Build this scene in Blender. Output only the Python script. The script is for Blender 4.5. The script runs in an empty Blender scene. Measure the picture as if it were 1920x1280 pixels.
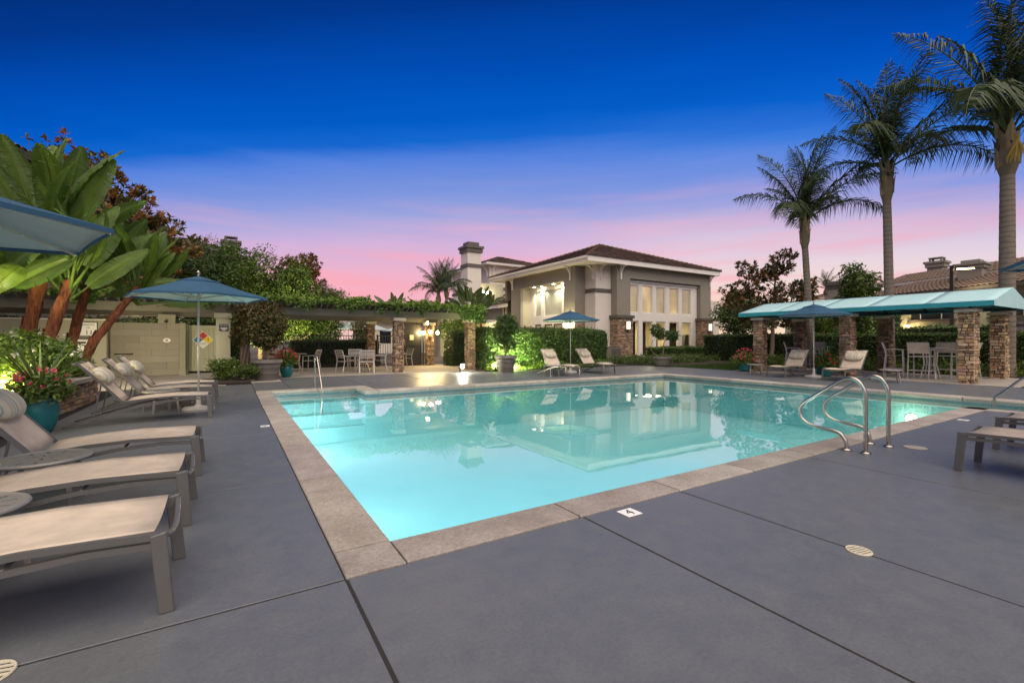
import bpy, math, random
import numpy as np
from mathutils import Vector, Matrix, Euler

S = bpy.context.scene
C = S.collection
R = math.radians
PI = math.pi

# ------------------------------------------------------------------ camera
HEAD = R(31.7)                      # camera heading, clockwise from +Y
EYE = 1.28
cam_d = bpy.data.cameras.new('camera')
cam_d.sensor_width = 36
cam_d.lens = 855 / 1920 * 36
cam_d.shift_y = -2 / 1920
cam_d.clip_start = 0.05
cam_d.clip_end = 3000
cam = bpy.data.objects.new('camera', cam_d)
C.objects.link(cam)
cam.location = (0, 0, EYE)
cam.rotation_euler = (R(90), 0, -HEAD)
S.camera = cam

# ------------------------------------------------------------------ exposure
S.view_settings.view_transform = 'Standard'
S.view_settings.look = 'None'
S.view_settings.exposure = 1.0
S.view_settings.gamma = 1
S.view_settings.use_curve_mapping = False
S.render.engine = 'CYCLES'
S.cycles.max_bounces = 7
S.cycles.diffuse_bounces = 3
S.cycles.glossy_bounces = 3
S.cycles.transparent_max_bounces = 12
S.cycles.sample_clamp_indirect = 6
S.cycles.use_denoising = True

# ------------------------------------------------------------------ sky
def lin(c):
    return tuple(((v / 255) / 12.92 if v / 255 <= 0.04045 else ((v / 255 + 0.055) / 1.055) ** 2.4) for v in c)

world = bpy.data.worlds.new('World')
S.world = world
world.use_nodes = True
wt = world.node_tree
wt.nodes.clear()
def wn(t, **k):
    n = wt.nodes.new(t)
    for a, b in k.items():
        setattr(n, a, b)
    return n
def wmath(op, a, b=None, clamp=False):
    n = wn('ShaderNodeMath', operation=op, use_clamp=clamp)
    for i, v in enumerate((a, b)):
        if v is None: continue
        if isinstance(v, (int, float)): n.inputs[i].default_value = v
        else: wt.links.new(v, n.inputs[i])
    return n.outputs[0]
def wramp(fac, stops):
    n = wn('ShaderNodeValToRGB')
    e = n.color_ramp.elements
    while len(e) > 1: e.remove(e[-1])
    e[0].position = stops[0][0]; e[0].color = (*lin(stops[0][1]), 1)
    for p, c in stops[1:]:
        q = e.new(p); q.color = (*lin(c), 1)
    wt.links.new(fac, n.inputs[0])
    return n.outputs[0]
tc = wn('ShaderNodeTexCoord')
sep = wn('ShaderNodeSeparateXYZ')
wt.links.new(tc.outputs['Generated'], sep.inputs[0])
# azimuth of the twilight glow, a little to the right of the view
GLOW = R(37)
dg = wn('ShaderNodeVectorMath', operation='DOT_PRODUCT')
wt.links.new(tc.outputs['Generated'], dg.inputs[0]); dg.inputs[1].default_value = (math.sin(GLOW), math.cos(GLOW), 0)
ds = wn('ShaderNodeVectorMath', operation='DOT_PRODUCT')
wt.links.new(tc.outputs['Generated'], ds.inputs[0]); ds.inputs[1].default_value = (math.sin(R(85)), math.cos(R(85)), 0)
# the twilight arch: highest over the glow, lower away from it
arch = wmath('MAXIMUM', dg.outputs['Value'], 0.42)
t0 = wmath('DIVIDE', sep.outputs['Z'], arch)
# thin high streaks
mp = wn('ShaderNodeMapping'); wt.links.new(tc.outputs['Generated'], mp.inputs[0]); mp.inputs['Scale'].default_value = (1.6, 1.6, 15)
nz = wn('ShaderNodeTexNoise'); nz.inputs['Scale'].default_value = 1.5; nz.inputs['Detail'].default_value = 5; nz.inputs['Roughness'].default_value = .55
wt.links.new(mp.outputs[0], nz.inputs['Vector'])
wob = wmath('MULTIPLY', wmath('SUBTRACT', nz.outputs['Fac'], 0.5), 0.06)
t = wmath('ADD', t0, wob, clamp=True)
left = wramp(t, [(0.0, (246, 205, 196)), (0.05, (248, 190, 188)), (0.10, (247, 182, 196)), (0.155, (238, 180, 204)), (0.21, (212, 180, 218)), (0.27, (164, 168, 222)),
                 (0.335, (124, 150, 222)), (0.40, (88, 132, 222)), (0.445, (22, 104, 208)), (0.50, (2, 92, 198)), (0.60, (0, 78, 182)), (0.75, (2, 56, 142)), (1.0, (2, 36, 98))])
right = wramp(t, [(0.0, (255, 226, 186)), (0.06, (253, 228, 200)), (0.12, (246, 222, 214)), (0.18, (228, 212, 226)), (0.24, (208, 190, 222)), (0.29, (168, 168, 222)),
                  (0.35, (118, 148, 226)), (0.42, (62, 126, 222)), (0.50, (10, 98, 208)), (0.60, (0, 80, 188)), (0.75, (2, 57, 146)), (1.0, (2, 36, 98))])
side = wn('ShaderNodeMapRange'); side.interpolation_type = 'SMOOTHSTEP'
wt.links.new(ds.outputs['Value'], side.inputs['Value'])
side.inputs['From Min'].default_value = 0.55; side.inputs['From Max'].default_value = 1.0
mixs = wn('ShaderNodeMix', data_type='RGBA')
wt.links.new(side.outputs[0], mixs.inputs[0]); wt.links.new(left, mixs.inputs[6]); wt.links.new(right, mixs.inputs[7])
# pink lit cirrus low over the horizon
mp2 = wn('ShaderNodeMapping'); wt.links.new(tc.outputs['Generated'], mp2.inputs[0]); mp2.inputs['Scale'].default_value = (2.2, 2.2, 26); mp2.inputs['Location'].default_value = (3, 1, 2)
nz2 = wn('ShaderNodeTexNoise'); nz2.inputs['Scale'].default_value = 1.3; nz2.inputs['Detail'].default_value = 4
wt.links.new(mp2.outputs[0], nz2.inputs['Vector'])
cl = wn('ShaderNodeMapRange'); wt.links.new(nz2.outputs['Fac'], cl.inputs['Value']); cl.inputs['From Min'].default_value = .48; cl.inputs['From Max'].default_value = .72; cl.inputs['To Max'].default_value = .8
band = wn('ShaderNodeMapRange'); wt.links.new(t0, band.inputs['Value']); band.inputs['From Min'].default_value = .36; band.inputs['From Max'].default_value = .12
bandf = wmath('MULTIPLY', cl.outputs[0], band.outputs[0], clamp=True)
mixc = wn('ShaderNodeMix', data_type='RGBA'); wt.links.new(bandf, mixc.inputs[0]); wt.links.new(mixs.outputs[2], mixc.inputs[6]); mixc.inputs[7].default_value = (*lin((252, 172, 186)), 1)
bg = wn('ShaderNodeBackground'); wt.links.new(mixc.outputs[2], bg.inputs[0]); bg.inputs[1].default_value = 0.5
wo = wn('ShaderNodeOutputWorld'); wt.links.new(bg.outputs[0], wo.inputs[0])

# ------------------------------------------------------------------ broad soft twilight from behind the camera
sd = bpy.data.lights.new('sun', 'SUN'); sd.energy = 2.5; sd.angle = R(92); sd.color = (1.0, .88, .75)
sun = bpy.data.objects.new('sun', sd); C.objects.link(sun)
sun.rotation_euler = Vector((0.12, 0.50, -0.86)).to_track_quat('-Z', 'Y').to_euler()

# ------------------------------------------------------------------ materials
def newmat(name):
    m = bpy.data.materials.new(name); m.use_nodes = True
    return m, m.node_tree, m.node_tree.nodes['Principled BSDF']
def nnode(nt, t, **k):
    n = nt.nodes.new(t)
    for a, b in k.items(): setattr(n, a, b)
    return n
def mat(name, col, rough=.6, var=.15, scale=6, metal=0, bump=0, bscale=None, spec=.5, detail=5, rvar=0, stretch=None, attr=None, col2=None, coat=0):
    """solid colour broken up by noise, with fine relief"""
    m, nt, b = newmat(name)
    L = nt.links.new
    tcn = nnode(nt, 'ShaderNodeTexCoord')
    vec = tcn.outputs['Object']
    if stretch:
        mpn = nnode(nt, 'ShaderNodeMapping'); L(vec, mpn.inputs[0]); mpn.inputs['Scale'].default_value = stretch; vec = mpn.outputs[0]
    n = nnode(nt, 'ShaderNodeTexNoise'); n.inputs['Scale'].default_value = scale; n.inputs['Detail'].default_value = detail; n.inputs['Roughness'].default_value = .6
    L(vec, n.inputs['Vector'])
    mx = nnode(nt, 'ShaderNodeMix', data_type='RGBA')
    c2 = col2 if col2 else tuple(min(1, c * (1 + var)) for c in col)
    c1 = col if col2 else tuple(c * (1 - var) for c in col)
    mx.inputs[6].default_value = (*c1, 1); mx.inputs[7].default_value = (*c2, 1)
    if col2:
        mr = nnode(nt, 'ShaderNodeMapRange'); L(n.outputs['Fac'], mr.inputs[0]); mr.inputs[1].default_value = .35; mr.inputs[2].default_value = .65; L(mr.outputs[0], mx.inputs[0])
    else:
        L(n.outputs['Fac'], mx.inputs[0])
    out = mx.outputs[2]
    if attr:
        an = nnode(nt, 'ShaderNodeAttribute', attribute_name='var')
        mm = nnode(nt, 'ShaderNodeMix', data_type='RGBA', blend_type='MULTIPLY'); mm.inputs[0].default_value = 1
        L(out, mm.inputs[6]); L(an.outputs['Color'], mm.inputs[7]); out = mm.outputs[2]
    L(out, b.inputs['Base Color'])
    b.inputs['Roughness'].default_value = rough
    if rvar:
        mr = nnode(nt, 'ShaderNodeMapRange'); L(n.outputs['Fac'], mr.inputs[0]); mr.inputs[1].default_value = .3; mr.inputs[2].default_value = .7
        mr.inputs[3].default_value = rough - rvar; mr.inputs[4].default_value = rough + rvar; L(mr.outputs[0], b.inputs['Roughness'])
    b.inputs['Metallic'].default_value = metal
    b.inputs['Specular IOR Level'].default_value = spec
    b.inputs['Coat Weight'].default_value = coat
    if bump:
        n2 = nnode(nt, 'ShaderNodeTexNoise'); n2.inputs['Scale'].default_value = bscale or scale * 8; n2.inputs['Detail'].default_value = 6; n2.inputs['Roughness'].default_value = .65
        L(vec, n2.inputs['Vector'])
        bp = nnode(nt, 'ShaderNodeBump'); bp.inputs['Strength'].default_value = bump; bp.inputs['Distance'].default_value = .02
        L(n2.outputs['Fac'], bp.inputs['Height']); L(bp.outputs[0], b.inputs['Normal'])
    return m
def emit(name, col, strength, base=(.8, .8, .8)):
    m, nt, b = newmat(name)
    b.inputs['Base Color'].default_value = (*base, 1)
    b.inputs['Emission Color'].default_value = (*col, 1); b.inputs['Emission Strength'].default_value = strength
    return m
def leafmat(name, ca, cb, rough=.45, trans=.28, spec=.4):
    """leaf colour runs from ca to cb by the leaf's own attribute"""
    m, nt, b = newmat(name); L = nt.links.new
    an = nnode(nt, 'ShaderNodeAttribute', attribute_name='var')
    sp = nnode(nt, 'ShaderNodeSeparateColor'); L(an.outputs['Color'], sp.inputs[0])
    mx = nnode(nt, 'ShaderNodeMix', data_type='RGBA'); mx.inputs[6].default_value = (*ca, 1); mx.inputs[7].default_value = (*cb, 1)
    L(sp.outputs[0], mx.inputs[0])
    L(mx.outputs[2], b.inputs['Base Color']); b.inputs['Roughness'].default_value = rough; b.inputs['Specular IOR Level'].default_value = spec
    tr = nnode(nt, 'ShaderNodeBsdfTranslucent'); L(mx.outputs[2], tr.inputs[0])
    ms = nnode(nt, 'ShaderNodeMixShader'); ms.inputs[0].default_value = trans
    L(b.outputs[0], ms.inputs[1]); L(tr.outputs[0], ms.inputs[2])
    L(ms.outputs[0], nt.nodes['Material Output'].inputs[0])
    return m
M = {}
M['deck'] = None
def deckmat():
    m, nt, b = newmat('painted_deck'); L = nt.links.new
    g = nnode(nt, 'ShaderNodeNewGeometry')
    n1 = nnode(nt, 'ShaderNodeTexNoise'); n1.inputs['Scale'].default_value = .55; n1.inputs['Detail'].default_value = 7; n1.inputs['Roughness'].default_value = .62; L(g.outputs['Position'], n1.inputs['Vector'])
    n2 = nnode(nt, 'ShaderNodeTexNoise'); n2.inputs['Scale'].default_value = 5; n2.inputs['Detail'].default_value = 8; n2.inputs['Roughness'].default_value = .7; L(g.outputs['Position'], n2.inputs['Vector'])
    n3 = nnode(nt, 'ShaderNodeTexNoise'); n3.inputs['Scale'].default_value = 55; n3.inputs['Detail'].default_value = 9; n3.inputs['Roughness'].default_value = .78; L(g.outputs['Position'], n3.inputs['Vector'])
    mx = nnode(nt, 'ShaderNodeMix', data_type='RGBA'); mx.inputs[6].default_value = (.094, .106, .118, 1); mx.inputs[7].default_value = (.132, .133, .134, 1); L(n1.outputs['Fac'], mx.inputs[0])
    r2 = nnode(nt, 'ShaderNodeMapRange'); L(n2.outputs['Fac'], r2.inputs[0]); r2.inputs[1].default_value = .3; r2.inputs[2].default_value = .7; r2.inputs[3].default_value = .90; r2.inputs[4].default_value = 1.09
    r3 = nnode(nt, 'ShaderNodeMapRange'); L(n3.outputs['Fac'], r3.inputs[0]); r3.inputs[1].default_value = .3; r3.inputs[2].default_value = .7; r3.inputs[3].default_value = .80; r3.inputs[4].default_value = 1.18
    mu = nnode(nt, 'ShaderNodeMath', operation='MULTIPLY'); L(r2.outputs[0], mu.inputs[0]); L(r3.outputs[0], mu.inputs[1])
    # scattered pale scuffs and dark spots
    n4 = nnode(nt, 'ShaderNodeTexVoronoi'); n4.inputs['Scale'].default_value = 9; L(g.outputs['Position'], n4.inputs['Vector'])
    r4 = nnode(nt, 'ShaderNodeMapRange'); L(n4.outputs['Distance'], r4.inputs[0]); r4.inputs[1].default_value = .02; r4.inputs[2].default_value = .06; r4.inputs[3].default_value = .78; r4.inputs[4].default_value = 1
    mu2 = nnode(nt, 'ShaderNodeMath', operation='MULTIPLY'); L(mu.outputs[0], mu2.inputs[0]); L(r4.outputs[0], mu2.inputs[1])
    vm = nnode(nt, 'ShaderNodeVectorMath', operation='SCALE'); L(mx.outputs[2], vm.inputs[0]); L(mu2.outputs[0], vm.inputs['Scale'])
    L(vm.outputs[0], b.inputs['Base Color'])
    rr = nnode(nt, 'ShaderNodeMapRange'); L(n2.outputs['Fac'], rr.inputs[0]); rr.inputs[1].default_value = .3; rr.inputs[2].default_value = .7; rr.inputs[3].default_value = .30; rr.inputs[4].default_value = .50; L(rr.outputs[0], b.inputs['Roughness'])
    b.inputs['Specular IOR Level'].default_value = .5
    bp = nnode(nt, 'ShaderNodeBump'); bp.inputs['Strength'].default_value = .35; bp.inputs['Distance'].default_value = .004
    ad = nnode(nt, 'ShaderNodeMath', operation='ADD'); L(n3.outputs['Fac'], ad.inputs[0]); L(n2.outputs['Fac'], ad.inputs[1]); L(ad.outputs[0], bp.inputs['Height']); L(bp.outputs[0], b.inputs['Normal'])
    return m
M['deck'] = deckmat()
M['joint'] = mat('joint_dirt', (.018, .017, .016), .9, .3, 12)
def copingmat():
    m = mat('coping_concrete', (.31, .265, .225), .7, 0, 2.4, bump=.6, bscale=110, col2=(.43, .385, .335), attr=True, detail=10); nt = m.node_tree; L = nt.links.new; b = nt.nodes['Principled BSDF']
    g = nnode(nt, 'ShaderNodeNewGeometry')
    n = nnode(nt, 'ShaderNodeTexNoise'); n.inputs['Scale'].default_value = 48; n.inputs['Detail'].default_value = 6; n.inputs['Roughness'].default_value = .7; L(g.outputs['Position'], n.inputs['Vector'])
    mr = nnode(nt, 'ShaderNodeMapRange'); L(n.outputs['Fac'], mr.inputs[0]); mr.inputs[1].default_value = .3; mr.inputs[2].default_value = .62; mr.inputs[3].default_value = .62; mr.inputs[4].default_value = 1.10
    vm = nnode(nt, 'ShaderNodeVectorMath', operation='SCALE'); L(b.inputs['Base Color'].links[0].from_socket, vm.inputs[0]); L(mr.outputs[0], vm.inputs['Scale']); L(vm.outputs[0], b.inputs['Base Color'])
    return m
M['coping'] = copingmat()
M['concrete'] = mat('bare_concrete', (.33, .29, .24), .75, .22, 2.5, bump=.25, bscale=60)
M['soil'] = mat('mulch', (.03, .018, .012), .95, .5, 30, bump=1, bscale=90)
M['lawn_base'] = mat('lawn_soil', (.022, .05, .012), .9, .4, 20, bump=.8)
M['earth'] = mat('earth', (.09, .075, .055), .95, .3, 2, bump=.5)
M['asphalt'] = mat('asphalt', (.05, .05, .052), .9, .2, 8, bump=.4)
def tile_mat(name, c1, c2, scale, mortar):
    m, nt, b = newmat(name); L = nt.links.new
    g = nnode(nt, 'ShaderNodeNewGeometry')
    sp = nnode(nt, 'ShaderNodeSeparateXYZ'); L(g.outputs['Position'], sp.inputs[0])
    ad = nnode(nt, 'ShaderNodeMath', operation='ADD'); L(sp.outputs[0], ad.inputs[0]); L(sp.outputs[1], ad.inputs[1])
    cb = nnode(nt, 'ShaderNodeCombineXYZ'); L(ad.outputs[0], cb.inputs[0]); L(sp.outputs[2], cb.inputs[1])
    br = nnode(nt, 'ShaderNodeTexBrick'); br.offset = 0; br.inputs['Scale'].default_value = scale; br.inputs['Color1'].default_value = (*c1, 1); br.inputs['Color2'].default_value = (*c2, 1); br.inputs['Mortar'].default_value = (*mortar, 1)
    br.inputs['Mortar Size'].default_value = .03; br.inputs['Brick Width'].default_value = .5; br.inputs['Row Height'].default_value = .5
    L(cb.outputs[0], br.inputs['Vector']); L(br.outputs['Color'], b.inputs['Base Color']); b.inputs['Roughness'].default_value = .15
    return m
M['waterline_tile'] = tile_mat('waterline_tile', (.03, .10, .12), (.05, .15, .16), 20, (.3, .3, .28))
M['plaster'] = mat('pool_plaster', (.40, .71, .74), .7, .06, 1.5, bump=.05, bscale=30)
def watermat():
    m, nt, b = newmat('pool_water'); L = nt.links.new
    nt.nodes.remove(b)
    g = nnode(nt, 'ShaderNodeNewGeometry')
    n = nnode(nt, 'ShaderNodeTexNoise'); n.inputs['Scale'].default_value = 1.3; n.inputs['Detail'].default_value = 3; L(g.outputs['Position'], n.inputs['Vector'])
    bp = nnode(nt, 'ShaderNodeBump'); bp.inputs['Strength'].default_value = .02; bp.inputs['Distance'].default_value = .05; L(n.outputs['Fac'], bp.inputs['Height'])
    fr = nnode(nt, 'ShaderNodeFresnel'); fr.inputs[0].default_value = 1.7; L(bp.outputs[0], fr.inputs['Normal'])
    gl = nnode(nt, 'ShaderNodeBsdfGlossy'); gl.inputs['Roughness'].default_value = .012; gl.inputs[0].default_value = (1, 1, 1, 1); L(bp.outputs[0], gl.inputs['Normal'])
    tr = nnode(nt, 'ShaderNodeBsdfTransparent'); tr.inputs[0].default_value = (.80, .985, .985, 1)
    ms = nnode(nt, 'ShaderNodeMixShader'); L(fr.outputs[0], ms.inputs[0]); L(tr.outputs[0], ms.inputs[1]); L(gl.outputs[0], ms.inputs[2])
    L(ms.outputs[0], nt.nodes['Material Output'].inputs[0])
    return m
M['water'] = watermat()
M['alu'] = mat('taupe_powder_coat', (.128, .124, .114), .32, .08, 20, metal=.25, bump=.05, bscale=200)
M['alu_table'] = mat('taupe_table_coat', (.27, .255, .225), .4, .08, 20, metal=.2)
M['alu_light'] = mat('champagne_powder_coat', (.52, .48, .43), .36, .06, 20, metal=.3)
def slingmat(name, col):
    m, nt, b = newmat(name); L = nt.links.new
    tcn = nnode(nt, 'ShaderNodeTexCoord')
    w = nnode(nt, 'ShaderNodeTexNoise'); w.inputs['Scale'].default_value = 9; w.inputs['Detail'].default_value = 4; L(tcn.outputs['Object'], w.inputs['Vector'])
    v = nnode(nt, 'ShaderNodeTexBrick'); v.inputs['Scale'].default_value = 130; v.inputs['Mortar Size'].default_value = .06
    L(tcn.outputs['Object'], v.inputs['Vector'])
    v.inputs['Color1'].default_value = (*col, 1); v.inputs['Color2'].default_value = (*[c * .88 for c in col], 1); v.inputs['Mortar'].default_value = (*[c * .74 for c in col], 1)
    mr = nnode(nt, 'ShaderNodeMapRange'); L(w.outputs['Fac'], mr.inputs[0]); mr.inputs[1].default_value = .3; mr.inputs[2].default_value = .7; mr.inputs[3].default_value = .86; mr.inputs[4].default_value = 1.1
    vm = nnode(nt, 'ShaderNodeVectorMath', operation='SCALE'); L(v.outputs['Color'], vm.inputs[0]); L(mr.outputs[0], vm.inputs['Scale'])
    L(vm.outputs[0], b.inputs['Base Color']); b.inputs['Roughness'].default_value = .75
    tr = nnode(nt, 'ShaderNodeBsdfTranslucent'); L(vm.outputs[0], tr.inputs[0])
    ms = nnode(nt, 'ShaderNodeMixShader'); ms.inputs[0].default_value = .2; L(b.outputs[0], ms.inputs[1]); L(tr.outputs[0], ms.inputs[2]); L(ms.outputs[0], nt.nodes['Material Output'].inputs[0])
    return m
M['sling'] = slingmat('sand_sling', (.80, .67, .52))
M['sling_dark'] = slingmat('taupe_sling', (.30, .25, .20))
def pillowmat():
    m, nt, b = newmat('striped_canvas'); L = nt.links.new
    tcn = nnode(nt, 'ShaderNodeTexCoord'); sp = nnode(nt, 'ShaderNodeSeparateXYZ'); L(tcn.outputs['Object'], sp.inputs[0])
    mu = nnode(nt, 'ShaderNodeMath', operation='MULTIPLY_ADD'); L(sp.outputs[1], mu.inputs[0]); mu.inputs[1].default_value = 5.6; mu.inputs[2].default_value = 10.13
    fr = nnode(nt, 'ShaderNodeMath', operation='FRACT'); L(mu.outputs[0], fr.inputs[0])
    cr = nnode(nt, 'ShaderNodeValToRGB'); cr.color_ramp.interpolation = 'CONSTANT'; L(fr.outputs[0], cr.inputs[0])
    cols = [(0, (.54, .47, .35)), (.28, (.15, .20, .19)), (.32, (.52, .45, .34)), (.44, (.38, .40, .31)), (.58, (.27, .23, .13)), (.61, (.54, .47, .35)), (.78, (.24, .31, .28)), (.87, (.50, .44, .33))]
    e = cr.color_ramp.elements
    e[0].position = 0; e[0].color = (*cols[0][1], 1); e[1].position = cols[1][0]; e[1].color = (*cols[1][1], 1)
    for p, c in cols[2:]:
        q = e.new(p); q.color = (*c, 1)
    L(cr.outputs[0], b.inputs['Base Color']); b.inputs['Roughness'].default_value = .9
    n = nnode(nt, 'ShaderNodeTexNoise'); n.inputs['Scale'].default_value = 14; L(tcn.outputs['Object'], n.inputs['Vector'])
    bp = nnode(nt, 'ShaderNodeBump'); bp.inputs['Strength'].default_value = .5; bp.inputs['Distance'].default_value = .03; L(n.outputs['Fac'], bp.inputs['Height']); L(bp.outputs[0], b.inputs['Normal'])
    return m
M['pillow'] = pillowmat()
def clothmat(name, col, trans=.12):
    m = mat(name, col, .85, .12, 2.5, bump=.30, bscale=7); nt = m.node_tree; b = nt.nodes['Principled BSDF']
    tr = nnode(nt, 'ShaderNodeBsdfTranslucent'); nt.links.new(b.inputs['Base Color'].links[0].from_socket, tr.inputs[0])
    ms = nnode(nt, 'ShaderNodeMixShader'); ms.inputs[0].default_value = trans; nt.links.new(b.outputs[0], ms.inputs[1]); nt.links.new(tr.outputs[0], ms.inputs[2]); nt.links.new(ms.outputs[0], nt.nodes['Material Output'].inputs[0])
    return m
M['blue'] = clothmat('blue_canvas', (.040, .118, .205), .35)
M['lit_underside'] = clothmat('lit_canvas_underside', (.78, .92, .84), .45)  # light from below painted as a pale underside of the blue canvas
M['pale_canvas'] = clothmat('pale_canvas', (.42, .50, .50))
M['aqua_top'] = clothmat('aqua_vinyl', (.46, .70, .71), .1)
M['aqua_drop'] = clothmat('teal_vinyl', (.03, .30, .35), .1)
M['steel'] = mat('brushed_steel', (.44, .40, .34), .30, .08, 30, metal=1, stretch=(1, 1, .1))
M['stucco_grey'] = mat('taupe_stucco', (.235, .212, .168), .9, .10, 2.2, bump=.5, bscale=45)
M['stucco_white'] = mat('cream_stucco', (.64, .58, .50), .9, .06, 2.2, bump=.4, bscale=45)
M['stucco_sand'] = mat('sand_stucco', (.36, .340, .240), .9, .07, 2.0, bump=.4, bscale=45)
M['trim'] = mat('white_trim_paint', (.74, .69, .62), .55, .05, 3)
M['trim_dark'] = mat('brown_trim_paint', (.10, .085, .07), .6, .1, 3)
M['beam'] = mat('olive_beam_paint', (.120, .108, .078), .6, .16, 3, bump=.3, bscale=30, stretch=(1, 6, 6))
M['rafter'] = mat('rafter_paint', (.095, .085, .070), .65, .16, 4, bump=.3)
M['roof'] = mat('brown_roof_tile', (.085, .055, .040), .8, .35, 1.5, bump=.4, bscale=30, attr=True)
M['clay'] = mat('clay_roof_tile', (.135, .088, .062), .8, .4, 2.5, bump=.4, bscale=25)
M['stone'] = mat('ledger_stone', (.31, .232, .160), .85, .4, 9, bump=.8, bscale=34, attr=True)
M['stone_tan'] = mat('tan_ledger_stone', (.43, .335, .210), .85, .35, 9, bump=.8, bscale=34, attr=True)
M['mortar'] = mat('dark_mortar', (.04, .032, .026), .95, .3, 20)
M['cap'] = mat('cast_cap', (.52, .47, .35), .8, .12, 4, bump=.25, bscale=50)
M['wood_tile'] = mat('wood_look_tile', (.25, .222, .160), .45, .24, 1.6, bump=.1, stretch=(1, 1, 14), attr=True)
M['gate_paint'] = mat('sage_paint', (.42, .42, .27), .55, .07, 3, bump=.15, stretch=(6, 6, 1))
M['black_metal'] = mat('black_iron', (.02, .02, .02), .45, .2, 10)
M['bronze'] = mat('bronze_metal', (.045, .038, .032), .4, .2, 12, metal=.5)
M['white_plastic'] = mat('white_plastic', (.80, .78, .72), .4, .03, 6)
M['black_paint'] = mat('black_paint', (.012, .012, .012), .5, .1, 6)
M['sign_dark'] = mat('slate_sign', (.03, .035, .042), .5, .1, 6)
M['sign_red'] = mat('red_print', (.55, .02, .015), .5, .05, 6)
M['sign_blue'] = mat('blue_print', (.02, .16, .42), .5, .05, 6)
M['sign_yellow'] = mat('yellow_print', (.80, .62, .02), .5, .05, 6)
M['teal_glaze'] = mat('teal_glaze', (.006, .12, .125), .42, .35, 5, bump=.2, bscale=30)
M['pot'] = mat('grey_resin', (.135, .122, .105), .6, .12, 5, bump=.15)
M['trunk_palm'] = mat('palm_trunk', (.185, .145, .105), .9, .25, 5, bump=1, bscale=14, stretch=(1, 1, 5))
def ringmat():
    m = mat('palm_trunk', (.185, .148, .110), .9, .28, 4, bump=.8, bscale=16, stretch=(1, 1, 4)); nt = m.node_tree; L = nt.links.new; b = nt.nodes['Principled BSDF']
    tcn = nnode(nt, 'ShaderNodeTexCoord'); sp = nnode(nt, 'ShaderNodeSeparateXYZ'); L(tcn.outputs['Object'], sp.inputs[0])
    n = nnode(nt, 'ShaderNodeTexNoise'); n.inputs['Scale'].default_value = 2.5; L(tcn.outputs['Object'], n.inputs['Vector'])
    ma = nnode(nt, 'ShaderNodeMath', operation='MULTIPLY_ADD'); L(n.outputs['Fac'], ma.inputs[0]); ma.inputs[1].default_value = .16; L(sp.outputs[2], ma.inputs[2])
    mu = nnode(nt, 'ShaderNodeMath', operation='MULTIPLY'); L(ma.outputs[0], mu.inputs[0]); mu.inputs[1].default_value = 5.5
    fr = nnode(nt, 'ShaderNodeMath', operation='FRACT'); L(mu.outputs[0], fr.inputs[0])
    mr = nnode(nt, 'ShaderNodeMapRange'); L(fr.outputs[0], mr.inputs[0]); mr.inputs[1].default_value = .0; mr.inputs[2].default_value = .35; mr.inputs[3].default_value = .50; mr.inputs[4].default_value = 1.05
    vm = nnode(nt, 'ShaderNodeVectorMath', operation='SCALE'); L(b.inputs['Base Color'].links[0].from_socket, vm.inputs[0]); L(mr.outputs[0], vm.inputs['Scale']); L(vm.outputs[0], b.inputs['Base Color'])
    return m
M['trunk_palm'] = ringmat()
M['boots'] = mat('palm_boots', (.20, .15, .09), .9, .45, 6, bump=.9, bscale=20, stretch=(4, 4, 1), attr=True)
M['bark'] = mat('bark', (.20, .145, .10), .95, .35, 8, bump=1, bscale=20, stretch=(3, 3, .7))
M['bark_red'] = mat('red_fibre_bark', (.085, .022, .008), .9, 0, 9, bump=1, bscale=22, stretch=(4, 4, .45), col2=(.29, .090, .026))
M['petiole'] = mat('petiole', (.16, .20, .05), .5, .3, 6)
M['blind'] = emit('lit_blind', (1.0, .68, .42), .17, (.52, .43, .34))
M['blind_bright'] = emit('bright_lit_blind', (1.0, .66, .32), .30, (.55, .45, .34))
for k_ in ('blind', 'blind_bright'):
    # the lamps of the room glow unevenly through the shades
    nt_ = M[k_].node_tree; b_ = nt_.nodes['Principled BSDF']; st_ = b_.inputs['Emission Strength'].default_value
    g_ = nnode(nt_, 'ShaderNodeNewGeometry'); n_ = nnode(nt_, 'ShaderNodeTexNoise'); n_.inputs['Scale'].default_value = .55; n_.inputs['Detail'].default_value = 3; nt_.links.new(g_.outputs['Position'], n_.inputs['Vector'])
    r_ = nnode(nt_, 'ShaderNodeMapRange'); nt_.links.new(n_.outputs['Fac'], r_.inputs[0]); r_.inputs[1].default_value = .32; r_.inputs[2].default_value = .68; r_.inputs[3].default_value = st_ * .45; r_.inputs[4].default_value = st_ * 1.5; nt_.links.new(r_.outputs[0], b_.inputs['Emission Strength'])
M['interior'] = mat('interior_paint', (.70, .60, .42), .8, .05, 2)
M['furniture'] = mat('dark_furniture', (.035, .025, .02), .5, .3, 5)
def glassmat():
    m, nt, b = newmat('window_glass'); L = nt.links.new; nt.nodes.remove(b)
    frn = nnode(nt, 'ShaderNodeFresnel'); frn.inputs[0].default_value = 1.45
    ge = nnode(nt, 'ShaderNodeNewGeometry')
    fr = nnode(nt, 'ShaderNodeMix', data_type='FLOAT'); L(ge.outputs['Backfacing'], fr.inputs[0]); L(frn.outputs[0], fr.inputs[2]); fr.inputs[3].default_value = .03
    gl = nnode(nt, 'ShaderNodeBsdfGlossy'); gl.inputs['Roughness'].default_value = .02
    tr = nnode(nt, 'ShaderNodeBsdfTransparent'); tr.inputs[0].default_value = (.88, .9, .88, 1)
    ms = nnode(nt, 'ShaderNodeMixShader'); L(fr.outputs[0], ms.inputs[0]); L(tr.outputs[0], ms.inputs[1]); L(gl.outputs[0], ms.inputs[2]); L(ms.outputs[0], nt.nodes['Material Output'].inputs[0])
    return m
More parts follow.
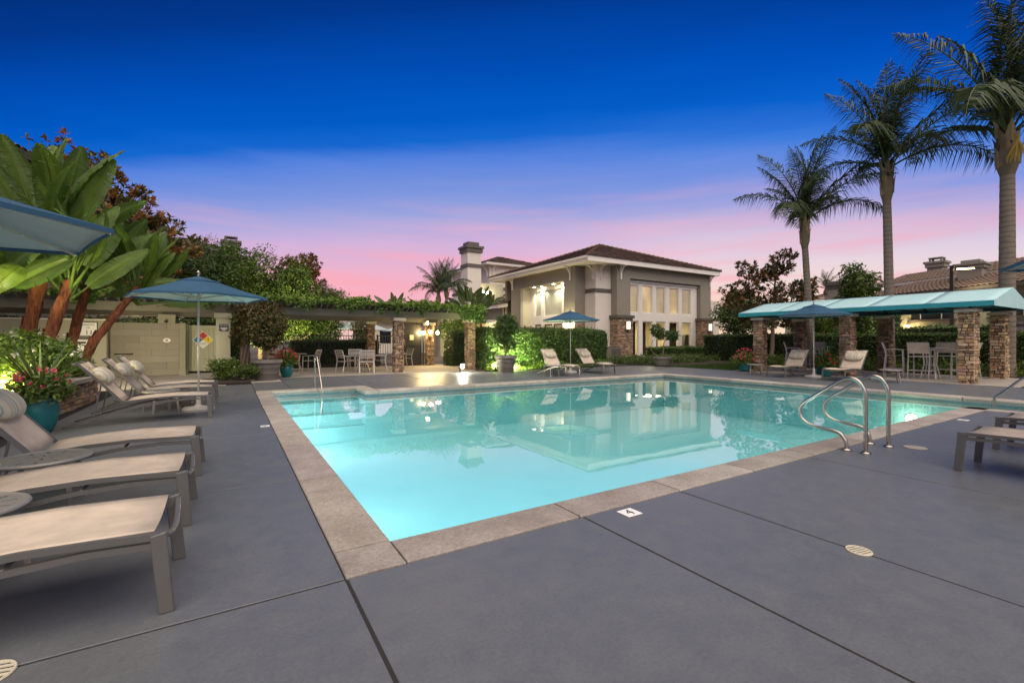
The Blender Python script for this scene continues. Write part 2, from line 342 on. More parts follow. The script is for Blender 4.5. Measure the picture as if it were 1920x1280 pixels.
M['glass'] = glassmat()
M['dark_glass'] = mat('dark_glass', (.02, .022, .025), .08, .2, 2)
M['lamp_warm'] = emit('lamp_warm', (1, .72, .34), 30)
M['lamp_white'] = emit('lamp_white', (1, .90, .68), 70)
M['lamp_soft'] = emit('lamp_soft', (1, .86, .66), .8)
M['lamp_pool'] = emit('lamp_pool', (1, 1, .85), 8)
# leaves
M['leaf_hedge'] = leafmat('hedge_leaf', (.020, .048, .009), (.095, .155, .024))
M['leaf_dark'] = leafmat('dark_leaf', (.012, .030, .008), (.055, .100, .018))
M['leaf_mid'] = leafmat('mid_leaf', (.032, .072, .010), (.155, .225, .030))
M['leaf_vine'] = leafmat('vine_leaf', (.045, .105, .012), (.19, .27, .032))
M['leaf_magnolia'] = leafmat('magnolia_leaf', (.022, .055, .012), (.27, .10, .024))
M['leaf_rust'] = leafmat('rust_leaf', (.022, .048, .012), (.15, .085, .022))
M['leaf_paddle'] = leafmat('paddle_leaf', (.030, .078, .012), (.155, .240, .034), rough=.34, trans=.32)
def ribbed(m):
    """cross veins, and dry brown patches along some margins"""
    nt = m.node_tree; L = nt.links.new; b = nt.nodes['Principled BSDF']; tcn = nnode(nt, 'ShaderNodeTexCoord')
    w = nnode(nt, 'ShaderNodeTexWave'); w.bands_direction = 'Z'; w.inputs['Scale'].default_value = 16; w.inputs['Distortion'].default_value = 1.2; w.inputs['Detail'].default_value = 2; L(tcn.outputs['Object'], w.inputs['Vector'])
    bp = nnode(nt, 'ShaderNodeBump'); bp.inputs['Strength'].default_value = .35; bp.inputs['Distance'].default_value = .02; L(w.outputs['Fac'], bp.inputs['Height']); L(bp.outputs[0], b.inputs['Normal'])
    n = nnode(nt, 'ShaderNodeTexNoise'); n.inputs['Scale'].default_value = 2.6; n.inputs['Detail'].default_value = 6; L(tcn.outputs['Object'], n.inputs['Vector'])
    mr = nnode(nt, 'ShaderNodeMapRange'); L(n.outputs['Fac'], mr.inputs[0]); mr.inputs[1].default_value = .60; mr.inputs[2].default_value = .70; mr.inputs[4].default_value = .75
    mx = nnode(nt, 'ShaderNodeMix', data_type='RGBA'); L(mr.outputs[0], mx.inputs[0]); src = b.inputs['Base Color'].links[0].from_socket; L(src, mx.inputs[6]); mx.inputs[7].default_value = (.13, .085, .025, 1); L(mx.outputs[2], b.inputs['Base Color'])
    return m
ribbed(M['leaf_paddle'])
M['leaf_paddle_far'] = leafmat('far_paddle_leaf', (.020, .042, .012), (.075, .115, .030), rough=.5, trans=.2)
M['leaf_palm'] = leafmat('palm_leaf', (.016, .034, .010), (.065, .095, .026), rough=.5, trans=.15)
M['leaf_strap'] = leafmat('strap_leaf', (.030, .060, .014), (.13, .18, .040))
M['petal_pink'] = leafmat('pink_petal', (.55, .04, .10), (.75, .18, .22), rough=.6)
M['petal_red'] = leafmat('red_petal', (.60, .02, .03), (.70, .10, .08), rough=.6)
M['petal_white'] = leafmat('white_petal', (.68, .60, .50), (.78, .72, .66), rough=.6)
M['core'] = mat('twig_core', (.014, .022, .009), 1, .3, 10)
M['grass'] = leafmat('grass_blade', (.030, .070, .010), (.070, .125, .020))
M['inflorescence'] = mat('palm_flower', (.42, .30, .06), .9, .3, 20)
# ------------------------------------------------------------------ mesh helpers
class MB:
    def __init__(s):
        s.v = []; s.f = []; s.fm = []; s.var = []; s.cur = 0; s.curvar = (1, 1, 1)
    def add(s, verts, faces):
        o = len(s.v); s.v.extend(tuple(p) for p in verts)
        s.var.extend([s.curvar] * len(verts))
        for f in faces:
            s.f.append(tuple(o + i for i in f)); s.fm.append(s.cur)
        return o
    def box(s, x0, x1, y0, y1, z0, z1):
        s.add([(x0, y0, z0), (x1, y0, z0), (x1, y1, z0), (x0, y1, z0), (x0, y0, z1), (x1, y0, z1), (x1, y1, z1), (x0, y1, z1)],
              [(3, 2, 1, 0), (4, 5, 6, 7), (0, 1, 5, 4), (1, 2, 6, 5), (2, 3, 7, 6), (3, 0, 4, 7)])
    def cbox(s, x0, x1, y0, y1, z0, z1, c):
        """box with chamfered top edges"""
        a = [(x0, y0, z0), (x1, y0, z0), (x1, y1, z0), (x0, y1, z0)]
        b = [(x0, y0, z1 - c), (x1, y0, z1 - c), (x1, y1, z1 - c), (x0, y1, z1 - c)]
        d = [(x0 + c, y0 + c, z1), (x1 - c, y0 + c, z1), (x1 - c, y1 - c, z1), (x0 + c, y1 - c, z1)]
        fs = [(3, 2, 1, 0), (8, 9, 10, 11)]
        for i in range(4):
            j = (i + 1) % 4
            fs += [(i, j, 4 + j, 4 + i), (4 + i, 4 + j, 8 + j, 8 + i)]
        s.add(a + b + d, fs)
    def hexa(s, p):
        s.add(p, [(3, 2, 1, 0), (4, 5, 6, 7), (0, 1, 5, 4), (1, 2, 6, 5), (2, 3, 7, 6), (3, 0, 4, 7)])
    def bar(s, a, b, w, h, up=(0, 0, 1)):
        a, b = Vector(a), Vector(b); d = (b - a).normalized(); u = Vector(up)
        if abs(d.dot(u)) > .99: u = Vector((1, 0, 0))
        r = d.cross(u).normalized() * w / 2; q = r.normalized().cross(d).normalized() * h / 2
        s.hexa([a - r - q, a + r - q, b + r - q, b - r - q, a - r + q, a + r + q, b + r + q, b - r + q])
    def tube(s, pts, rad, n=8, caps=True, closed=False):
        pts = [Vector(p) for p in pts]; m = len(pts)
        rads = rad if isinstance(rad, (list, tuple)) else [rad] * m
        vs = []; up = None
        for i, p in enumerate(pts):
            if closed: d = pts[(i + 1) % m] - pts[i - 1]
            else: d = pts[min(i + 1, m - 1)] - pts[max(i - 1, 0)]
            d.normalize()
            if up is None:
                up = Vector((0, 0, 1)) if abs(d.z) < .9 else Vector((1, 0, 0))
            x = d.cross(up)
            if x.length < 1e-6: x = d.orthogonal()
            x.normalize(); up = x.cross(d).normalized()
            for k in range(n):
                a = 2 * PI * k / n
                vs.append(p + (x * math.cos(a) + up * math.sin(a)) * rads[i])
        fs = []
        for i in range(m if closed else m - 1):
            j = (i + 1) % m
            for k in range(n):
                l = (k + 1) % n
                fs.append((i * n + k, i * n + l, j * n + l, j * n + k))
        if caps and not closed:
            fs.append(tuple(range(n - 1, -1, -1))); fs.append(tuple((m - 1) * n + k for k in range(n)))
        s.add(vs, fs)
    def rail(s, pts, w, h, side=(0, 1, 0)):
        """flat bar following a path; w across (along side), h in the plane of the path"""
        pts = [Vector(p) for p in pts]; sd = Vector(side).normalized() * w / 2; m = len(pts); vs = []
        for i, p in enumerate(pts):
            d = (pts[min(i + 1, m - 1)] - pts[max(i - 1, 0)]).normalized()
            q = sd.normalized().cross(d).normalized() * h / 2
            vs += [p - sd - q, p + sd - q, p + sd + q, p - sd + q]
        fs = []
        for i in range(m - 1):
            for k in range(4):
                l = (k + 1) % 4
                fs.append((i * 4 + k, i * 4 + l, i * 4 + 4 + l, i * 4 + 4 + k))
        fs += [(3, 2, 1, 0), tuple((m - 1) * 4 + k for k in range(4))]
        s.add(vs, fs)
    def lathe(s, prof, c=(0, 0, 0), n=24, cap0=True, cap1=True):
        vs = []; m = len(prof)
        for r, z in prof:
            for k in range(n):
                a = 2 * PI * k / n
                vs.append((c[0] + r * math.cos(a), c[1] + r * math.sin(a), c[2] + z))
        fs = []
        for i in range(m - 1):
            for k in range(n):
                l = (k + 1) % n
                fs.append((i * n + k, i * n + l, i * n + n + l, i * n + n + k))
        if cap0: fs.append(tuple(range(n - 1, -1, -1)))
        if cap1: fs.append(tuple((m - 1) * n + k for k in range(n)))
        s.add(vs, fs)
    def prism(s, poly, z0, z1):
        n = len(poly)
        s.add([(x, y, z0) for x, y in poly] + [(x, y, z1) for x, y in poly],
              [tuple(range(n - 1, -1, -1)), tuple(range(n, 2 * n))] + [(i, (i + 1) % n, n + (i + 1) % n, n + i) for i in range(n)])
    def extrude(s, prof, a, b):
        """profile points given as 3D offsets, swept from a to b"""
        n = len(prof); a, b = Vector(a), Vector(b)
        s.add([a + Vector(p) for p in prof] + [b + Vector(p) for p in prof],
              [tuple(range(n)), tuple(range(2 * n - 1, n - 1, -1))] + [(i, n + i, n + (i + 1) % n, (i + 1) % n) for i in range(n)])
    def ball(s, c, r, n=10, m=6, sx=1, sy=1, sz=1):
        vs = [(c[0], c[1], c[2] - r * sz)]
        for i in range(1, m):
            t = -PI / 2 + PI * i / m
            for k in range(n):
                a = 2 * PI * k / n
                vs.append((c[0] + r * sx * math.cos(t) * math.cos(a), c[1] + r * sy * math.cos(t) * math.sin(a), c[2] + r * sz * math.sin(t)))
        vs.append((c[0], c[1], c[2] + r * sz)); top = len(vs) - 1; fs = []
        for k in range(n):
            l = (k + 1) % n
            fs.append((0, 1 + l, 1 + k))
            for i in range(m - 2):
                fs.append((1 + i * n + k, 1 + i * n + l, 1 + (i + 1) * n + l, 1 + (i + 1) * n + k))
            fs.append((1 + (m - 2) * n + k, 1 + (m - 2) * n + l, top))
        s.add(vs, fs)
    def obj(s, name, mats, parent=None, smooth=False, kind=None, usevar=False):
        me = bpy.data.meshes.new(name)
        me.from_pydata(s.v, [], s.f)
        mats = mats if isinstance(mats, (list, tuple)) else [mats]
        for m in mats: me.materials.append(m)
        if len(mats) > 1: me.polygons.foreach_set('material_index', s.fm)
        if smooth: me.polygons.foreach_set('use_smooth', [True] * len(s.f))
        if usevar:
            at = me.attributes.new('var', 'FLOAT_COLOR', 'POINT')
            at.data.foreach_set('color', np.array([(*c, 1) for c in s.var], dtype=np.float32).ravel())
        me.update()
        o = bpy.data.objects.new(name, me); C.objects.link(o)
        if parent: o.parent = parent
        if kind: o['kind'] = kind
        return o

def smooth_sharp(o, ang=35):
    me = o.data
    me.polygons.foreach_set('use_smooth', [True] * len(me.polygons))
    me.set_sharp_from_angle(angle=R(ang))
    return o
def tag(o, label=None, cat=None, group=None, kind=None):
    if label: o['label'] = label
    if cat: o['category'] = cat
    if group: o['group'] = group
    if kind: o['kind'] = kind
    return o
def thing(name, label, cat, loc=(0, 0, 0), rz=0, group=None):
    o = bpy.data.objects.new(name, None); C.objects.link(o); o.empty_display_size = .1
    o.location = loc; o.rotation_euler = (0, 0, rz)
    return tag(o, label, cat, group)
def dup(o, loc=None, rz=None, label=None, group=None, parent=None):
    c = o.copy(); C.objects.link(c)
    if parent: c.parent = parent
    if loc is not None: c.location = loc
    if rz is not None: c.rotation_euler = (0, 0, rz)
    if label: c['label'] = label
    if group: c['group'] = group
    for ch in list(o.children): dup(ch, parent=c)
    return c
def structure(o): o['kind'] = 'structure'; return o
def light(name, kind, loc, energy, col=(1, .8, .5), size=.1, target=None, parent=None, angle=120, blend=.6):
    d = bpy.data.lights.new(name, kind); d.energy = energy; d.color = col
    if kind in ('POINT', 'SPOT'): d.shadow_soft_size = size
    if kind == 'SPOT': d.spot_size = R(angle); d.spot_blend = blend
    if kind == 'AREA': d.size = size
    o = bpy.data.objects.new(name, d); C.objects.link(o); o.location = loc
    if target is not None:
        o.rotation_euler = (Vector(target) - Vector(loc)).to_track_quat('-Z', 'Y').to_euler()
    if parent: o.parent = parent
    return o
def text(body, size, m, parent, loc, rot, name='lettering', extrude=.001, align='CENTER'):
    cu = bpy.data.curves.new(name, 'FONT'); cu.body = body; cu.size = size; cu.extrude = extrude
    cu.align_x = align; cu.align_y = 'CENTER'
    tmp = bpy.data.objects.new(name, cu); C.objects.link(tmp); bpy.context.view_layer.update()
    me = bpy.data.meshes.new_from_object(tmp.evaluated_get(bpy.context.evaluated_depsgraph_get())); me.name = name
    bpy.data.objects.remove(tmp); me.materials.clear(); me.materials.append(m)
    o = bpy.data.objects.new(name, me); C.objects.link(o); o.location = loc; o.rotation_euler = rot
    if parent: o.parent = parent
    return o

# ------------------------------------------------------------------ leaves
def leaf_mesh(name, P, N, size, aspect, rng, m, parent=None, fold=.18, var=None, kind=None, sizevar=.35, tdir=None, droop=0):
    n = len(P)
    N = N / np.maximum(np.linalg.norm(N, axis=1, keepdims=True), 1e-6)
    rv = rng.normal(size=(n, 3)) if tdir is None else tdir + rng.normal(size=(n, 3)) * .35
    T = rv - N * (rv * N).sum(1, keepdims=True)
    T /= np.maximum(np.linalg.norm(T, axis=1, keepdims=True), 1e-6)
    B = np.cross(N, T)
    Ls = size * (1 + sizevar * (rng.random((n, 1)) * 2 - 1)); Ws = Ls * aspect
    V = np.empty((n, 4, 3), np.float32)
    V[:, 0] = P - T * Ls * .5
    V[:, 1] = P + B * Ws * .5 + N * Ws * fold
    V[:, 2] = P + T * Ls * .5 - np.array([0, 0, 1]) * Ls * droop
    V[:, 3] = P - B * Ws * .5 + N * Ws * fold
    me = bpy.data.meshes.new(name)
    me.vertices.add(n * 4); me.vertices.foreach_set('co', V.ravel())
    idx = (np.arange(n)[:, None] * 4 + np.array([0, 1, 2, 0, 2, 3])[None]).astype(np.int32).ravel()
    me.loops.add(n * 6); me.loops.foreach_set('vertex_index', idx)
    me.polygons.add(n * 2); me.polygons.foreach_set('loop_start', np.arange(0, n * 6, 3, dtype=np.int32))
    me.polygons.foreach_set('loop_total', np.full(n * 2, 3, dtype=np.int32))
    if var is None: var = rng.random(n)
    cv = np.repeat(np.stack([var, var, var, np.ones(n)], 1), 4, axis=0).astype(np.float32)
    at = me.attributes.new('var', 'FLOAT_COLOR', 'POINT'); at.data.foreach_set('color', cv.ravel())
    me.materials.append(m); me.update(calc_edges=True)
    o = bpy.data.objects.new(name, me); C.objects.link(o)
    if parent: o.parent = parent
    if kind: o['kind'] = kind
    return o
def sph(rng, n):
    d = rng.normal(size=(n, 3)); return d / np.linalg.norm(d, axis=1, keepdims=True)
def crown_points(rng, blobs, n, inner=.55):
    """points through a few overlapping ragged ellipsoids, denser towards the outside"""
    w = np.array([b[3] * b[4] * b[5] for b in blobs]) ** .67; w /= w.sum()
    k = rng.choice(len(blobs), n, p=w); B = np.array(blobs)[k]
    d = sph(rng, n)
    # ragged outline: low frequency lumps per direction
    lump = 1 + .16 * np.sin(d[:, 0] * 7 + k * 1.7) * np.cos(d[:, 1] * 6 + k) + .12 * np.sin(d[:, 2] * 11 + k * 2.3) + rng.normal(size=n) * .05
    r = (inner + (1 - inner) * rng.random(n) ** .6) * lump
    P = B[:, :3] + d * B[:, 3:6] * r[:, None]
    return P, d, r
def rand_blobs(rng, c, rad, n, sub=.5):
    """n sub-clumps scattered over an ellipsoid"""
    out = []
    for _ in range(n):
        d = sph(rng, 1)[0]; q = .35 + .45 * rng.random()
        s = sub * (.7 + .6 * rng.random())
        out.append((c[0] + d[0] * rad[0] * q, c[1] + d[1] * rad[1] * q, c[2] + d[2] * rad[2] * q, rad[0] * s, rad[1] * s, rad[2] * s))
    return out
def box_points(rng, x0, x1, y0, y1, z0, z1, n, jit=.05, rnd=.12):
    """points on a clipped hedge: front, back, ends and top, edges rounded off"""
    A = np.array([(x1 - x0) * (z1 - z0)] * 2 + [(y1 - y0) * (z1 - z0)] * 2 + [(x1 - x0) * (y1 - y0)])
    k = rng.choice(5, n, p=A / A.sum()); u = rng.random(n); v = rng.random(n)
    P = np.zeros((n, 3)); N = np.zeros((n, 3))
    X = x0 + u * (x1 - x0); Y = y0 + u * (y1 - y0); Z = z0 + v * (z1 - z0)
    for i, (nx, ny, nz_) in enumerate([(0, -1, 0), (0, 1, 0), (-1, 0, 0), (1, 0, 0), (0, 0, 1)]):
        s = k == i; N[s] = (nx, ny, nz_)
        if i < 2: P[s] = np.stack([X[s], np.full(s.sum(), y0 if i == 0 else y1), Z[s]], 1)
        elif i < 4: P[s] = np.stack([np.full(s.sum(), x0 if i == 2 else x1), Y[s], Z[s]], 1)
        else: P[s] = np.stack([X[s], y0 + v[s] * (y1 - y0), np.full(s.sum(), z1)], 1)
    # round the edges: pull towards an inner box
    lo = np.array([x0 + rnd, y0 + rnd, z0 - 1]); hi = np.array([x1 - rnd, y1 - rnd, z1 - rnd])
    Q = np.clip(P, lo, hi); D = P - Q; ln = np.maximum(np.linalg.norm(D, axis=1, keepdims=True), 1e-6)
    nd = D / ln; P = Q + nd * np.minimum(ln, rnd)
    lump = .045 * np.sin(P[:, 0] * 3.1 + P[:, 2] * 2) * np.cos(P[:, 1] * 2.7 + P[:, 2] * 4)
    P += nd * (lump[:, None] - jit * rng.random((n, 1)) ** 2 * 2 + rng.normal(size=(n, 1)) * jit * .35 + (rng.random((n, 1)) < .05) * rng.random((n, 1)) * .13)
    return P, nd + rng.normal(size=(n, 3)) * .55
def hedge(name, label, x0, x1, y0, y1, z1, n, seed, m='leaf_hedge', size=.085, z0=0, group=None, rnd=.14, cat='hedge'):
    rng = np.random.default_rng(seed)
    t = thing(name, label, cat, (0, 0, 0), 0, group)
    b = MB(); b.box(x0 + .12, x1 - .12, y0 + .12, y1 - .12, z0, z1 - .12); b.obj('branches', M['core'], t)
    P, N = box_points(rng, x0, x1, y0, y1, z0, z1, n, rnd=rnd)
    P[:, 2] = np.maximum(P[:, 2], z0 + .02)
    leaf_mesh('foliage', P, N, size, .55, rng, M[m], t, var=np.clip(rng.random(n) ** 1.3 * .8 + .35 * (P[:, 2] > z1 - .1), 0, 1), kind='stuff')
    return t
def limbs(mb, base, top, r0, r1, n, rng, spread, side=5):
    """a trunk with a handful of tapering limbs"""
    base, top = Vector(base), Vector(top); pts = []
    for i in range(7):
        f = i / 6; p = base.lerp(top, f); p += Vector((rng.normal() * .04, rng.normal() * .04, 0)) * (1 if 0 < i < 6 else 0)
        pts.append(p)
    mb.tube(pts, [r0 + (r1 - r0) * i / 6 for i in range(7)], 8)
    for k in range(n):
        f = .35 + .6 * k / max(1, n - 1); p = base.lerp(top, f); a = k * 2.4 + rng.random()
        L = spread * (.6 + .6 * rng.random()); q = p + Vector((math.cos(a) * L, math.sin(a) * L, L * (.5 + .5 * rng.random())))
        mid = p.lerp(q, .5) + Vector((0, 0, -.08 * L)); rr = (r0 + (r1 - r0) * f) * .6
        mb.tube([p, mid, q], [rr, rr * .7, rr * .3], side)
def tree(name, label, cat, base, blobs, n, size, m, seed, trunk=None, group=None, aspect=.45, inner=.5, trunk_mat='bark', redtop=0, fold=.18):
    rng = np.random.default_rng(seed)
    t = thing(name, label, cat, base, 0, group)
    if trunk:
        b = MB(); limbs(b, (0, 0, 0), trunk[0], trunk[1], trunk[2], trunk[3], rng, trunk[4]); smooth_sharp(b.obj('trunk', M[trunk_mat], t), 60)
    P, d, r = crown_points(rng, blobs, n, inner)
    P[:, 2] = np.maximum(P[:, 2], .03)
    N = d * .7 + np.array([0, 0, .45]) + rng.normal(size=(n, 3)) * .6
    var = np.clip(rng.random(n) * .75 + redtop * (r - .8) * 2, 0, 1)
    leaf_mesh('crown', P, N, size, aspect, rng, M[m], t, var=var, fold=fold)
    return t
# ================================================================== SETTING
rnd = random.Random(4)
# pool plan (water edge)
PX0, PX1, PY0, PY1 = 0.86, 14.0, 2.88, 11.70     # main basin
RX1, RY1 = 2.90, 12.82                            # step recess at the far left
LX0, LY0 = 12.05, -3.6                            # second leg of the L, towards the camera side
CW = .33                                          # coping width
# ground around the pool
gm = MB()
gx = [-400, PX0 - .3, PX1 + .3, 700]
def sheet(mb, x0, x1, y0, y1, z): mb.add([(x0, y0, z), (x1, y0, z), (x1, y1, z), (x0, y1, z)], [(0, 1, 2, 3)])
G = -.005
sheet(gm, -400, PX0 - .02, -300, 700, G); sheet(gm, PX1 + .02, 700, -300, 700, G)
sheet(gm, PX0 - .02, PX1 + .02, RY1 + .02, 700, G); sheet(gm, RX1, PX1 + .02, PY1 + .02, RY1 + .02, G)
sheet(gm, PX0 - .02, LX0 - .02, -300, PY0 - .02, G); sheet(gm, LX0 - .02, PX1 + .02, -300, LY0 - .02, G)
structure(gm.obj('ground', M['joint']))

# painted deck slabs, each its own piece with an open joint
deck = structure(thing('pool_deck', None, None))
def slab(x0, x1, y0, y1, m='deck', top=0, parent=None, j=.009, name='slab'):
    b = MB(); b.cbox(x0 + j, x1 - j, y0 + j, y1 - j, top - .08, top, .002); return b.obj(name, M[m], parent or deck)
CO = CW                                            # outer edge of coping
x_front = [-9.5, -6.2, -2.9, PX0 - CO, 2.18, 3.25, 5.40, 7.6, 9.8, LX0 - CO]
for y0, y1 in ((-7.5, -3.2), (-3.2, PY0 - CO)):
    for a, b_ in zip(x_front, x_front[1:]): slab(a, b_, y0, y1)
ys = [PY0 - CO, 4.62, 7.12, 9.62, 12.1, 14.6]
for y0, y1 in zip(ys, ys[1:]):
    xs = [-2.34, PX0 - CO] if y0 > 4 else [-9.5, -6.2, -2.9, PX0 - CO]
    if y1 > 13.2: continue
    for a, b_ in zip(xs, xs[1:]): slab(a, b_, y0, y1)
slab(-2.34, PX0 - CO, 12.1, 15.35)
# behind the pool
for a, b_ in ((PX0 - CO, 1.38), (1.38, RX1 + .35)): slab(a, b_, RY1 + CO, 17.25 if a > .6 else 15.9)
for a, b_ in ((3.25, 5.4), (5.4, 7.6), (7.6, 9.8), (9.8, 12.0), (12.0, PX1 + CO)):
    slab(a, b_, PY1 + CO, 14.6); slab(a, b_, 14.6, 17.25 if b_ < 9 else 16.45)
for y0, y1 in ((9.6, PY1 + CO), (7.2, 9.6), (4.8, 7.2), (2.4, 4.8), (-.2, 2.4), (-3.6, -.2)): slab(PX1 + CO, 18.2, y0, y1)
slab(PX1 + CO, 18.2, PY1 + CO, 14.6)
slab(PX1 + CO, 17.9, 14.6, 16.45)
# bare concrete under the pergola, the shower court and the cabana
bare = structure(thing('patio_paving', None, None))
for a, b_ in ((1.3, 4.2), (4.2, 7.0), (7.0, 9.9)): slab(a, b_, 17.25, 19.9, 'concrete', .004, bare); slab(a, b_, 19.9, 22.9, 'concrete', .004, bare)
for a, b_ in ((-7, -4.4), (-4.4, -2.2), (-2.2, -.1)): slab(a, b_, 15.35, 18.3, 'concrete', .004, bare); slab(a, b_, 18.3, 21.8, 'concrete', .004, bare)
slab(-.1, 1.3, 17.7, 21.8, 'concrete', .004, bare); slab(.52, 1.38, 15.9, 17.25, 'concrete', .004, bare)
for y0, y1 in ((3.3, 5.9), (5.9, 8.5), (8.5, 11.6)): slab(18.2, 22.6, y0, y1, 'concrete', .006, bare)
# planting beds
bed = MB(); bed.box(-.75, .52, 15.55, 17.6, -.05, .05); bed.box(.1, .85, 17.6, 18.6, -.05, .04)
structure(bed.obj('planting_bed', M['soil']))
bed = MB(); bed.box(8.9, 17.4, 16.5, 19.2, -.05, .03); bed.box(17.95, 34, 14.9, 24, -.05, .03); bed.box(22.65, 26, -2, 14.8, -.05, .03)
structure(bed.obj('planting_bed', M['soil']))
lw = MB(); lw.box(18.25, 22.6, 11.65, 14.85, -.05, .02); lw.box(18.25, 22.6, -8, 3.25, -.05, .02); lw.box(10, 17.9, 19.3, 22, -.05, .0)
structure(lw.obj('lawn', M['lawn_base']))
rng = np.random.default_rng(8)
def grass(name, x0, x1, y0, y1, n, z=.03):
    P = np.stack([x0 + rng.random(n) * (x1 - x0), y0 + rng.random(n) * (y1 - y0), np.full(n, z + .012)], 1)
    N = rng.normal(size=(n, 3)) * [1, 1, .2]
    o = leaf_mesh(name, P, N, .07, .16, rng, M['grass'], None, tdir=np.array([[0, 0, 1.0]])); return tag(o, kind='stuff')
grass('grass', 18.27, 22.55, 11.7, 14.8, 16000); grass('grass', 18.27, 22.55, 1.2, 3.22, 15000)
og = MB(); sheet(og, 26, 600, -200, 15, -.001); sheet(og, -300, -7.1, 2, 500, -.001); sheet(og, 10, 600, 22.95, 500, .001); sheet(og, -7.1, 10, 23, 500, -.0)
structure(og.obj('earth_ground', M['earth']))

# pool basin
pool = structure(thing('swimming_pool', None, None))
FZ = -1.22
b = MB()
outline = [(PX0, PY0), (LX0, PY0), (LX0, LY0), (PX1, LY0), (PX1, PY1), (RX1, PY1), (RX1, RY1), (PX0, RY1)]
b.add([(x, y, FZ) for x, y in outline], [tuple(range(8))])
for i in range(8):
    (x0, y0), (x1, y1) = outline[i], outline[(i + 1) % 8]
    b.add([(x0, y0, FZ), (x1, y1, FZ), (x1, y1, -.24), (x0, y0, -.24)], [(3, 2, 1, 0)])
b.obj('basin', M['plaster'], pool)
b = MB()
for i in range(8):
    (x0, y0), (x1, y1) = outline[i], outline[(i + 1) % 8]
    b.add([(x0, y0, -.24), (x1, y1, -.24), (x1, y1, -.08), (x0, y0, -.08)], [(3, 2, 1, 0)])
b.obj('waterline_tiles', M['waterline_tile'], pool)
for k in range(3):
    b = MB(); b.box(PX0 + .004, RX1 - .004, RY1 - .36 * (k + 1), RY1 - .36 * k - .001, FZ + .01, -.30 - .27 * k)
    b.obj('step', M['plaster'], pool)
    b = MB(); b.box(PX0 + .004, RX1 - .004, RY1 - .36 * (k + 1) + .003, RY1 - .36 * (k + 1) + .06, -.30 - .27 * k, -.296 - .27 * k); b.obj('step_edge', M['waterline_tile'], pool)
for k in range(3):
    b = MB(); b.box(LX0 + .004, PX1 - .004, LY0 + .36 * k + .001, LY0 + .36 * (k + 1), FZ + .01, -.30 - .27 * k); b.obj('step', M['plaster'], pool)
WZ = -.125
w = MB(); w.add([(x, y, WZ) for x, y in outline], [tuple(range(8))])
structure(w.obj('water', M['water']))
# coping stones: (axis, fixed water edge, sign of outward, start, stops)
def coping(ax, edge, out, stops):
    prof = [(CW, -.09), (CW, .004), (CW - .006, .010), (.02, .010), (.004, .004), (-.012, -.006), (-.022, -.026), (-.018, -.046), (-.006, -.056), (0, -.09)]
    for a, c in zip(stops, stops[1:]):
        m = MB(); v = .86 + .26 * rnd.random(); m.curvar = (v, v * (.97 + .05 * rnd.random()), v * (.95 + .06 * rnd.random()))
        g = .008
        if ax == 'x':
            m.extrude([(0, edge + out * u, z) for u, z in (prof if out < 0 else prof[::-1])], (a + g, 0, 0), (c - g, 0, 0))
        else:
            m.extrude([(edge + out * u, 0, z) for u, z in (prof[::-1] if out < 0 else prof)], (0, a + g, 0), (0, c - g, 0))
        o = m.obj('coping_stone', M['coping'], pool, usevar=True); smooth_sharp(o, 40)
coping('x', PY0, -1, [PX0, 2.15, 3.25, 4.36, 5.54, 6.83, 8.0, 9.2, 10.4, LX0 - CW + .32])
coping('y', PX0, -1, [PY0, 4.52, 6.1, 7.7, 9.3, 10.9, RY1 - .02])
m = MB(); m.curvar = (.95, .95, .95); m.cbox(PX0 - CW, PX0, PY0 - CW, PY0, -.09, .010, .006); m.obj('coping_stone', M['coping'], pool, usevar=True)
coping('x', RY1, 1, [PX0 - CW, 1.95, RX1 + .02])
coping('y', RX1, 1, [PY1, RY1 + CW])
coping('x', PY1, 1, [RX1 + CW, 4.6, 5.95, 7.3, 8.6, 9.9, 11.2, 12.5, PX1 + .02])
coping('y', PX1, 1, [LY0, -2.2, -.8, .6, 2.0, 3.4, 4.8, 6.2, 7.6, 9.0, 10.4, PY1 + CW])
coping('y', LX0, -1, [LY0, -2.4, -1.2, 0, 1.3, PY0 - .02 - CW + .33])
# pool lights in the side walls
def pool_light(x, y, nx, ny, power, col=(.92, 1, 1)):
    b = MB(); ax = Vector((nx, ny, 0))
    s = Vector((-ny, nx, 0))
    n = 20; ring = [Vector((x, y, -.62)) + (s * math.cos(2 * PI * k / n) + Vector((0, 0, 1)) * math.sin(2 * PI * k / n)) * .13 + ax * .012 for k in range(n)]
    b.tube(ring, .016, 6, closed=True); o = b.obj('pool_light', M['steel'], pool)
    b = MB(); b.add([Vector((x, y, -.62)) + (s * math.cos(2 * PI * k / n) + Vector((0, 0, 1)) * math.sin(2 * PI * k / n)) * .12 + ax * .015 for k in range(n)], [tuple(range(n))])
    b.obj('lens', M['lamp_pool'], o)
    light('pool_lamp', 'POINT', (x + nx * .22, y + ny * .22, -.62), power, col, .10, parent=o)
pool_light(PX0, 10.7, 1, 0, 48)
pool_light(PX0, 6.2, 1, 0, 15)
pool_light(PX1, 4.3, -1, 0, 7, (.95, 1, .62))
pool_light(3.6, PY0, 0, 1, 25)
pool_light(7.8, PY0, 0, 1, 17)

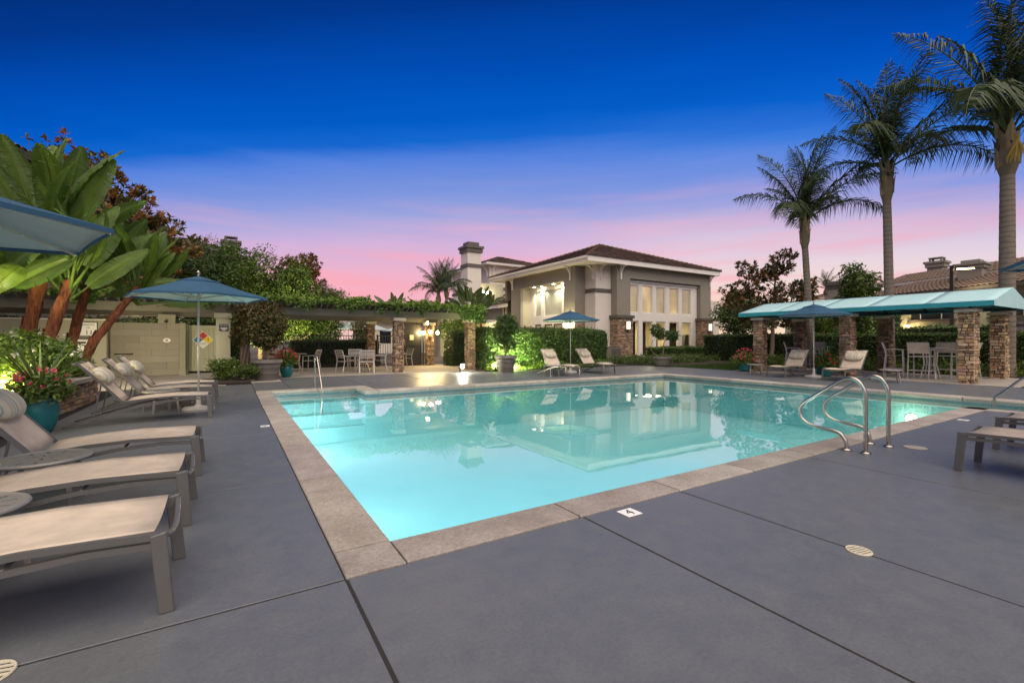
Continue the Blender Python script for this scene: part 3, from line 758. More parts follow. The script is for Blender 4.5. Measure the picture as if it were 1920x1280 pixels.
# ------------------------------------------------------------------ stone masonry
def stone_face(o, u, n, w, h, rows, rg, lo=.10, hi=.30, depth=.05, emitf=None):
    """yield ragged stones over a vertical face: o origin, u along, n outward"""
    z = 0
    while z < h - .02:
        hh = rg.uniform(*rows); hh = min(hh, h - z)
        if h - z - hh < rows[0] * .6: hh = h - z
        x = 0
        while x < w - .01:
            L = min(rg.uniform(lo, hi), w - x)
            if w - x - L < lo * .6: L = w - x
            g = .006; d = depth * rg.uniform(.35, 1)
            j = lambda a: rg.uniform(-a, a)
            a0, a1, z0, z1 = x + g, x + L - g, z + g * .8, z + hh - g * .8
            back = [(a0, 0, z0), (a1, 0, z0), (a1, 0, z1), (a0, 0, z1)]
            front = [(a0 + .010 + j(.006), d + j(.008), z0 + .007 + j(.005)), (a1 - .010 + j(.006), d + j(.008), z0 + .007 + j(.005)),
                     (a1 - .010 + j(.006), d + j(.008), z1 - .007 + j(.005)), (a0 + .010 + j(.006), d + j(.008), z1 - .007 + j(.005))]
            P = [o + u * p[0] + n * p[1] + Vector((0, 0, p[2])) for p in back + front]
            k = rg.random(); v = rg.uniform(.45, 1.45)
            c = (v, v * rg.uniform(.84, 1.0), v * rg.uniform(.70, 1.05)) if k > .15 else (v * 1.1, v * .85, v * .68)
            yield P, c
            x += L
        z += hh
ST_F = [(4, 5, 6, 7), (0, 1, 5, 4), (1, 2, 6, 5), (2, 3, 7, 6), (3, 0, 4, 7)]
def stone_column(label, x, y, w, h, seed, m='stone', single=False, group=None, capz=.10, capo=.065, name='stone_column', cat='column'):
    rg = random.Random(seed); t = thing(name, label, cat, (x, y, 0), 0, group)
    b = MB(); b.box(-w / 2 + .03, w / 2 - .03, -w / 2 + .03, w / 2 - .03, 0, h - capz); b.obj('mortar_core', M['mortar'], t)
    joined = MB(); q = w / 2 - .03
    for o, u, n in ((Vector((-q, -q, 0)), Vector((1, 0, 0)), Vector((0, -1, 0))), (Vector((q, -q, 0)), Vector((0, 1, 0)), Vector((1, 0, 0))),
                    (Vector((q, q, 0)), Vector((-1, 0, 0)), Vector((0, 1, 0))), (Vector((-q, q, 0)), Vector((0, -1, 0)), Vector((-1, 0, 0)))):
        o2 = o - u * .028
        for P, c in stone_face(o2, u, n, 2 * q + .056, h - capz, (.04, .12), rg, .07, .25, .065):
            if single:
                s = MB(); s.curvar = c; s.add(P, ST_F); s.obj('stone', M[m], t, usevar=True)
            else:
                joined.curvar = c; joined.add(P, ST_F)
    if not single: joined.obj('stone_facing', M[m], t, kind='stuff', usevar=True)
    b = MB(); e = w / 2 + capo; b.cbox(-e, e, -e, e, h - capz, h, .012); b.obj('cap', M['cap'], t)
    return t
# cabana columns
CX, CBX = 18.72, 21.92
for i, (x, y, single, lab) in enumerate([
    (CX, 10.70, False, 'stone column at the far poolside corner of the cabana, beside the teal flower pot'),
    (CX, 7.55, False, 'middle poolside stone column of the cabana, behind the two loungers'),
    (CX, 4.42, True, 'nearest stone column of the cabana, tan ledger stone in front of the bar stools'),
    (CBX, 10.70, False, 'back stone column of the cabana beside the slim palm trunk'),
    (CBX, 7.55, False, 'back stone column of the cabana behind the leftmost bar stool'),
    (CBX, 4.42, True, 'tan stone column at the rear near corner of the cabana, beside the grass')]):
    stone_column(lab, x, y, .38, 2.22, 40 + i, 'stone_tan' if single else 'stone', single, 'stone columns of the cabana')
# pergola columns
for i, (x, y, lab) in enumerate([
    (1.16, 18.0, 'stone pergola column hidden behind the big potted tree'),
    (5.74, 18.0, 'reddish stone pergola column standing alone between the dining set and the gate'),
    (8.95, 18.0, 'stone pergola column at the end under the hanging vine, beside the ground spotlight'),
    (5.72, 22.2, 'dim rear pergola column behind the dining table'),
    (8.72, 22.2, 'rear pergola column carrying a glowing lantern')]):
    stone_column(lab, x, y, .35, 2.18, 60 + i, 'stone', False, 'stone columns of the pergola', .12, .07)

# ------------------------------------------------------------------ curved planter wall at the left
pw = thing('planter_wall', 'low stone planter wall with a flat cap behind the left loungers', 'garden wall', (0, 0, 0))
path = [(-2.75, 5.2), (-2.68, 7.2), (-2.60, 9.0), (-2.50, 10.6), (-2.44, 12.2), (-2.50, 13.3), (-2.85, 14.1), (-3.6, 14.7), (-5.2, 15.1)]
rg = random.Random(9); core = MB(); many = MB()
for (x0, y0), (x1, y1) in zip(path, path[1:]):
    u = Vector((x1 - x0, y1 - y0, 0)); L = u.length; u.normalize(); n = Vector((u.y, -u.x, 0)); o = Vector((x0, y0, 0))
    core.hexa([o, o + u * L, o + u * L - n * .30, o - n * .30] + [p + Vector((0, 0, .46)) for p in (o, o + u * L, o + u * L - n * .30, o - n * .30)])
    for P, c in stone_face(o, u, n, L, .46, (.05, .11), rg, .10, .28, .045):
        if y0 > 8.5 and y1 <= 13.4:
            s = MB(); s.curvar = c; s.add(P, ST_F); s.obj('stone', M['stone'], pw, usevar=True)
        else: many.curvar = c; many.add(P, ST_F)
    m = MB(); e = .004
    q = [o + u * e + n * .07, o + u * (L - e) + n * .07, o + u * (L - e) - n * .34, o + u * e - n * .34]
    m.hexa([p + Vector((0, 0, .462)) for p in q] + [p + Vector((0, 0, .54)) for p in q]); m.obj('cap_stone', M['concrete'], pw)
core.obj('mortar_core', M['mortar'], pw); many.obj('stone_facing', M['stone'], pw, kind='stuff', usevar=True)
fill = MB(); fill.add([(x - .32, y, .44) for x, y in path] + [(-12, 15.1, .44), (-12, 5.2, .44)], [tuple(range(len(path) + 1, -1, -1))])
structure(fill.obj('planter_soil', M['soil']))

# ------------------------------------------------------------------ shower court walls and gate
sw = thing('sign_wall', 'low cream stucco wall carrying the capacity sign, behind the big paddle leaves', 'wall', (0, 0, 0))
b = MB(); b.box(-9, -3.42, 19.5, 19.75, 0, 1.93); b.obj('wall_body', M['stucco_sand'], sw)
b = MB(); b.box(-9, -3.41, 19.49, 19.76, 1.931, 1.965); b.obj('coping_strip', M['trim'], sw)
cs = thing('capacity_sign', 'white sign with black figures 11 half hidden by a leaning red trunk', 'sign', (-3.80, 19.47, 1.64))
b = MB(); b.box(-.36, .17, -.012, .012, -.23, .23); b.obj('frame', M['black_paint'], cs)
b = MB(); b.box(-.34, .15, -.016, -.008, -.21, .21); b.obj('plate', M['white_plastic'], cs)
text('CAPACITY', .085, M['black_paint'], cs, (-.095, -.018, .135), (R(90), 0, 0))
text('OF', .08, M['black_paint'], cs, (-.06, -.018, .035), (R(90), 0, 0))
text('11', .20, M['black_paint'], cs, (-.035, -.018, -.11), (R(90), 0, 0))
pb = thing('phone_box', 'white wall-mounted emergency phone box below the capacity sign', 'phone box', (-3.98, 19.40, 1.12))
b = MB(); b.cbox(-.17, .17, -.08, .09, -.21, .19, .01); b.obj('housing', M['white_plastic'], pb)
b = MB(); b.box(-.10, .10, -.088, -.079, .06, .12); b.obj('label_strip', M['black_paint'], pb)
b = MB(); b.box(.06, .11, -.09, -.079, -.08, .02); b.obj('latch', M['black_paint'], pb)
b = MB(); b.box(-.20, .20, -.12, .09, .193, .235); b.obj('hood', M['pot'], pb)

sh = thing('tiled_wall', 'sand coloured shower wall clad in long wood look tiles', 'wall', (0, 0, 0))
b = MB(); b.box(-3.6, -1.42, 20.73, 20.95, 0, 1.90); b.obj('backing', M['bark'], sh)
z = .012; rg = random.Random(3); row = 0
while z < 1.88:
    x = -3.6; off = (row % 3) * .43; first = True
    while x < -1.62:
        L = 1.2; x1 = x + (off if first and off else L); first = False; x1 = min(x1, -1.60)
        s = MB(); v = rg.uniform(.82, 1.15); s.curvar = (v, v * .99, v * rg.uniform(.93, 1.02))
        s.cbox(x + .003, x1 - .003, -.235 + .0015, -.0015, 0, .014, .0015)
        o = s.obj('wall_tile', M['wood_tile'], sh, usevar=True)
        o.location = (0, 20.73, z); o.rotation_euler = (R(90), 0, 0)
        o.location = (0, 20.73, z + .235)
        x = x1
    z += .237; row += 1
b = MB(); b.box(-1.59, -1.41, 20.60, 20.96, 0, 1.92); b.obj('end_pier', M['stucco_sand'], sh)
b = MB(); b.box(-1.60, -1.40, 20.59, 20.97, 0, .22); b.obj('pier_base', M['stucco_sand'], sh)
b = MB(); b.box(-2.22, -1.72, 20.69, 20.96, 1.905, 2.22); b.obj('upstand', M['stucco_sand'], sh)
hs = thing('outdoor_shower', 'chrome outdoor shower head mounted on the raised block of the tiled wall', 'shower head', (-1.97, 20.68, 2.0))
b = MB(); b.tube([(0, 0, .02), (0, -.10, .03), (0, -.16, -.03)], .014, 8); b.ball((0, -.17, -.05), .055, 12, 8, sz=.7); b.lathe([(.04, 0), (.05, .006), (.0, .012)], (0, -.01, .01), 12); smooth_sharp(b.obj('spray_head', M['bronze'], hs))
hv = thing('shower_valve', 'round white shower valve plate set in the middle of the tiled wall', 'valve', (-1.97, 20.70, 1.28))
n = 20; b = MB(); b.add([(.11 * math.cos(2 * PI * k / n), -.006, .085 * math.sin(2 * PI * k / n)) for k in range(n)] + [(.11 * math.cos(2 * PI * k / n), .02, .085 * math.sin(2 * PI * k / n)) for k in range(n)],
    [tuple(range(n))] + [(k, k + n, (k + 1) % n + n, (k + 1) % n) for k in range(n)]); b.obj('plate', M['white_plastic'], hv)
b = MB(); b.ball((0, -.03, 0), .03, 10, 6); b.bar((0, -.03, 0), (.13, -.04, .02), .018, .018); b.obj('lever', M['steel'], hv)
gr = thing('grab_bar', 'short dark horizontal grab bar beside the shower tiles', 'grab bar', (-3.05, 20.55, .80))
b = MB(); b.tube([(-.35, .1, 0), (-.35, 0, 0), (.12, 0, 0), (.12, .14, 0)], .017, 8); b.obj('bar', M['bronze'], gr)

gt = thing('equipment_gate', 'sage green board gate of the equipment yard with a hazard diamond', 'gate', (-.72, 21.35, 0))
for k in range(8):
    b = MB(); b.cbox(-.62 + .155 * k + .003, -.62 + .155 * (k + 1) - .003, .0, .03, .10, 1.86, .002); b.obj('board', M['gate_paint'], gt)
b = MB(); b.box(-.64, .64, -.018, -.001, 1.74, 1.86); b.box(-.64, .64, -.018, -.001, .10, .22); b.box(-.64, -.54, -.019, -.002, .22, 1.74); b.box(.54, .64, -.019, -.002, .22, 1.74); b.obj('frame', M['gate_paint'], gt)
b = MB(); b.box(-.70, -.655, -.02, .05, 0, 1.9); b.obj('gate_post', M['gate_paint'], gt)
b = MB(); b.box(-.66, -.60, -.035, -.02, 1.66, 1.76); b.box(-.66, -.60, -.035, -.02, .2, .3); b.obj('hinge', M['steel'], gt)
sd_ = thing('hazard_sign', 'diamond hazard sign with red, yellow, blue and white quarters on the gate', 'sign', (-.90, 21.31, 1.30))
q = .165
def dia(cx, cz, h, y, m, name):
    b = MB(); b.add([(cx - h, y, cz), (cx, y, cz - h), (cx + h, y, cz), (cx, y, cz + h)], [(0, 1, 2, 3)]); b.obj(name, m, sd_)
b = MB(); b.add([(-.345, 0, 0), (0, 0, -.345), (.345, 0, 0), (0, 0, .345), (-.345, .012, 0), (0, .012, -.345), (.345, .012, 0), (0, .012, .345)], [(0, 1, 2, 3), (7, 6, 5, 4), (0, 4, 5, 1), (1, 5, 6, 2), (2, 6, 7, 3), (3, 7, 4, 0)]); b.obj('plate', M['white_plastic'], sd_)
dia(0, .163, .155, -.004, M['sign_red'], 'red_quarter'); dia(.163, 0, .155, -.004, M['sign_yellow'], 'yellow_quarter'); dia(-.163, 0, .155, -.004, M['sign_blue'], 'blue_quarter'); dia(0, -.163, .15, -.004, M['white_plastic'], 'white_quarter')
text('1', .20, M['black_paint'], sd_, (.165, -.006, 0), (R(90), 0, 0)); text('2', .18, M['black_paint'], sd_, (0, -.006, .165), (R(90), 0, 0)); text('2', .18, M['black_paint'], sd_, (-.165, -.006, 0), (R(90), 0, 0)); text('OXY', .085, M['black_paint'], sd_, (0, -.006, -.15), (R(90), 0, 0))
po = thing('gate_pier', 'cream stucco pier with a small dark plaque beside the gate', 'pier', (-.20, 17.9, 0))
b = MB(); b.box(-.20, .20, -.20, .20, 0, 2.02); b.obj('shaft', M['stucco_sand'], po)
b = MB(); b.cbox(-.25, .25, -.25, .25, 2.02, 2.18, .012); b.obj('cap', M['stucco_sand'], po)
pq = thing('wall_plaque', 'small dark plaque with white lines of print on the cream pier', 'sign', (-.18, 17.685, 1.70))
b = MB(); b.cbox(-.13, .13, -.115, .115, 0, .012, .003); o = b.obj('plate', M['sign_dark'], pq); o.rotation_euler = (R(90), 0, 0)
text('POOL RULES', .036, M['white_plastic'], pq, (0, -.014, .072), (R(90), 0, 0))
b = MB()
for k, w_ in enumerate((.20, .18, .16)): b.box(-w_ / 2, w_ / 2, -.0155, -.0125, -.01 - k * .025, .0 - k * .025)
b.box(-.05, .05, -.0155, -.0125, -.092, -.082); b.obj('print_line', M['white_plastic'], pq)
# ------------------------------------------------------------------ pergolas
def pergola(name, label, x0, x1, ya, yb, z, rstep, rx0, rx1, curl=True):
    t = thing(name, label, 'pergola', (0, 0, 0))
    for y in (ya, yb):
        for dy in (-.11, .06):
            b = MB()
            prof = [(x0, z), (x0 + .10, z - .0), (x1 - .0, z)]
            b.add([(x0 + .22, y + dy, z), (x1 - .22, y + dy, z), (x1, y + dy, z + .14), (x1, y + dy, z + .26), (x0, y + dy, z + .26), (x0, y + dy, z + .14),
                   (x0 + .22, y + dy + .05, z), (x1 - .22, y + dy + .05, z), (x1, y + dy + .05, z + .14), (x1, y + dy + .05, z + .26), (x0, y + dy + .05, z + .26), (x0, y + dy + .05, z + .14)],
                  [(0, 1, 2, 3, 4, 5), (11, 10, 9, 8, 7, 6)] + [(i, 6 + i, 6 + (i + 1) % 6, (i + 1) % 6) for i in range(6)])
            b.obj('beam', M['beam'], t)
    # one rafter, then copies; the ends sweep up in a curve
    e0, e1 = ya - .48, yb + .48
    b = MB()
    lo = [(e0, .135), (e0 + .06, .07), (e0 + .16, .02), (e0 + .30, 0), (e1 - .30, 0), (e1 - .16, .02), (e1 - .06, .07), (e1, .135)]
    top = [(e1, .17), (e0, .17)]
    pr = lo + top; n = len(pr)
    b.add([(-.022, y, zz) for y, zz in pr] + [(.022, y, zz) for y, zz in pr], [tuple(range(n - 1, -1, -1)), tuple(range(n, 2 * n))] + [(i, (i + 1) % n, n + (i + 1) % n, n + i) for i in range(n)])
    first = None; x = rx0
    while x <= rx1:
        if first is None: o = first = b.obj('rafter', M['rafter'], t)
        else: o = dup(first, parent=t)
        o.location = (x, 0, z + .262 + rnd.uniform(-.004, .004)); x += rstep
    return t
pergola('pergola', 'long olive pergola roofed with leafy vine behind the pool', .72, 9.35, 18.0, 22.2, 2.19, .215, .85, 9.25)
pergola('pergola', 'olive pergola with open rafters over the shower court', -7.5, .20, 17.9, 21.6, 2.19, .30, -7.3, .1)

# ------------------------------------------------------------------ cabana canopy
cb = thing('cabana_canopy', 'long aqua gabled canopy with teal valance on stone columns', 'canopy', (0, 0, 0))
cx0, cx1, cy0, cy1, zt, zb, zr = 18.34, 22.3, 3.80, 11.42, 2.42, 2.27, 2.90
cm_ = (cx0 + cx1) / 2
nseg = 5
for k in range(nseg):
    a, c = cy0 + (cy1 - cy0) * k / nseg, cy0 + (cy1 - cy0) * (k + 1) / nseg; e = .0012
    b = MB(); N_ = 6
    for side, xx in ((0, cx0), (1, cx1)):
        g = []
        for i in range(N_ + 1):
            for j in range(7):
                u, v = i / N_, j / 6; sag = -.004 * math.sin(PI * u) * math.sin(PI * v)
                g.append((xx + (cm_ - xx) * u, a + e + (c - a - 2 * e) * v, zt + (zr - zt) * u + sag))
        b.add(g, [(i * 7 + j, i * 7 + j + 1, (i + 1) * 7 + j + 1, (i + 1) * 7 + j) if side else ((i + 1) * 7 + j, (i + 1) * 7 + j + 1, i * 7 + j + 1, i * 7 + j) for i in range(N_) for j in range(6)])
    o = b.obj('roof_panel', M['aqua_top'], cb, smooth=True); so = o.modifiers.new('s', 'SOLIDIFY'); so.thickness = .006
for y in (cy0 - .004, cy1 + .001):
    b = MB(); b.add([(cx0, y, zb), (cx1, y, zb), (cx1, y, zt), (cm_, y, zr), (cx0, y, zt)] + [(cx0, y + .003, zb), (cx1, y + .003, zb), (cx1, y + .003, zt), (cm_, y + .003, zr), (cx0, y + .003, zt)], [(0, 1, 2, 3, 4), (9, 8, 7, 6, 5)]); b.obj('gable_panel', M['aqua_top'], cb)
for x in (cx0 - .005, cx1 + .002):
    b = MB(); b.box(x, x + .003, cy0, cy1, zb, zt - .001); b.obj('valance', M['aqua_drop'], cb)
b = MB()
for y in np.linspace(cy0 + .1, cy1 - .1, 7):
    b.bar((cx0 + .05, y, zb + .06), (cx1 - .05, y, zb + .06), .04, .05); b.bar((cx0 + .05, y, zb + .1), (cm_, y, zr - .05), .03, .04); b.bar((cx1 - .05, y, zb + .1), (cm_, y, zr - .05), .03, .04)
for x in (cx0 + .06, cx1 - .06): b.bar((x, cy0 + .05, zb + .06), (x, cy1 - .05, zb + .06), .05, .05)
b.bar((cm_, cy0 + .05, zr - .05), (cm_, cy1 - .05, zr - .05), .04, .04)
b.obj('frame', M['bronze'], cb)

# ------------------------------------------------------------------ picket fence and gate behind the pergola
fe = thing('iron_fence', 'dark iron picket fence across the back of the pergola', 'fence', (0, 0, 0))
pk = MB(); pk.box(-.008, .008, -.008, .008, 0, 1.42); p0 = None
x = 1.5
while x < 8.4:
    if abs(x - 5.72) > .32:
        if p0 is None: o = p0 = pk.obj('picket', M['black_metal'], fe)
        else: o = dup(p0, parent=fe)
        o.location = (x, 22.2, .06)
    x += .115
b = MB(); b.bar((1.45, 22.2, 1.50), (5.44, 22.2, 1.50), .03, .04); b.bar((6.0, 22.2, 1.50), (8.4, 22.2, 1.50), .03, .04); b.bar((1.45, 22.2, .14), (5.44, 22.2, .14), .03, .035); b.bar((6.0, 22.2, .14), (8.4, 22.2, .14), .03, .035); b.obj('fence_rail', M['black_metal'], fe)
for x in (1.45, 3.45, 6.05, 7.2, 8.38):
    b = MB(); b.box(x - .03, x + .03, 22.17, 22.23, .005, 1.56); b.obj('fence_post', M['black_metal'], fe)
gp = thing('exit_gate', 'dark mesh gate panel with a pale notice, between the two right pergola columns', 'gate', (7.75, 22.12, 0))
b = MB(); b.box(-.5, -.46, -.02, .02, .02, 2.1); b.box(.46, .5, -.02, .02, .02, 2.1); b.box(-.46, .46, -.02, .02, 2.05, 2.1); b.box(-.46, .46, -.02, .02, .02, .2); b.box(-.46, .46, -.02, .02, 1.0, 1.08); b.obj('frame', M['bronze'], gp)
b = MB(); b.box(-.46, .46, -.006, .006, .2, 1.0); b.box(-.46, .46, -.006, .006, 1.08, 2.05); b.obj('mesh_panel', M['black_metal'], gp)
b = MB(); b.box(-.12, .08, -.035, -.022, 1.30, 1.55); b.obj('notice', M['cap'], gp)
b = MB(); b.bar((-.38, -.05, 1.0), (-.38, -.05, 1.2), .03, .03); b.obj('handle', M['steel'], gp)
# ================================================================== BUILDINGS
def tiled_face(mb, a, b, c, d, rg, row=.36, tile=.34, thick=.05):
    """flat tiles in courses over the face a-b (eave) c-d (ridge; may meet in a point)"""
    a, b, c, d = map(Vector, (a, b, c, d)); n = (b - a).cross(d - a).normalized()
    if n.z < 0: n = -n
    L = ((c + d) / 2 - (a + b) / 2).length; rows = max(2, int(L / row))
    for i in range(rows):
        f0, f1 = i / rows, min(1, (i + 1.12) / rows)
        l0, r0, l1, r1 = a.lerp(d, f0), b.lerp(c, f0), a.lerp(d, f1), b.lerp(c, f1)
        w = (r0 - l0).length; m = max(1, int(w / tile)); off = (i % 2) * .5
        for k in range(m + 1):
            u0, u1 = max(0, (k - off) / m), min(1, (k + 1 - off) / m)
            if u1 - u0 < .01 / max(.1, w): continue
            v = rg.uniform(.62, 1.35); mb.curvar = (v, v * rg.uniform(.9, 1.05), v * rg.uniform(.85, 1.1))
            lift = n * (thick + rg.uniform(-.012, .016)); low = n * .008; g = .012 / max(.1, w)
            p = [l0.lerp(r0, u0 + g), l0.lerp(r0, u1 - g), l1.lerp(r1, u1 - g), l1.lerp(r1, u0 + g)]
            mb.add([p[0] + lift, p[1] + lift, p[2] + low, p[3] + low, p[0], p[1]], [(0, 1, 2, 3), (4, 5, 1, 0), (4, 0, 3), (1, 5, 2)])
def barrel_face(mb, a, b, c, d, rg, period=.30, amp=.055, seg=6, courses=.42):
    """barrel tiles: a corrugated sheet stepped in courses"""
    a, b, c, d = map(Vector, (a, b, c, d)); n = (b - a).cross(d - a).normalized()
    if n.z < 0: n = -n
    m = max(2, int((b - a).length / period)); L = ((c + d) / 2 - (a + b) / 2).length; rows = max(2, int(L / courses))
    for i in range(rows):
        f0, f1 = i / rows, (i + 1) / rows
        v = rg.uniform(.8, 1.2); mb.curvar = (v, v, v)
        vs = []; fs = []; N_ = m * seg
        for f, lift in ((f0, .035), (f1, .0)):
            l, r = a.lerp(d, f), b.lerp(c, f)
            for k in range(N_ + 1):
                u = k / N_; vs.append(l.lerp(r, u) + n * (amp * abs(math.sin(PI * u * m)) + lift))
        for k in range(N_): fs.append((k, k + 1, N_ + 2 + k, N_ + 1 + k))
        mb.add(vs, fs)
rg = random.Random(21)
ch = thing('clubhouse', 'grey and cream stucco clubhouse with a tiled hip roof and tall lit windows', 'building', (0, 0, 0))
ZS = 6.40                                           # soffit
def part(name, m, boxes, parent=ch, **k):
    b = MB()
    for q in boxes: b.box(*q)
    return b.obj(name, M[m], parent, **k)
# left facade with the lit alcove
part('wall', 'stucco_grey', [(20.05, 20.30, 24.27, 25.50, 0, ZS), (20.05, 20.30, 31.14, 32.6, 0, ZS), (20.05, 20.30, 25.50, 31.14, 5.50, ZS), (20.30, 20.95, 24.27, 25.49, 0, ZS)])
part('reveal', 'stucco_sand', [(20.301, 20.98, 31.14, 31.30, 0, 5.5), (20.301, 20.98, 25.32, 25.499, 0, 5.5), (20.301, 20.98, 25.50, 31.14, 5.501, 5.6)])
yw = [31.14, 30.43, 29.6, 29.14, 26.9, 25.50]
bx = [(20.98, 21.08, yw[i + 1], yw[i], 0, 5.5) for i in (0, 2, 4)] + [(20.98, 21.08, a, b_, z0, z1) for a, b_ in ((29.6, 30.43), (26.9, 29.14)) for z0, z1 in ((5.24, 5.5), (2.55, 3.18), (0, .25))]
part('window_surround', 'trim', bx)
for a, b_ in ((29.6, 30.43), (26.9, 29.14)):
    o = part('window', 'trim', [(21.0, 21.06, a, a + .06, 3.18, 5.24), (21.0, 21.06, b_ - .06, b_, 3.18, 5.24), (21.0, 21.06, a + .06, b_ - .06, 5.18, 5.24), (21.0, 21.06, a + .06, b_ - .06, 3.18, 3.24)])
    part('blind', 'trim', [(21.07, 21.08, a, b_, 3.18, 5.24)], o); part('pane', 'glass', [(21.03, 21.034, a + .06, b_ - .06, 3.24, 5.18)], o)
for a, b_ in ((29.6, 30.43), (28.1, 29.14), (26.9, 27.95)):
    o = part('window', 'bronze', [(21.0, 21.06, a, a + .09, .25, 2.55), (21.0, 21.06, b_ - .09, b_, .25, 2.55), (21.0, 21.06, a + .09, b_ - .09, 2.44, 2.55)])
    part('blind', 'blind', [(21.07, 21.08, a, b_, .25, 2.55)], o); part('pane', 'glass', [(21.03, 21.034, a + .09, b_ - .09, .25, 2.44)], o)
part('mullion', 'trim', [(20.98, 21.08, 27.95, 28.1, .25, 2.55)])
for i, (x, y) in enumerate(((20.55, 27.4), (20.55, 29.9), (20.78, 26.6), (20.78, 29.2))):
    b = MB(); b.lathe([(.11, .0), (.11, .012), (.09, .012)], (x, y, 5.486), 16); o = b.obj('downlight', M['trim'], ch)
    b = MB(); b.lathe([(.085, 0), (.085, .006)], (x, y, 5.484), 14); b.obj('lens', M['lamp_white'], o)
    light('downlight_lamp', 'SPOT', (x, y, 5.46), 110, (1, .88, .62), .06, (x + .12, y, 0), o, 115, .5)
# corner bay
part('wall', 'stucco_white', [(20.96, 22.36, 23.19, 25.0, 0, 4.55), (21.0, 22.36, 23.23, 25.0, 4.55, ZS)])
part('band', 'trim_dark', [(20.90, 22.36, 23.13, 24.2, 4.553, 4.80)])
# front
part('wall', 'stucco_grey', [(22.36, 23.63, 22.62, 24.0, 2.9, ZS), (31.32, 32.6, 22.62, 24.0, 2.9, ZS), (23.63, 31.32, 22.62, 24.0, 5.58, ZS), (32.3, 32.6, 24.0, 34.0, 0, ZS), (20.3, 32.3, 33.7, 34.0, 0, ZS)])
part('wall', 'stucco_white', [(32.61, 34.4, 23.1, 26, 0, 4.5)])
part('reveal', 'stucco_grey', [(23.55, 23.629, 22.70, 22.97, 0, 5.58), (31.321, 31.4, 22.70, 22.97, 0, 5.58)])
fx = lambda px, Y: Y * math.tan(HEAD + math.atan((px - 960) / 855))
wx = [(fx(a, 23.0), fx(b_, 23.0)) for a, b_ in ((1181.5, 1197), (1204.3, 1223), (1229.8, 1247.3), (1254.3, 1272), (1278, 1294.5))]
ed = [23.63] + [v for p in wx for v in p] + [31.32]
ed[1] = 23.66
bx = [(ed[2 * i], ed[2 * i + 1], 22.97, 23.12, 0, 5.58) for i in range(1, 6)]
for a, b_ in zip(ed[1::2], ed[2::2]): bx += [(a, b_, 22.971, 23.12, 5.22, 5.58), (a, b_, 22.971, 23.12, 2.66, 3.26), (a, b_, 22.971, 23.12, 0, .2)]
part('window_surround', 'trim', bx)
part('window_head', 'trim', [(23.63, 31.32, 22.86, 22.968, 5.40, 5.52)])
for i, (a, b_) in enumerate(zip(ed[1::2], ed[2::2])):
    o = part('window', 'trim', [(a, a + .05, 23.03, 23.08, 3.26, 5.22), (b_ - .05, b_, 23.03, 23.08, 3.26, 5.22), (a + .05, b_ - .05, 23.03, 23.08, 5.17, 5.22), (a + .05, b_ - .05, 23.03, 23.08, 3.26, 3.31)])
    part('blind', 'blind_bright' if i in (1, 3) else 'blind', [(a + .01, b_ - .01, 23.13, 23.14, 3.2, 5.24)], o); part('pane', 'glass', [(a + .05, b_ - .05, 23.05, 23.054, 3.31, 5.17)], o)
    o = part('window', 'trim', [(a, a + .04, 23.03, 23.08, .2, 2.66), (b_ - .04, b_, 23.03, 23.08, .2, 2.66), (a + .04, b_ - .04, 23.03, 23.08, 2.6, 2.66)])
    part('pane', 'glass', [(a + .04, b_ - .04, 23.05, 23.054, .2, 2.6)], o)
# interior of the lit room
part('interior_wall', 'interior', [(22.4, 32.3, 28.6, 28.7, 0, 3.1), (22.3, 22.4, 24.0, 28.6, 0, 3.1), (32.2, 32.3, 24.0, 28.6, 0, 3.1)])
part('interior_floor', 'furniture', [(22.4, 32.2, 23.15, 28.6, -.02, .02)])
part('interior_ceiling', 'interior', [(22.4, 32.2, 23.15, 28.6, 3.101, 3.2)])
for a, b_, y, z0, z1 in ((1181, 1191, 23.9, 0, 2.7), (1204, 1210.5, 24.2, 0, 2.7), (1256, 1268, 24.0, .1, 2.7), (1232, 1238, 27.6, 0, 1.4)):
    part('interior_panel', 'furniture', [(fx(a, y), fx(b_, y), y, y + .2, z0, z1)])
o = bpy.data.objects.new('tall_chair', None); C.objects.link(o); o.parent = ch
b = MB(); x = fx(1286, 24.4); b.hexa([(x - .25, 24.4, .75), (x + .3, 24.4, .95), (x + .3, 24.8, .95), (x - .25, 24.8, .75), (x - .05, 24.4, 1.75), (x + .42, 24.4, 1.75), (x + .42, 24.8, 1.75), (x - .05, 24.8, 1.75)])
b.hexa([(x - .45, 24.3, .62), (x + .25, 24.3, .62), (x + .25, 24.9, .62), (x - .45, 24.9, .62), (x - .5, 24.3, .76), (x + .28, 24.3, .9), (x + .28, 24.9, .9), (x - .5, 24.9, .76)])
for q in (-.3, .15): b.bar((x + q, 24.6, 0), (x + q * .6, 24.6, .63), .06, .06)
b.obj('seat', M['furniture'], o)
light('room_lamp', 'AREA', (25, 26.2, 3.05), 120, (1, .84, .54), 1.6, (25, 26.2, 0), ch); light('room_lamp', 'AREA', (29.5, 26.2, 3.05), 120, (1, .84, .54), 1.6, (29.5, 26.2, 0), ch)
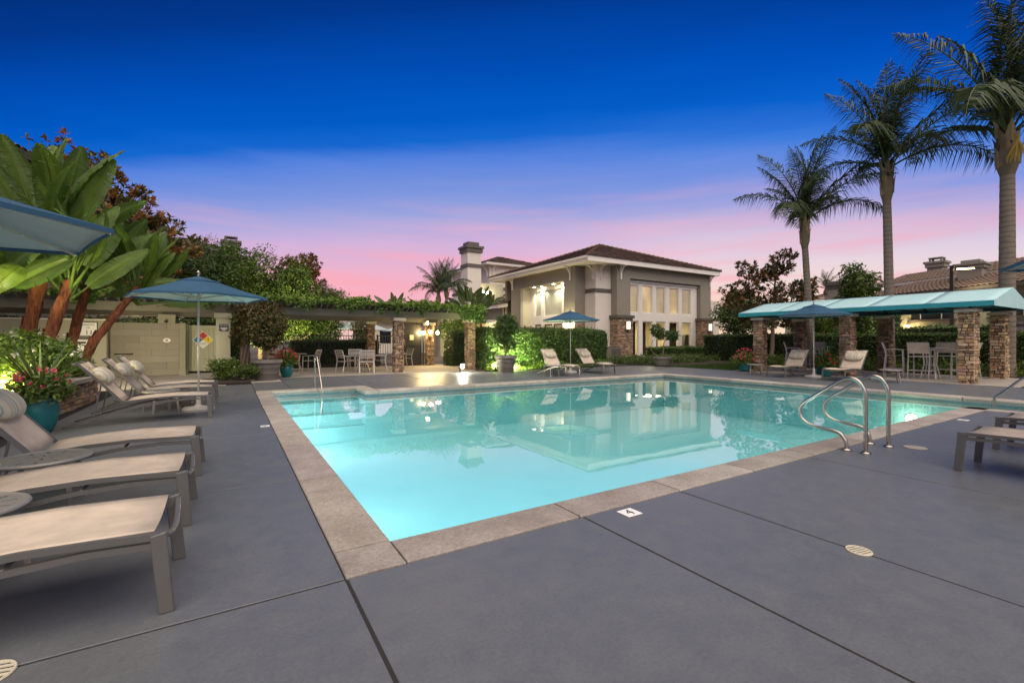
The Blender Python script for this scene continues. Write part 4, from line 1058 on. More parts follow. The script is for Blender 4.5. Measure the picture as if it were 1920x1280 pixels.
# stone piers with caps
def clad(boxes, seed):
    b = MB(); rg2 = random.Random(seed); core_ = MB()
    for x0, x1, y0, y1, z1 in boxes:
        core_.box(x0 + .03, x1 - .03, y0 + .03, y1 - .03, 0, z1)
        for o, u, n, w in ((Vector((x0 + .03, y0 + .03, 0)), Vector((1, 0, 0)), Vector((0, -1, 0)), x1 - x0 - .06), (Vector((x0 + .03, y1 - .03, 0)), Vector((0, -1, 0)), Vector((-1, 0, 0)), y1 - y0 - .06), (Vector((x1 - .03, y0 + .03, 0)), Vector((0, 1, 0)), Vector((1, 0, 0)), y1 - y0 - .06)):
            for P, c in stone_face(o, u, n, w, z1, (.05, .12), rg2, .12, .42, .05): b.curvar = c; b.add(P, ST_F)
    core_.obj('mortar_core', M['mortar'], ch, kind='stuff'); b.obj('stone_facing', M['stone'], ch, kind='stuff', usevar=True)
clad([(22.24, 23.74, 22.46, 23.3, 2.80), (31.2, 32.72, 22.46, 23.3, 2.80), (20.0, 20.88, 24.19, 25.4, 2.45), (20.35, 20.95, 30.9, 31.13, 2.45)], 77)
part('pier_cap', 'trim_dark', [(22.16, 23.82, 22.38, 23.38, 2.80, 3.0)]); part('pier_cap', 'trim_dark', [(31.12, 32.8, 22.38, 23.38, 2.80, 3.0)])
# eaves, fascia, roof
ex0, ex1, ey0, ey1, ez = 19.3, 33.06, 22.1, 34.98, 6.72
ap = Vector((26.2, 28.5, 9.2))
b = MB(); b.add([(ex0 + .05, ey0 + .05, 6.41), (ex1 - .05, ey0 + .05, 6.41), (ex1 - .05, ey1 - .05, 6.41), (ex0 + .05, ey1 - .05, 6.41)], [(3, 2, 1, 0)]); b.obj('soffit', M['trim'], ch)
part('fascia', 'trim', [(ex0, ex1, ey0, ey0 + .05, 6.38, ez), (ex0, ex0 + .05, ey0 + .051, ey1, 6.38, ez), (ex1 - .05, ex1, ey0 + .051, ey1, 6.38, ez), (ex0, ex1, ey1 - .05, ey1, 6.38, ez)])
part('gutter', 'trim', [(ex0 - .10, ex0 - .001, ey0 - .02, ey1, 6.57, 6.70)])
b = MB(); K = [(ex0 - .08, ey0 - .08, ez), (ex1 + .08, ey0 - .08, ez), (ex1 + .08, ey1 + .08, ez), (ex0 - .08, ey1 + .08, ez)]
for i in range(4): tiled_face(b, K[i], K[(i + 1) % 4], ap, ap, rg)
for i in range(4):
    k = Vector(K[i]); n_ = 26
    for j in range(n_):
        p, q_ = k.lerp(ap, j / n_), k.lerp(ap, (j + 1.15) / n_); v = rg.uniform(.8, 1.6); b.curvar = (v * 1.15, v, v * .9)
        b.tube([p + Vector((0, 0, .05)), q_ + Vector((0, 0, .02))], [.11, .085], 6)
b.obj('roof', M['roof'], ch, kind='stuff', usevar=True)
b = MB(); b.add(K + [tuple(ap)], [(0, 1, 4), (1, 2, 4), (2, 3, 4), (3, 0, 4), (3, 2, 1, 0)]); b.obj('roof_deck', M['mortar'], ch)
# eave brackets
def bracket(x, y, nx, ny):
    n = Vector((nx, ny, 0)); o = Vector((x, y, 0)); b = MB(); s = Vector((-ny, nx, 0))
    b.bar(o + n * .05 + Vector((0, 0, 5.45)), o + n * .05 + Vector((0, 0, 6.39)), .09, .09)
    pts = [o + n * .10 + Vector((0, 0, 5.95)), o + n * .16 + Vector((0, 0, 6.1)), o + n * .30 + Vector((0, 0, 6.26)), o + n * .52 + Vector((0, 0, 6.36))]
    b.rail(pts, .07, .07, s)
    b.bar(o + n * .05 + Vector((0, 0, 6.36)), o + n * .6 + Vector((0, 0, 6.36)), .08, .08)
    b.obj('eave_bracket', M['trim'], ch)
for q in ((20.05, 24.75, -1, 0), (20.05, 32.35, -1, 0), (21.0, 23.5, -1, 0), (21.4, 23.23, 0, -1), (22.7, 22.62, 0, -1), (32.45, 22.62, 0, -1), (32.6, 23.0, 1, 0)): bracket(*q)
# wall lanterns on the stone piers
for i, (x, y, lab) in enumerate(((23.15, 22.36, 'glass wall lantern on the stone pier left of the clubhouse windows'), (32.15, 22.36, 'glass wall lantern on the stone pier right of the clubhouse windows'))):
    t = thing('wall_lantern', lab, 'lantern', (x, y, 2.32), 0, 'lanterns on the clubhouse piers')
    b = MB(); b.box(-.15, .15, -.12, .08, -.34, -.29); b.box(-.15, .15, -.12, .08, .27, .32); b.box(-.15, -.12, .03, .06, -.29, .27); b.box(.12, .15, .03, .06, -.29, .27); b.box(-.15, -.125, -.12, -.095, -.29, .27); b.box(.125, .15, -.12, -.095, -.29, .27); b.obj('frame', M['black_metal'], t)
    b = MB(); b.box(-.12, .12, -.09, .03, -.28, .26); b.obj('glass', M['lamp_soft'], t)
# floodlight behind the umbrella, small lamp at the wing
def wall_lamp(label, loc, power, r=.10, col=(1, .84, .5), m='lamp_white', out=(0, -1, 0), group=None):
    t = thing('wall_lamp', label, 'wall lamp', loc, 0, group); o = Vector(out)
    b = MB(); b.tube([-o * -.0, o * .0 - o * .16], .05, 8); b.lathe([(r * .95, r * .5), (r * .5, r * 1.1), (.01, r * 1.2)], (0, 0, 0), 12); b.obj('fitting', M['bronze'], t)
    b = MB(); b.ball((0, 0, 0), r, 12, 8); b.obj('globe', M[m], t, smooth=True)
    light('lamp', 'POINT', tuple(o * (r + .06)), power, col, .05, parent=t)
    return t
wall_lamp('very bright wall lamp glowing behind the blue umbrella of the two loungers', (19.78, 24.9, 2.36), 130, .17, out=(-1, -.2, 0))
# low wing behind the pergola end
wg = thing('clubhouse_wing', 'low grey wing with a brown tiled roof between pergola and clubhouse', 'building', (0, 0, 0))
part('wall', 'stucco_grey', [(20.3, 30, 34.2, 46, 0, 4.3)], wg)
b = MB(); b.box(19.9, 19.96, 33.0, 46.5, 4.12, 4.42); b.obj('fascia', M['trim'], wg)
b = MB(); tiled_face(b, (19.8, 46.5, 4.42), (19.8, 33.0, 4.42), (27, 35, 7.0), (27, 46.5, 7.0), rg, .4, .45); b.obj('roof', M['roof'], wg, kind='stuff', usevar=True)
b = MB(); b.add([(19.9, 46.5, 4.40), (19.9, 33.0, 4.40), (27, 33, 6.96), (27, 46.5, 6.96)], [(0, 1, 2, 3), (3, 2, 1, 0)]); b.obj('roof_deck', M['mortar'], wg)
for y in (35.4, 36.6):
    b = MB(); b.hexa([(21.5, y, 5.02), (21.9, y, 5.15), (21.9, y + .5, 5.15), (21.5, y + .5, 5.02), (21.6, y, 5.25), (21.9, y, 5.30), (21.9, y + .5, 5.30), (21.6, y + .5, 5.25)]); b.obj('roof_vent', M['trim_dark'], wg)
part('window', 'dark_glass', [(20.26, 20.299, 36.2, 37.2, 1.2, 2.4)], wg)
wall_lamp('small bright lamp on the grey wing behind the potted topiary', (19.9, 34.6, 2.2), 50, .09, out=(-1, 0, 0))
# two storey block behind with the big chimney
tb = thing('apartment_block', 'two storey cream block with hip roof behind the tall chimney', 'building', (0, 0, 0))
part('wall', 'stucco_white', [(22.6, 30, 41, 50, 0, 9.0)], tb)
part('band', 'trim_dark', [(22.5, 30.1, 40.9, 50.1, 6.5, 6.8)], tb)
part('balcony_wall', 'stucco_sand', [(20.8, 23.4, 39.6, 41.4, 4.6, 6.9)], tb)
part('fascia', 'trim', [(21.9, 30.7, 40.3, 50.7, 9.0, 9.25)], tb)
b = MB(); c_ = Vector((26.3, 45.5, 10.9)); K2 = [(21.8, 40.2, 9.26), (30.8, 40.2, 9.26), (30.8, 50.8, 9.26), (21.8, 50.8, 9.26)]
for i in range(4): tiled_face(b, K2[i], K2[(i + 1) % 4], c_, c_, rg, .5, .6)
b.obj('roof', M['roof'], tb, kind='stuff', usevar=True)
for dx, dy in ((0, 0),):
    b = MB(); o = Vector((22.6, 41, 0))
    for n in (Vector((-1, 0, 0)), Vector((0, -1, 0))):
        p = o + (Vector((0, .4, 0)) if n.x else Vector((.4, 0, 0)))
        b.rail([p + n * .03 + Vector((0, 0, 7.9)), p + n * .1 + Vector((0, 0, 8.4)), p + n * .3 + Vector((0, 0, 8.75)), p + n * .6 + Vector((0, 0, 8.95))], .12, .12, Vector((-n.y, n.x, 0)))
    b.obj('eave_bracket', M['trim'], tb)
wall_lamp('square glowing lamp on the upper balcony wall beside the chimney', (21.4, 39.5, 5.95), 35, .26, out=(-.3, -1, 0))
def chimney(label, x, y, w, z0, z1, m, cap='trim_dark', band=None, crown=.35, name='chimney', open_=False):
    t = thing(name, label, 'chimney', (x, y, 0)); h = w / 2
    part('stack', m, [(-h, h, -h, h, z0, z1 - crown)], t)
    part('cap', cap, [(-h - .12, h + .12, -h - .12, h + .12, z1 - crown, z1 - crown * .62)], t)
    part('cap_tier', cap, [(-h - .22, h + .22, -h - .22, h + .22, z1 - crown * .618, z1 - crown * .40)], t)
    if open_:
        b = MB(); k = h * .7
        for sx in (-1, 1):
            for sy in (-1, 1): b.box(sx * k - .07, sx * k + .07, sy * k - .07, sy * k + .07, z1 - crown * .4, z1 - .08)
        b.box(-k - .1, k + .1, -k - .1, k + .1, z1 - .08, z1); b.obj('crown', M[cap], t)
    else:
        b = MB(); b.prism([(-h * .8, -h * .8), (h * .8, -h * .8), (h * .8, h * .8), (-h * .8, h * .8)], z1 - crown * .4, z1); b.obj('crown', M[cap], t)
    if band: part('band', cap, [(-h - .05, h + .05, -h - .05, h + .05, band[0], band[1])], t)
    return t
chimney('tall cream chimney with dark bands left of the clubhouse', 19.75, 39.5, 1.45, 0, 10.65, 'stucco_white', band=(8.2, 8.55), crown=1.0)
# left apartments behind the paddle leaf plants
la = thing('apartment_building', 'tile roofed apartment house partly hidden behind the paddle leaf plants', 'building', (0, 0, 0))
e0, e1 = Vector((-10.2, 10.7, 8.4)), Vector((-3.3, 36.4, 8.4)); u = (e1 - e0).normalized(); w_ = Vector((-u.y, u.x, 0))
b = MB(); barrel_face(b, e1, e0, e0 + w_ * 7 + Vector((0, 0, 2.6)), e1 + w_ * 7 + Vector((0, 0, 2.6)), rg, .32, .07, 4); b.obj('roof', M['clay'], la, kind='stuff', usevar=True)
b = MB(); q_ = [e0, e1, e1 + w_ * 7 + Vector((0, 0, 2.6)), e0 + w_ * 7 + Vector((0, 0, 2.6))]
b.add([p - Vector((0, 0, .02)) for p in q_] , [(0, 1, 2, 3), (3, 2, 1, 0)]); b.obj('roof_deck', M['trim_dark'], la)
b = MB(); b.bar(e0 + Vector((0, 0, -.14)), e1 + Vector((0, 0, -.14)), .06, .26); b.obj('fascia', M['trim_dark'], la)
b = MB(); s0, s1 = e0 + w_ * .7, e1 + w_ * .7
b.hexa([Vector((p.x, p.y, 0)) for p in (s0, s1, s1 + w_ * 6, s0 + w_ * 6)] + [Vector((p.x, p.y, 8.2)) for p in (s0, s1, s1 + w_ * 6, s0 + w_ * 6)]); b.obj('wall', M['stucco_sand'], la)
b = MB(); b.add([Vector((p.x, p.y, 8.21)) for p in (e0, e1, s1, s0)], [(0, 1, 2, 3)]); b.obj('soffit', M['stucco_grey'], la)
lb = thing('apartment_building', 'pale apartment house with a brown roof behind the dark bushes', 'building', (0, 0, 0))
part('wall', 'stucco_white', [(-6, -.8, 44, 54, 0, 8.8)], lb)
b = MB(); c_ = Vector((-3.4, 49, 10.2)); K3 = [(-6.7, 43.3, 8.62), (-.1, 43.3, 8.62), (-.1, 54.7, 8.62), (-6.7, 54.7, 8.62)]
for i in range(4): barrel_face(b, K3[i], K3[(i + 1) % 4], c_, c_, rg, .5, .07, 3, .6)
b.obj('roof', M['clay'], lb, kind='stuff', usevar=True)
part('roof_edge', 'trim_dark', [(-6.7, -.1, 43.3, 54.7, 8.42, 8.60)], lb)
chimney('square chimney with an open crown above the dark bushes', .05, 44.6, 1.05, 6, 9.85, 'stucco_sand', crown=.9, open_=True)
# building beyond the fence
fb = thing('leasing_building', 'cream building with white fascia seen under the pergola beam', 'building', (0, 0, 0))
part('wall', 'stucco_white', [(11.5, 22, 45, 52, 0, 3.1)], fb); part('fascia', 'trim', [(10.6, 22.5, 44.2, 52.5, 3.1, 3.45)], fb)
part('wall', 'stucco_sand', [(14.5, 21.5, 35, 36, 0, 2.8)], fb)
part('fascia', 'trim', [(14.0, 21.8, 34.5, 36.5, 2.8, 3.05)], fb)
part('window', 'dark_glass', [(12.5, 13.6, 44.96, 45.0, 1, 2.4)], fb); part('door', 'dark_glass', [(16.2, 17.1, 34.96, 35.0, .05, 2.1)], fb)
b = MB(); barrel_face(b, (10.4, 44, 3.46), (22.6, 44, 3.46), (22.6, 48, 5.0), (10.4, 48, 5.0), rg, .5, .06, 3, .6); b.obj('roof', M['clay'], fb, kind='stuff', usevar=True)
part('door_glow', 'blind', [(18.2, 18.6, 34.95, 34.98, .1, 2.3)], fb)
wall_lamp('yellow lamp glowing under the pale umbrella seen through the fence', (16.6, 34.6, 1.9), 90, .13, (1, .7, .25), 'lamp_warm')
# right hand apartments
ra = thing('apartment_building', 'long two storey apartment house with clay tile roofs right of the palms', 'building', (0, 0, 0))
d_ = Vector((4.0, -8.6, 0)).normalized() * -1   # along the ridge, away from the camera
A0 = Vector((50.7, 9.8, 0)); u = Vector((4.0, 8.5, 0)).normalized(); n = Vector((u.y, -u.x, 0))   # n points away from the pool
def rp(s, o, z): p = A0 + u * s + n * o; return Vector((p.x, p.y, z))
b = MB(); b.hexa([rp(s, o, z) for z in (0, 6.6) for s, o in ((-30, -2.2), (7.6, -2.2), (7.6, 8), (-30, 8))]); b.obj('wall', M['stucco_grey'], ra)
b = MB(); barrel_face(b, rp(8.4, -3.0, 6.35), rp(-30, -3.0, 6.35), rp(-30, 0.4, 7.5), rp(8.4, 0.4, 7.5), rg, .34, .06, 4, .45); b.obj('roof', M['clay'], ra, kind='stuff', usevar=True)
b = MB(); b.add([rp(8.4, -3.0, 6.33), rp(-30, -3.0, 6.33), rp(-30, .4, 7.47), rp(8.4, .4, 7.47), rp(-30, 8, 6.3), rp(8.4, 8, 6.3)], [(0, 1, 2, 3), (3, 2, 4, 5)]); b.obj('roof_deck', M['trim_dark'], ra)
b = MB(); b.bar(rp(8.4, -3.03, 6.24), rp(-30, -3.03, 6.24), .06, .24); b.obj('fascia', M['stucco_white'], ra)
# lower roof in front
b = MB(); b.hexa([rp(s, o, z) for z in (0, 4.95) for s, o in ((-14, -7.2), (5.0, -7.2), (5.0, -2.3), (-14, -2.3))]); b.obj('wall', M['stucco_sand'], ra)
b = MB(); barrel_face(b, rp(5.8, -8.0, 4.85), rp(-14, -8.0, 4.85), rp(-14, -4.4, 6.05), rp(2.6, -4.4, 6.05), rg, .34, .06, 4, .45)
barrel_face(b, rp(5.8, -3, 4.85), rp(5.8, -8.0, 4.85), rp(2.6, -4.4, 6.05), rp(2.6, -4.2, 6.05), rg, .34, .06, 4, .45); b.obj('lower_roof', M['clay'], ra, kind='stuff', usevar=True)
b = MB(); b.add([rp(5.8, -8, 4.83), rp(-14, -8, 4.83), rp(-14, -4.4, 6.02), rp(2.6, -4.4, 6.02), rp(-14, -2.3, 6.0), rp(2.6, -2.3, 6.0), rp(5.8, -3, 4.83)], [(0, 1, 2, 3), (3, 2, 4, 5), (0, 3, 5, 6)]); b.obj('roof_deck', M['trim_dark'], ra)
b = MB(); b.bar(rp(5.8, -8.03, 4.74), rp(-14, -8.03, 4.74), .06, .22); b.obj('fascia', M['trim_dark'], ra)
def rwin(s, z0, z1, w):
    b = MB()
    for k in range(1): b.hexa([rp(s + a, o, z) for z in (z0, z1) for a, o in ((-w / 2, -7.26), (w / 2, -7.26), (w / 2, -7.21), (-w / 2, -7.21))])
    o_ = b.obj('window', M['dark_glass'], ra)
    b = MB(); b.hexa([rp(s + a, o, z) for z in (z0 - .18, z0 - .02) for a, o in ((-w / 2 - .2, -7.36), (w / 2 + .2, -7.36), (w / 2 + .2, -7.21), (-w / 2 - .2, -7.21))]); b.obj('sill', M['trim_dark'], o_)
    b = MB()
    for q in (-.25, .25): b.hexa([rp(s + a + q * w, o, z) for z in (z0, z1) for a, o in ((-.03, -7.29), (.03, -7.29), (.03, -7.265), (-.03, -7.265))])
    b.obj('mullion', M['trim'], o_)
rwin(-.6, 2.85, 3.9, 3.0); rwin(-5.6, 2.85, 3.9, 2.4); rwin(-9.5, 2.85, 3.9, 2.4)
# stair flights between the blocks
st = thing('outside_stair', 'grey open riser stair climbing beside the apartment house', 'stair', (0, 0, 0))
for k in range(11):
    b = MB(); s0 = 4.6 - k * .30; b.hexa([rp(a, o, z) for z in (.6 + k * .19, .66 + k * .19) for a, o in ((s0, -9.0), (s0 + .34, -9.0), (s0 + .34, -7.7), (s0, -7.7))])
    b.obj('tread', M['concrete'], st)
b = MB()
for o in (-9.05, -7.65): b.bar(rp(5.0, o, .5), rp(1.5, o, 2.8), .06, .26); b.bar(rp(5.0, o, 1.4), rp(1.5, o, 3.7), .05, .05)
b.obj('stringer', M['trim_dark'], st)
pR = rp(0, -6, 0)
chimney('broad plain chimney block rising from the lower clay roof', *rp(-1.7, -5.2, 0)[:2], 1.25, 4, 7.0, 'stucco_grey', 'stucco_grey', crown=.6)
chimney('small chimney with an open crown on the upper clay roof', *rp(6.2, 1.2, 0)[:2], 1.1, 6.5, 8.75, 'stucco_grey', 'stucco_grey', crown=.9, open_=True)
chimney('grey chimney peeping over the shrubs left of the clay roofs', 43.26, 17.97, 1.3, 2, 6.2, 'stucco_grey', 'trim_dark', crown=.6)
rx = thing('apartment_building', 'low clay roofed house end just right of the middle palm', 'building', (0, 0, 0))
part('wall', 'stucco_sand', [(50.2, 55, 20.4, 26, 0, 4.9)], rx)
b = MB(); barrel_face(b, (49.6, 19.8, 5.0), (56, 19.8, 5.0), (54.5, 22.6, 6.0), (51.4, 22.6, 6.0), rg, .4, .06, 4, .5); barrel_face(b, (49.6, 26.4, 5.0), (49.6, 19.8, 5.0), (51.4, 22.6, 6.0), (51.4, 22.7, 6.0), rg, .4, .06, 4, .5); b.obj('roof', M['clay'], rx, kind='stuff', usevar=True)
part('roof_edge', 'trim_dark', [(49.6, 56, 19.8, 26.4, 4.8, 4.99)], rx)
wall_lamp('star bright wall lamp on the yellow apartment wall above the hedge', tuple(rp(1.0, -7.5, 2.35)), 50, .15, (1, .78, .36), 'lamp_warm', tuple(-n))
wall_lamp('dim lamp tucked under the canopy edge beside the middle umbrella', (33.0, 14.5, 3.0), 60, .12, (1, .8, .4), 'lamp_soft', (0, -1, 0))
# grey perimeter wall far right
pwall = thing('perimeter_wall', 'plain grey stucco boundary wall at the far right behind the cabana', 'wall', (0, 0, 0))
part('wall_body', 'stucco_grey', [(25.6, 25.85, -10, 5.2, 0, 1.86)], pwall); part('wall_cap', 'trim_dark', [(25.55, 25.9, -10, 5.25, 1.861, 1.94)], pwall)
# street lamp
sl = thing('street_lamp', 'slim grey street lamp with a glowing flat head above the canopy', 'street lamp', (40.4, 10.32, 0))
b = MB(); b.box(-.09, .09, -.09, .09, 0, 6.2); b.obj('pole', M['bronze'], sl)
b = MB(); b.bar((0, 0, 6.000), (.25, -.35, 6.030), .05, .06); b.obj('arm', M['bronze'], sl)
b = MB(); b.hexa([(.18, -.15, 5.970), (.75, -.85, 5.970), (.55, -1.0, 5.970), (-.0, -.3, 5.970), (.18, -.15, 6.070), (.75, -.85, 6.050), (.55, -1.0, 6.050), (-.0, -.3, 6.070)]); b.obj('lamp_head', M['bronze'], sl)
b = MB(); b.hexa([(.18, -.2, 5.935), (.70, -.83, 5.935), (.55, -.95, 5.935), (.04, -.3, 5.935), (.18, -.2, 5.968), (.70, -.83, 5.968), (.55, -.95, 5.968), (.04, -.3, 5.968)]); b.obj('lens', M['lamp_warm'], sl)
light('street_lamp_light', 'SPOT', (.37, -.57, 5.900), 200, (1, .85, .5), .2, (.37, -.57, 0), sl, 130)
# air conditioner beside the clubhouse
ac = thing('air_conditioner', 'grey louvred air conditioning unit at the foot of the cream clubhouse corner', 'air conditioner', (21.55, 22.3, .03))
b = MB(); b.cbox(-.42, .42, -.42, .42, 0, .78, .01); b.obj('casing', M['pot'], ac)
for k in range(8):
    b = MB(); b.box(-.40, .40, -.445, -.421, .09 + k * .08, .13 + k * .08); b.obj('louvre', M['trim_dark'], ac)
b = MB(); b.lathe([(.36, 0), (.36, .04), (.30, .05)], (0, 0, .781), 20); b.obj('fan_grille', M['black_metal'], ac)
# ================================================================== FURNITURE
def make_lounger(pillow=True, frame='alu', tall=True):
    """origin under the foot end; the body runs towards -x; the back is raised"""
    t = thing('sun_lounger', 'lounger', 'sun lounger'); W = .31; fm = M[frame]
    seatp = [(-.03, .365), (-.25, .378), (-.5, .385), (-.8, .372), (-1.13, .335)]
    for s in (-1, 1):
        b = MB(); b.rail([(x, s * W, z) for x, z in seatp], .026, .028); smooth_sharp(b.obj('side_rail', fm, t), 40)
        b = MB(); b.rail([(x, s * (W - .004), z) for x, z in [(-.03, .322), (-.3, .335), (-.6, .318), (-.9, .268), (-1.2, .19), (-1.5, .10), (-1.72, .035), (-1.80, .012)]], .03, .028)
        smooth_sharp(b.obj('arched_runner', fm, t), 40)
        b = MB()
        b.hexa([(-.035, s * W - .016, 0), (.025, s * W - .016, 0), (.025, s * W + .016, 0), (-.035, s * W + .016, 0), (-.070, s * W - .015, .372), (-.005, s * W - .015, .384), (-.005, s * W + .015, .384), (-.070, s * W + .015, .372)])
        o = b.obj('leg', fm, t); bv = o.modifiers.new('b', 'BEVEL'); bv.width = .006; bv.segments = 2
        b = MB(); b.rail([(-1.13, s * W, .335), (-1.35, s * W, .61), (-1.50, s * W, .785), (-1.65, s * W, .945)], .026, .032); smooth_sharp(b.obj('back_rail', fm, t), 40)
        b = MB(); b.bar((-1.38, s * (W - .05), .63), (-1.47, s * (W - .05), .12), .018, .018); b.obj('prop', fm, t)
    b = MB(); b.tube([(-.012, -W, .365), (-.006, -W * .8, .345), (0, -W * .4, .318), (.004, 0, .310), (0, W * .4, .318), (-.006, W * .8, .345), (-.012, W, .365)], .015, 8); b.obj('foot_bar', fm, t, smooth=True)
    b = MB(); b.tube([(-1.65, -W, .945), (-1.655, 0, .95), (-1.65, W, .945)], .014, 8); b.obj('top_bar', fm, t, smooth=True)
    b = MB(); b.tube([(-1.46, -W + .05, .12), (-1.46, W - .05, .12)], .011, 6); b.tube([(-.55, -W, .33), (-.55, W, .33)], .011, 6); b.obj('cross_bar', fm, t, smooth=True)
    def cloth(prof, name, nu=10, inset=.012):
        vs = []; n = len(prof)
        for x, z in prof:
            for j in range(nu + 1):
                v = j / nu * 2 - 1; sag = -.022 * (1 - v * v)
                vs.append((x, v * (W - inset), z + .012 + sag))
        b = MB(); b.add(vs, [((i) * (nu + 1) + j, (i + 1) * (nu + 1) + j, (i + 1) * (nu + 1) + j + 1, i * (nu + 1) + j + 1) for i in range(n - 1) for j in range(nu)])
        o = b.obj(name, M['sling'], t, smooth=True); so = o.modifiers.new('s', 'SOLIDIFY'); so.thickness = .004; return o
    cloth([(-.055, .372)] + seatp[1:-1] + [(-1.0, .352), (-1.11, .337)], 'seat_sling')
    cloth([(-1.14, .345), (-1.2, .422), (-1.3, .547), (-1.4, .668), (-1.5, .785), (-1.6, .892), (-1.648, .942)], 'back_sling')
    if pillow:
        b = MB(); m, k = 22, 18; vs = []
        cx, cz, ang = -1.395, .745, math.atan2(.61, -.52)
        dx, dz = math.cos(ang), math.sin(ang); nx, nz = dz, -dx
        for i in range(m + 1):
            u = i / m * 2 - 1; r = max(.02, (1 - abs(u) ** 4.5) ** .5) * (1 + .03 * math.sin(i * 2.1)) * (.90 + .10 * (1 - u * u))
            for j in range(k):
                a = 2 * PI * j / k; p, q = .15 * r * math.cos(a), .085 * r * math.sin(a)
                vs.append((cx + dx * p + nx * q, u * .275, cz + dz * p + nz * q))
        b.add(vs, [(i * k + j, i * k + (j + 1) % k, (i + 1) * k + (j + 1) % k, (i + 1) * k + j) for i in range(m) for j in range(k)] + [tuple(range(k - 1, -1, -1)), tuple(m * k + j for j in range(k))])
        pl = b.obj('pillow', M['pillow'], t, smooth=True)
        b = MB(); b.rail([(-1.53, 0, .86), (-1.60, 0, .93), (-1.66, 0, .965), (-1.67, 0, .93)], .04, .004); b.obj('strap', M['pillow'], pl)
    return t
LG = 'sun loungers around the pool'
lounge = make_lounger(True); bare_l = make_lounger(False)
spots = [  # x, y, rot, pillow, label
    (-.25, 5.54, 0, True, 'sand sling lounger with striped pillow, next to the teal pot of pink flowers'),
    (-.25, 4.18, 0, False, 'foot half of a sand sling lounger lying between the two slotted round tables'),
    (-.25, 3.00, 0, False, 'nearest sand sling lounger at the bottom left, its foot legs beside the deck joint'),
    (-.27, 9.34, 0, True, 'sand sling lounger in front of the umbrella base, back raised to the planter wall'),
    (-.26, 10.88, 0, True, 'middle lounger of the three left of the umbrella pole, between two small tables'),
    (-.25, 12.06, 0, True, 'farthest left lounger, closest to the wood look shower wall'),
    (10.45, 12.72, -90, True, 'sand lounger left of the umbrella pole in front of the tall hedge'),
    (12.30, 12.86, -90, True, 'sand lounger right of the umbrella pole in front of the tall hedge'),
    (16.05, 8.62, 180, True, 'lounger left of the umbrella stand before the cabana'),
    (16.05, 6.86, 180, True, 'lounger right of the umbrella stand, just behind the curved pool rails'),
    (6.41, 1.52, 90, False, 'foot end of a grey framed lounger at the right edge, the nearer one'),
    (7.98, 1.58, 90, False, 'sliver of a second lounger foot at the right edge beyond the nearer one')]
first = {True: lounge, False: bare_l}; used = set()
for x, y, r, pw_, lab in spots:
    o = first[pw_]
    if pw_ in used: o = dup(o, (x, y, 0), R(r), lab, LG)
    else:
        used.add(pw_); o.location = (x, y, 0); o.rotation_euler = (0, 0, R(r)); tag(o, lab, 'sun lounger', LG)
# round slotted side tables
def make_table(r=.28, h=.385):
    t = thing('side_table', 'table', 'side table')
    b = MB(); n = 48; rings = [0, .035, .10, .165, .225, r - .02]
    vs = []; zt_ = h
    for q in rings:
        for k in range(n): vs.append((q * math.cos(2 * PI * k / n), q * math.sin(2 * PI * k / n), zt_))
    fs = []
    for i in range(len(rings) - 1):
        for k in range(n):
            slot = (i == 1 and k % 6 < 2) or (i == 3 and k % 4 == 0)
            if not slot: fs.append((i * n + k, (i + 1) * n + k, (i + 1) * n + (k + 1) % n, i * n + (k + 1) % n))
    b.add(vs, fs); o = b.obj('table_top', M['alu_table'], t); so = o.modifiers.new('s', 'SOLIDIFY'); so.thickness = .006
    b = MB(); b.tube([((r - .012) * math.cos(2 * PI * k / 40), (r - .012) * math.sin(2 * PI * k / 40), h - .010) for k in range(40)], .017, 8, closed=True); b.obj('rim', M['alu_table'], t, smooth=True)
    for k in range(4):
        a = PI / 4 + k * PI / 2; c, s = math.cos(a), math.sin(a)
        b = MB(); b.bar((c * (r - .06), s * (r - .06), h - .015), (c * (r + .0), s * (r + .0), 0), .034, .018, (c, s, 0)); b.obj('leg', M['alu_table'], t)
    b = MB(); b.tube([(.17 * math.cos(2 * PI * k / 24), .17 * math.sin(2 * PI * k / 24), h - .03) for k in range(24)], .008, 6, closed=True); b.obj('stretcher', M['alu_table'], t, smooth=True)
    return t
tb0 = make_table()
for i, (x, y, lab) in enumerate([
    (-1.22, 4.86, 'round slotted side table between the pillow lounger and the next one'),
    (-1.24, 3.60, 'round slotted side table cut by the left edge between the two nearest loungers'),
    (-1.05, 10.25, 'small round side table under the left umbrella, beside its base'),
    (-.95, 11.46, 'small round side table between the two farthest left loungers'),
    (9.78, 13.15, 'small side table standing left of the hedge loungers'),
    (13.05, 13.95, 'small side table behind the right hedge lounger'),
    (16.75, 9.75, 'low side table left of the lounger before the cabana'),
    (17.1, 5.75, 'round side table between the lounger and the first bar stool')]):
    o = tb0 if i == 0 else dup(tb0, (x, y, 0), rnd.random(), lab)
    o.location = (x, y, 0); tag(o, lab, 'side table', 'side tables beside the loungers')
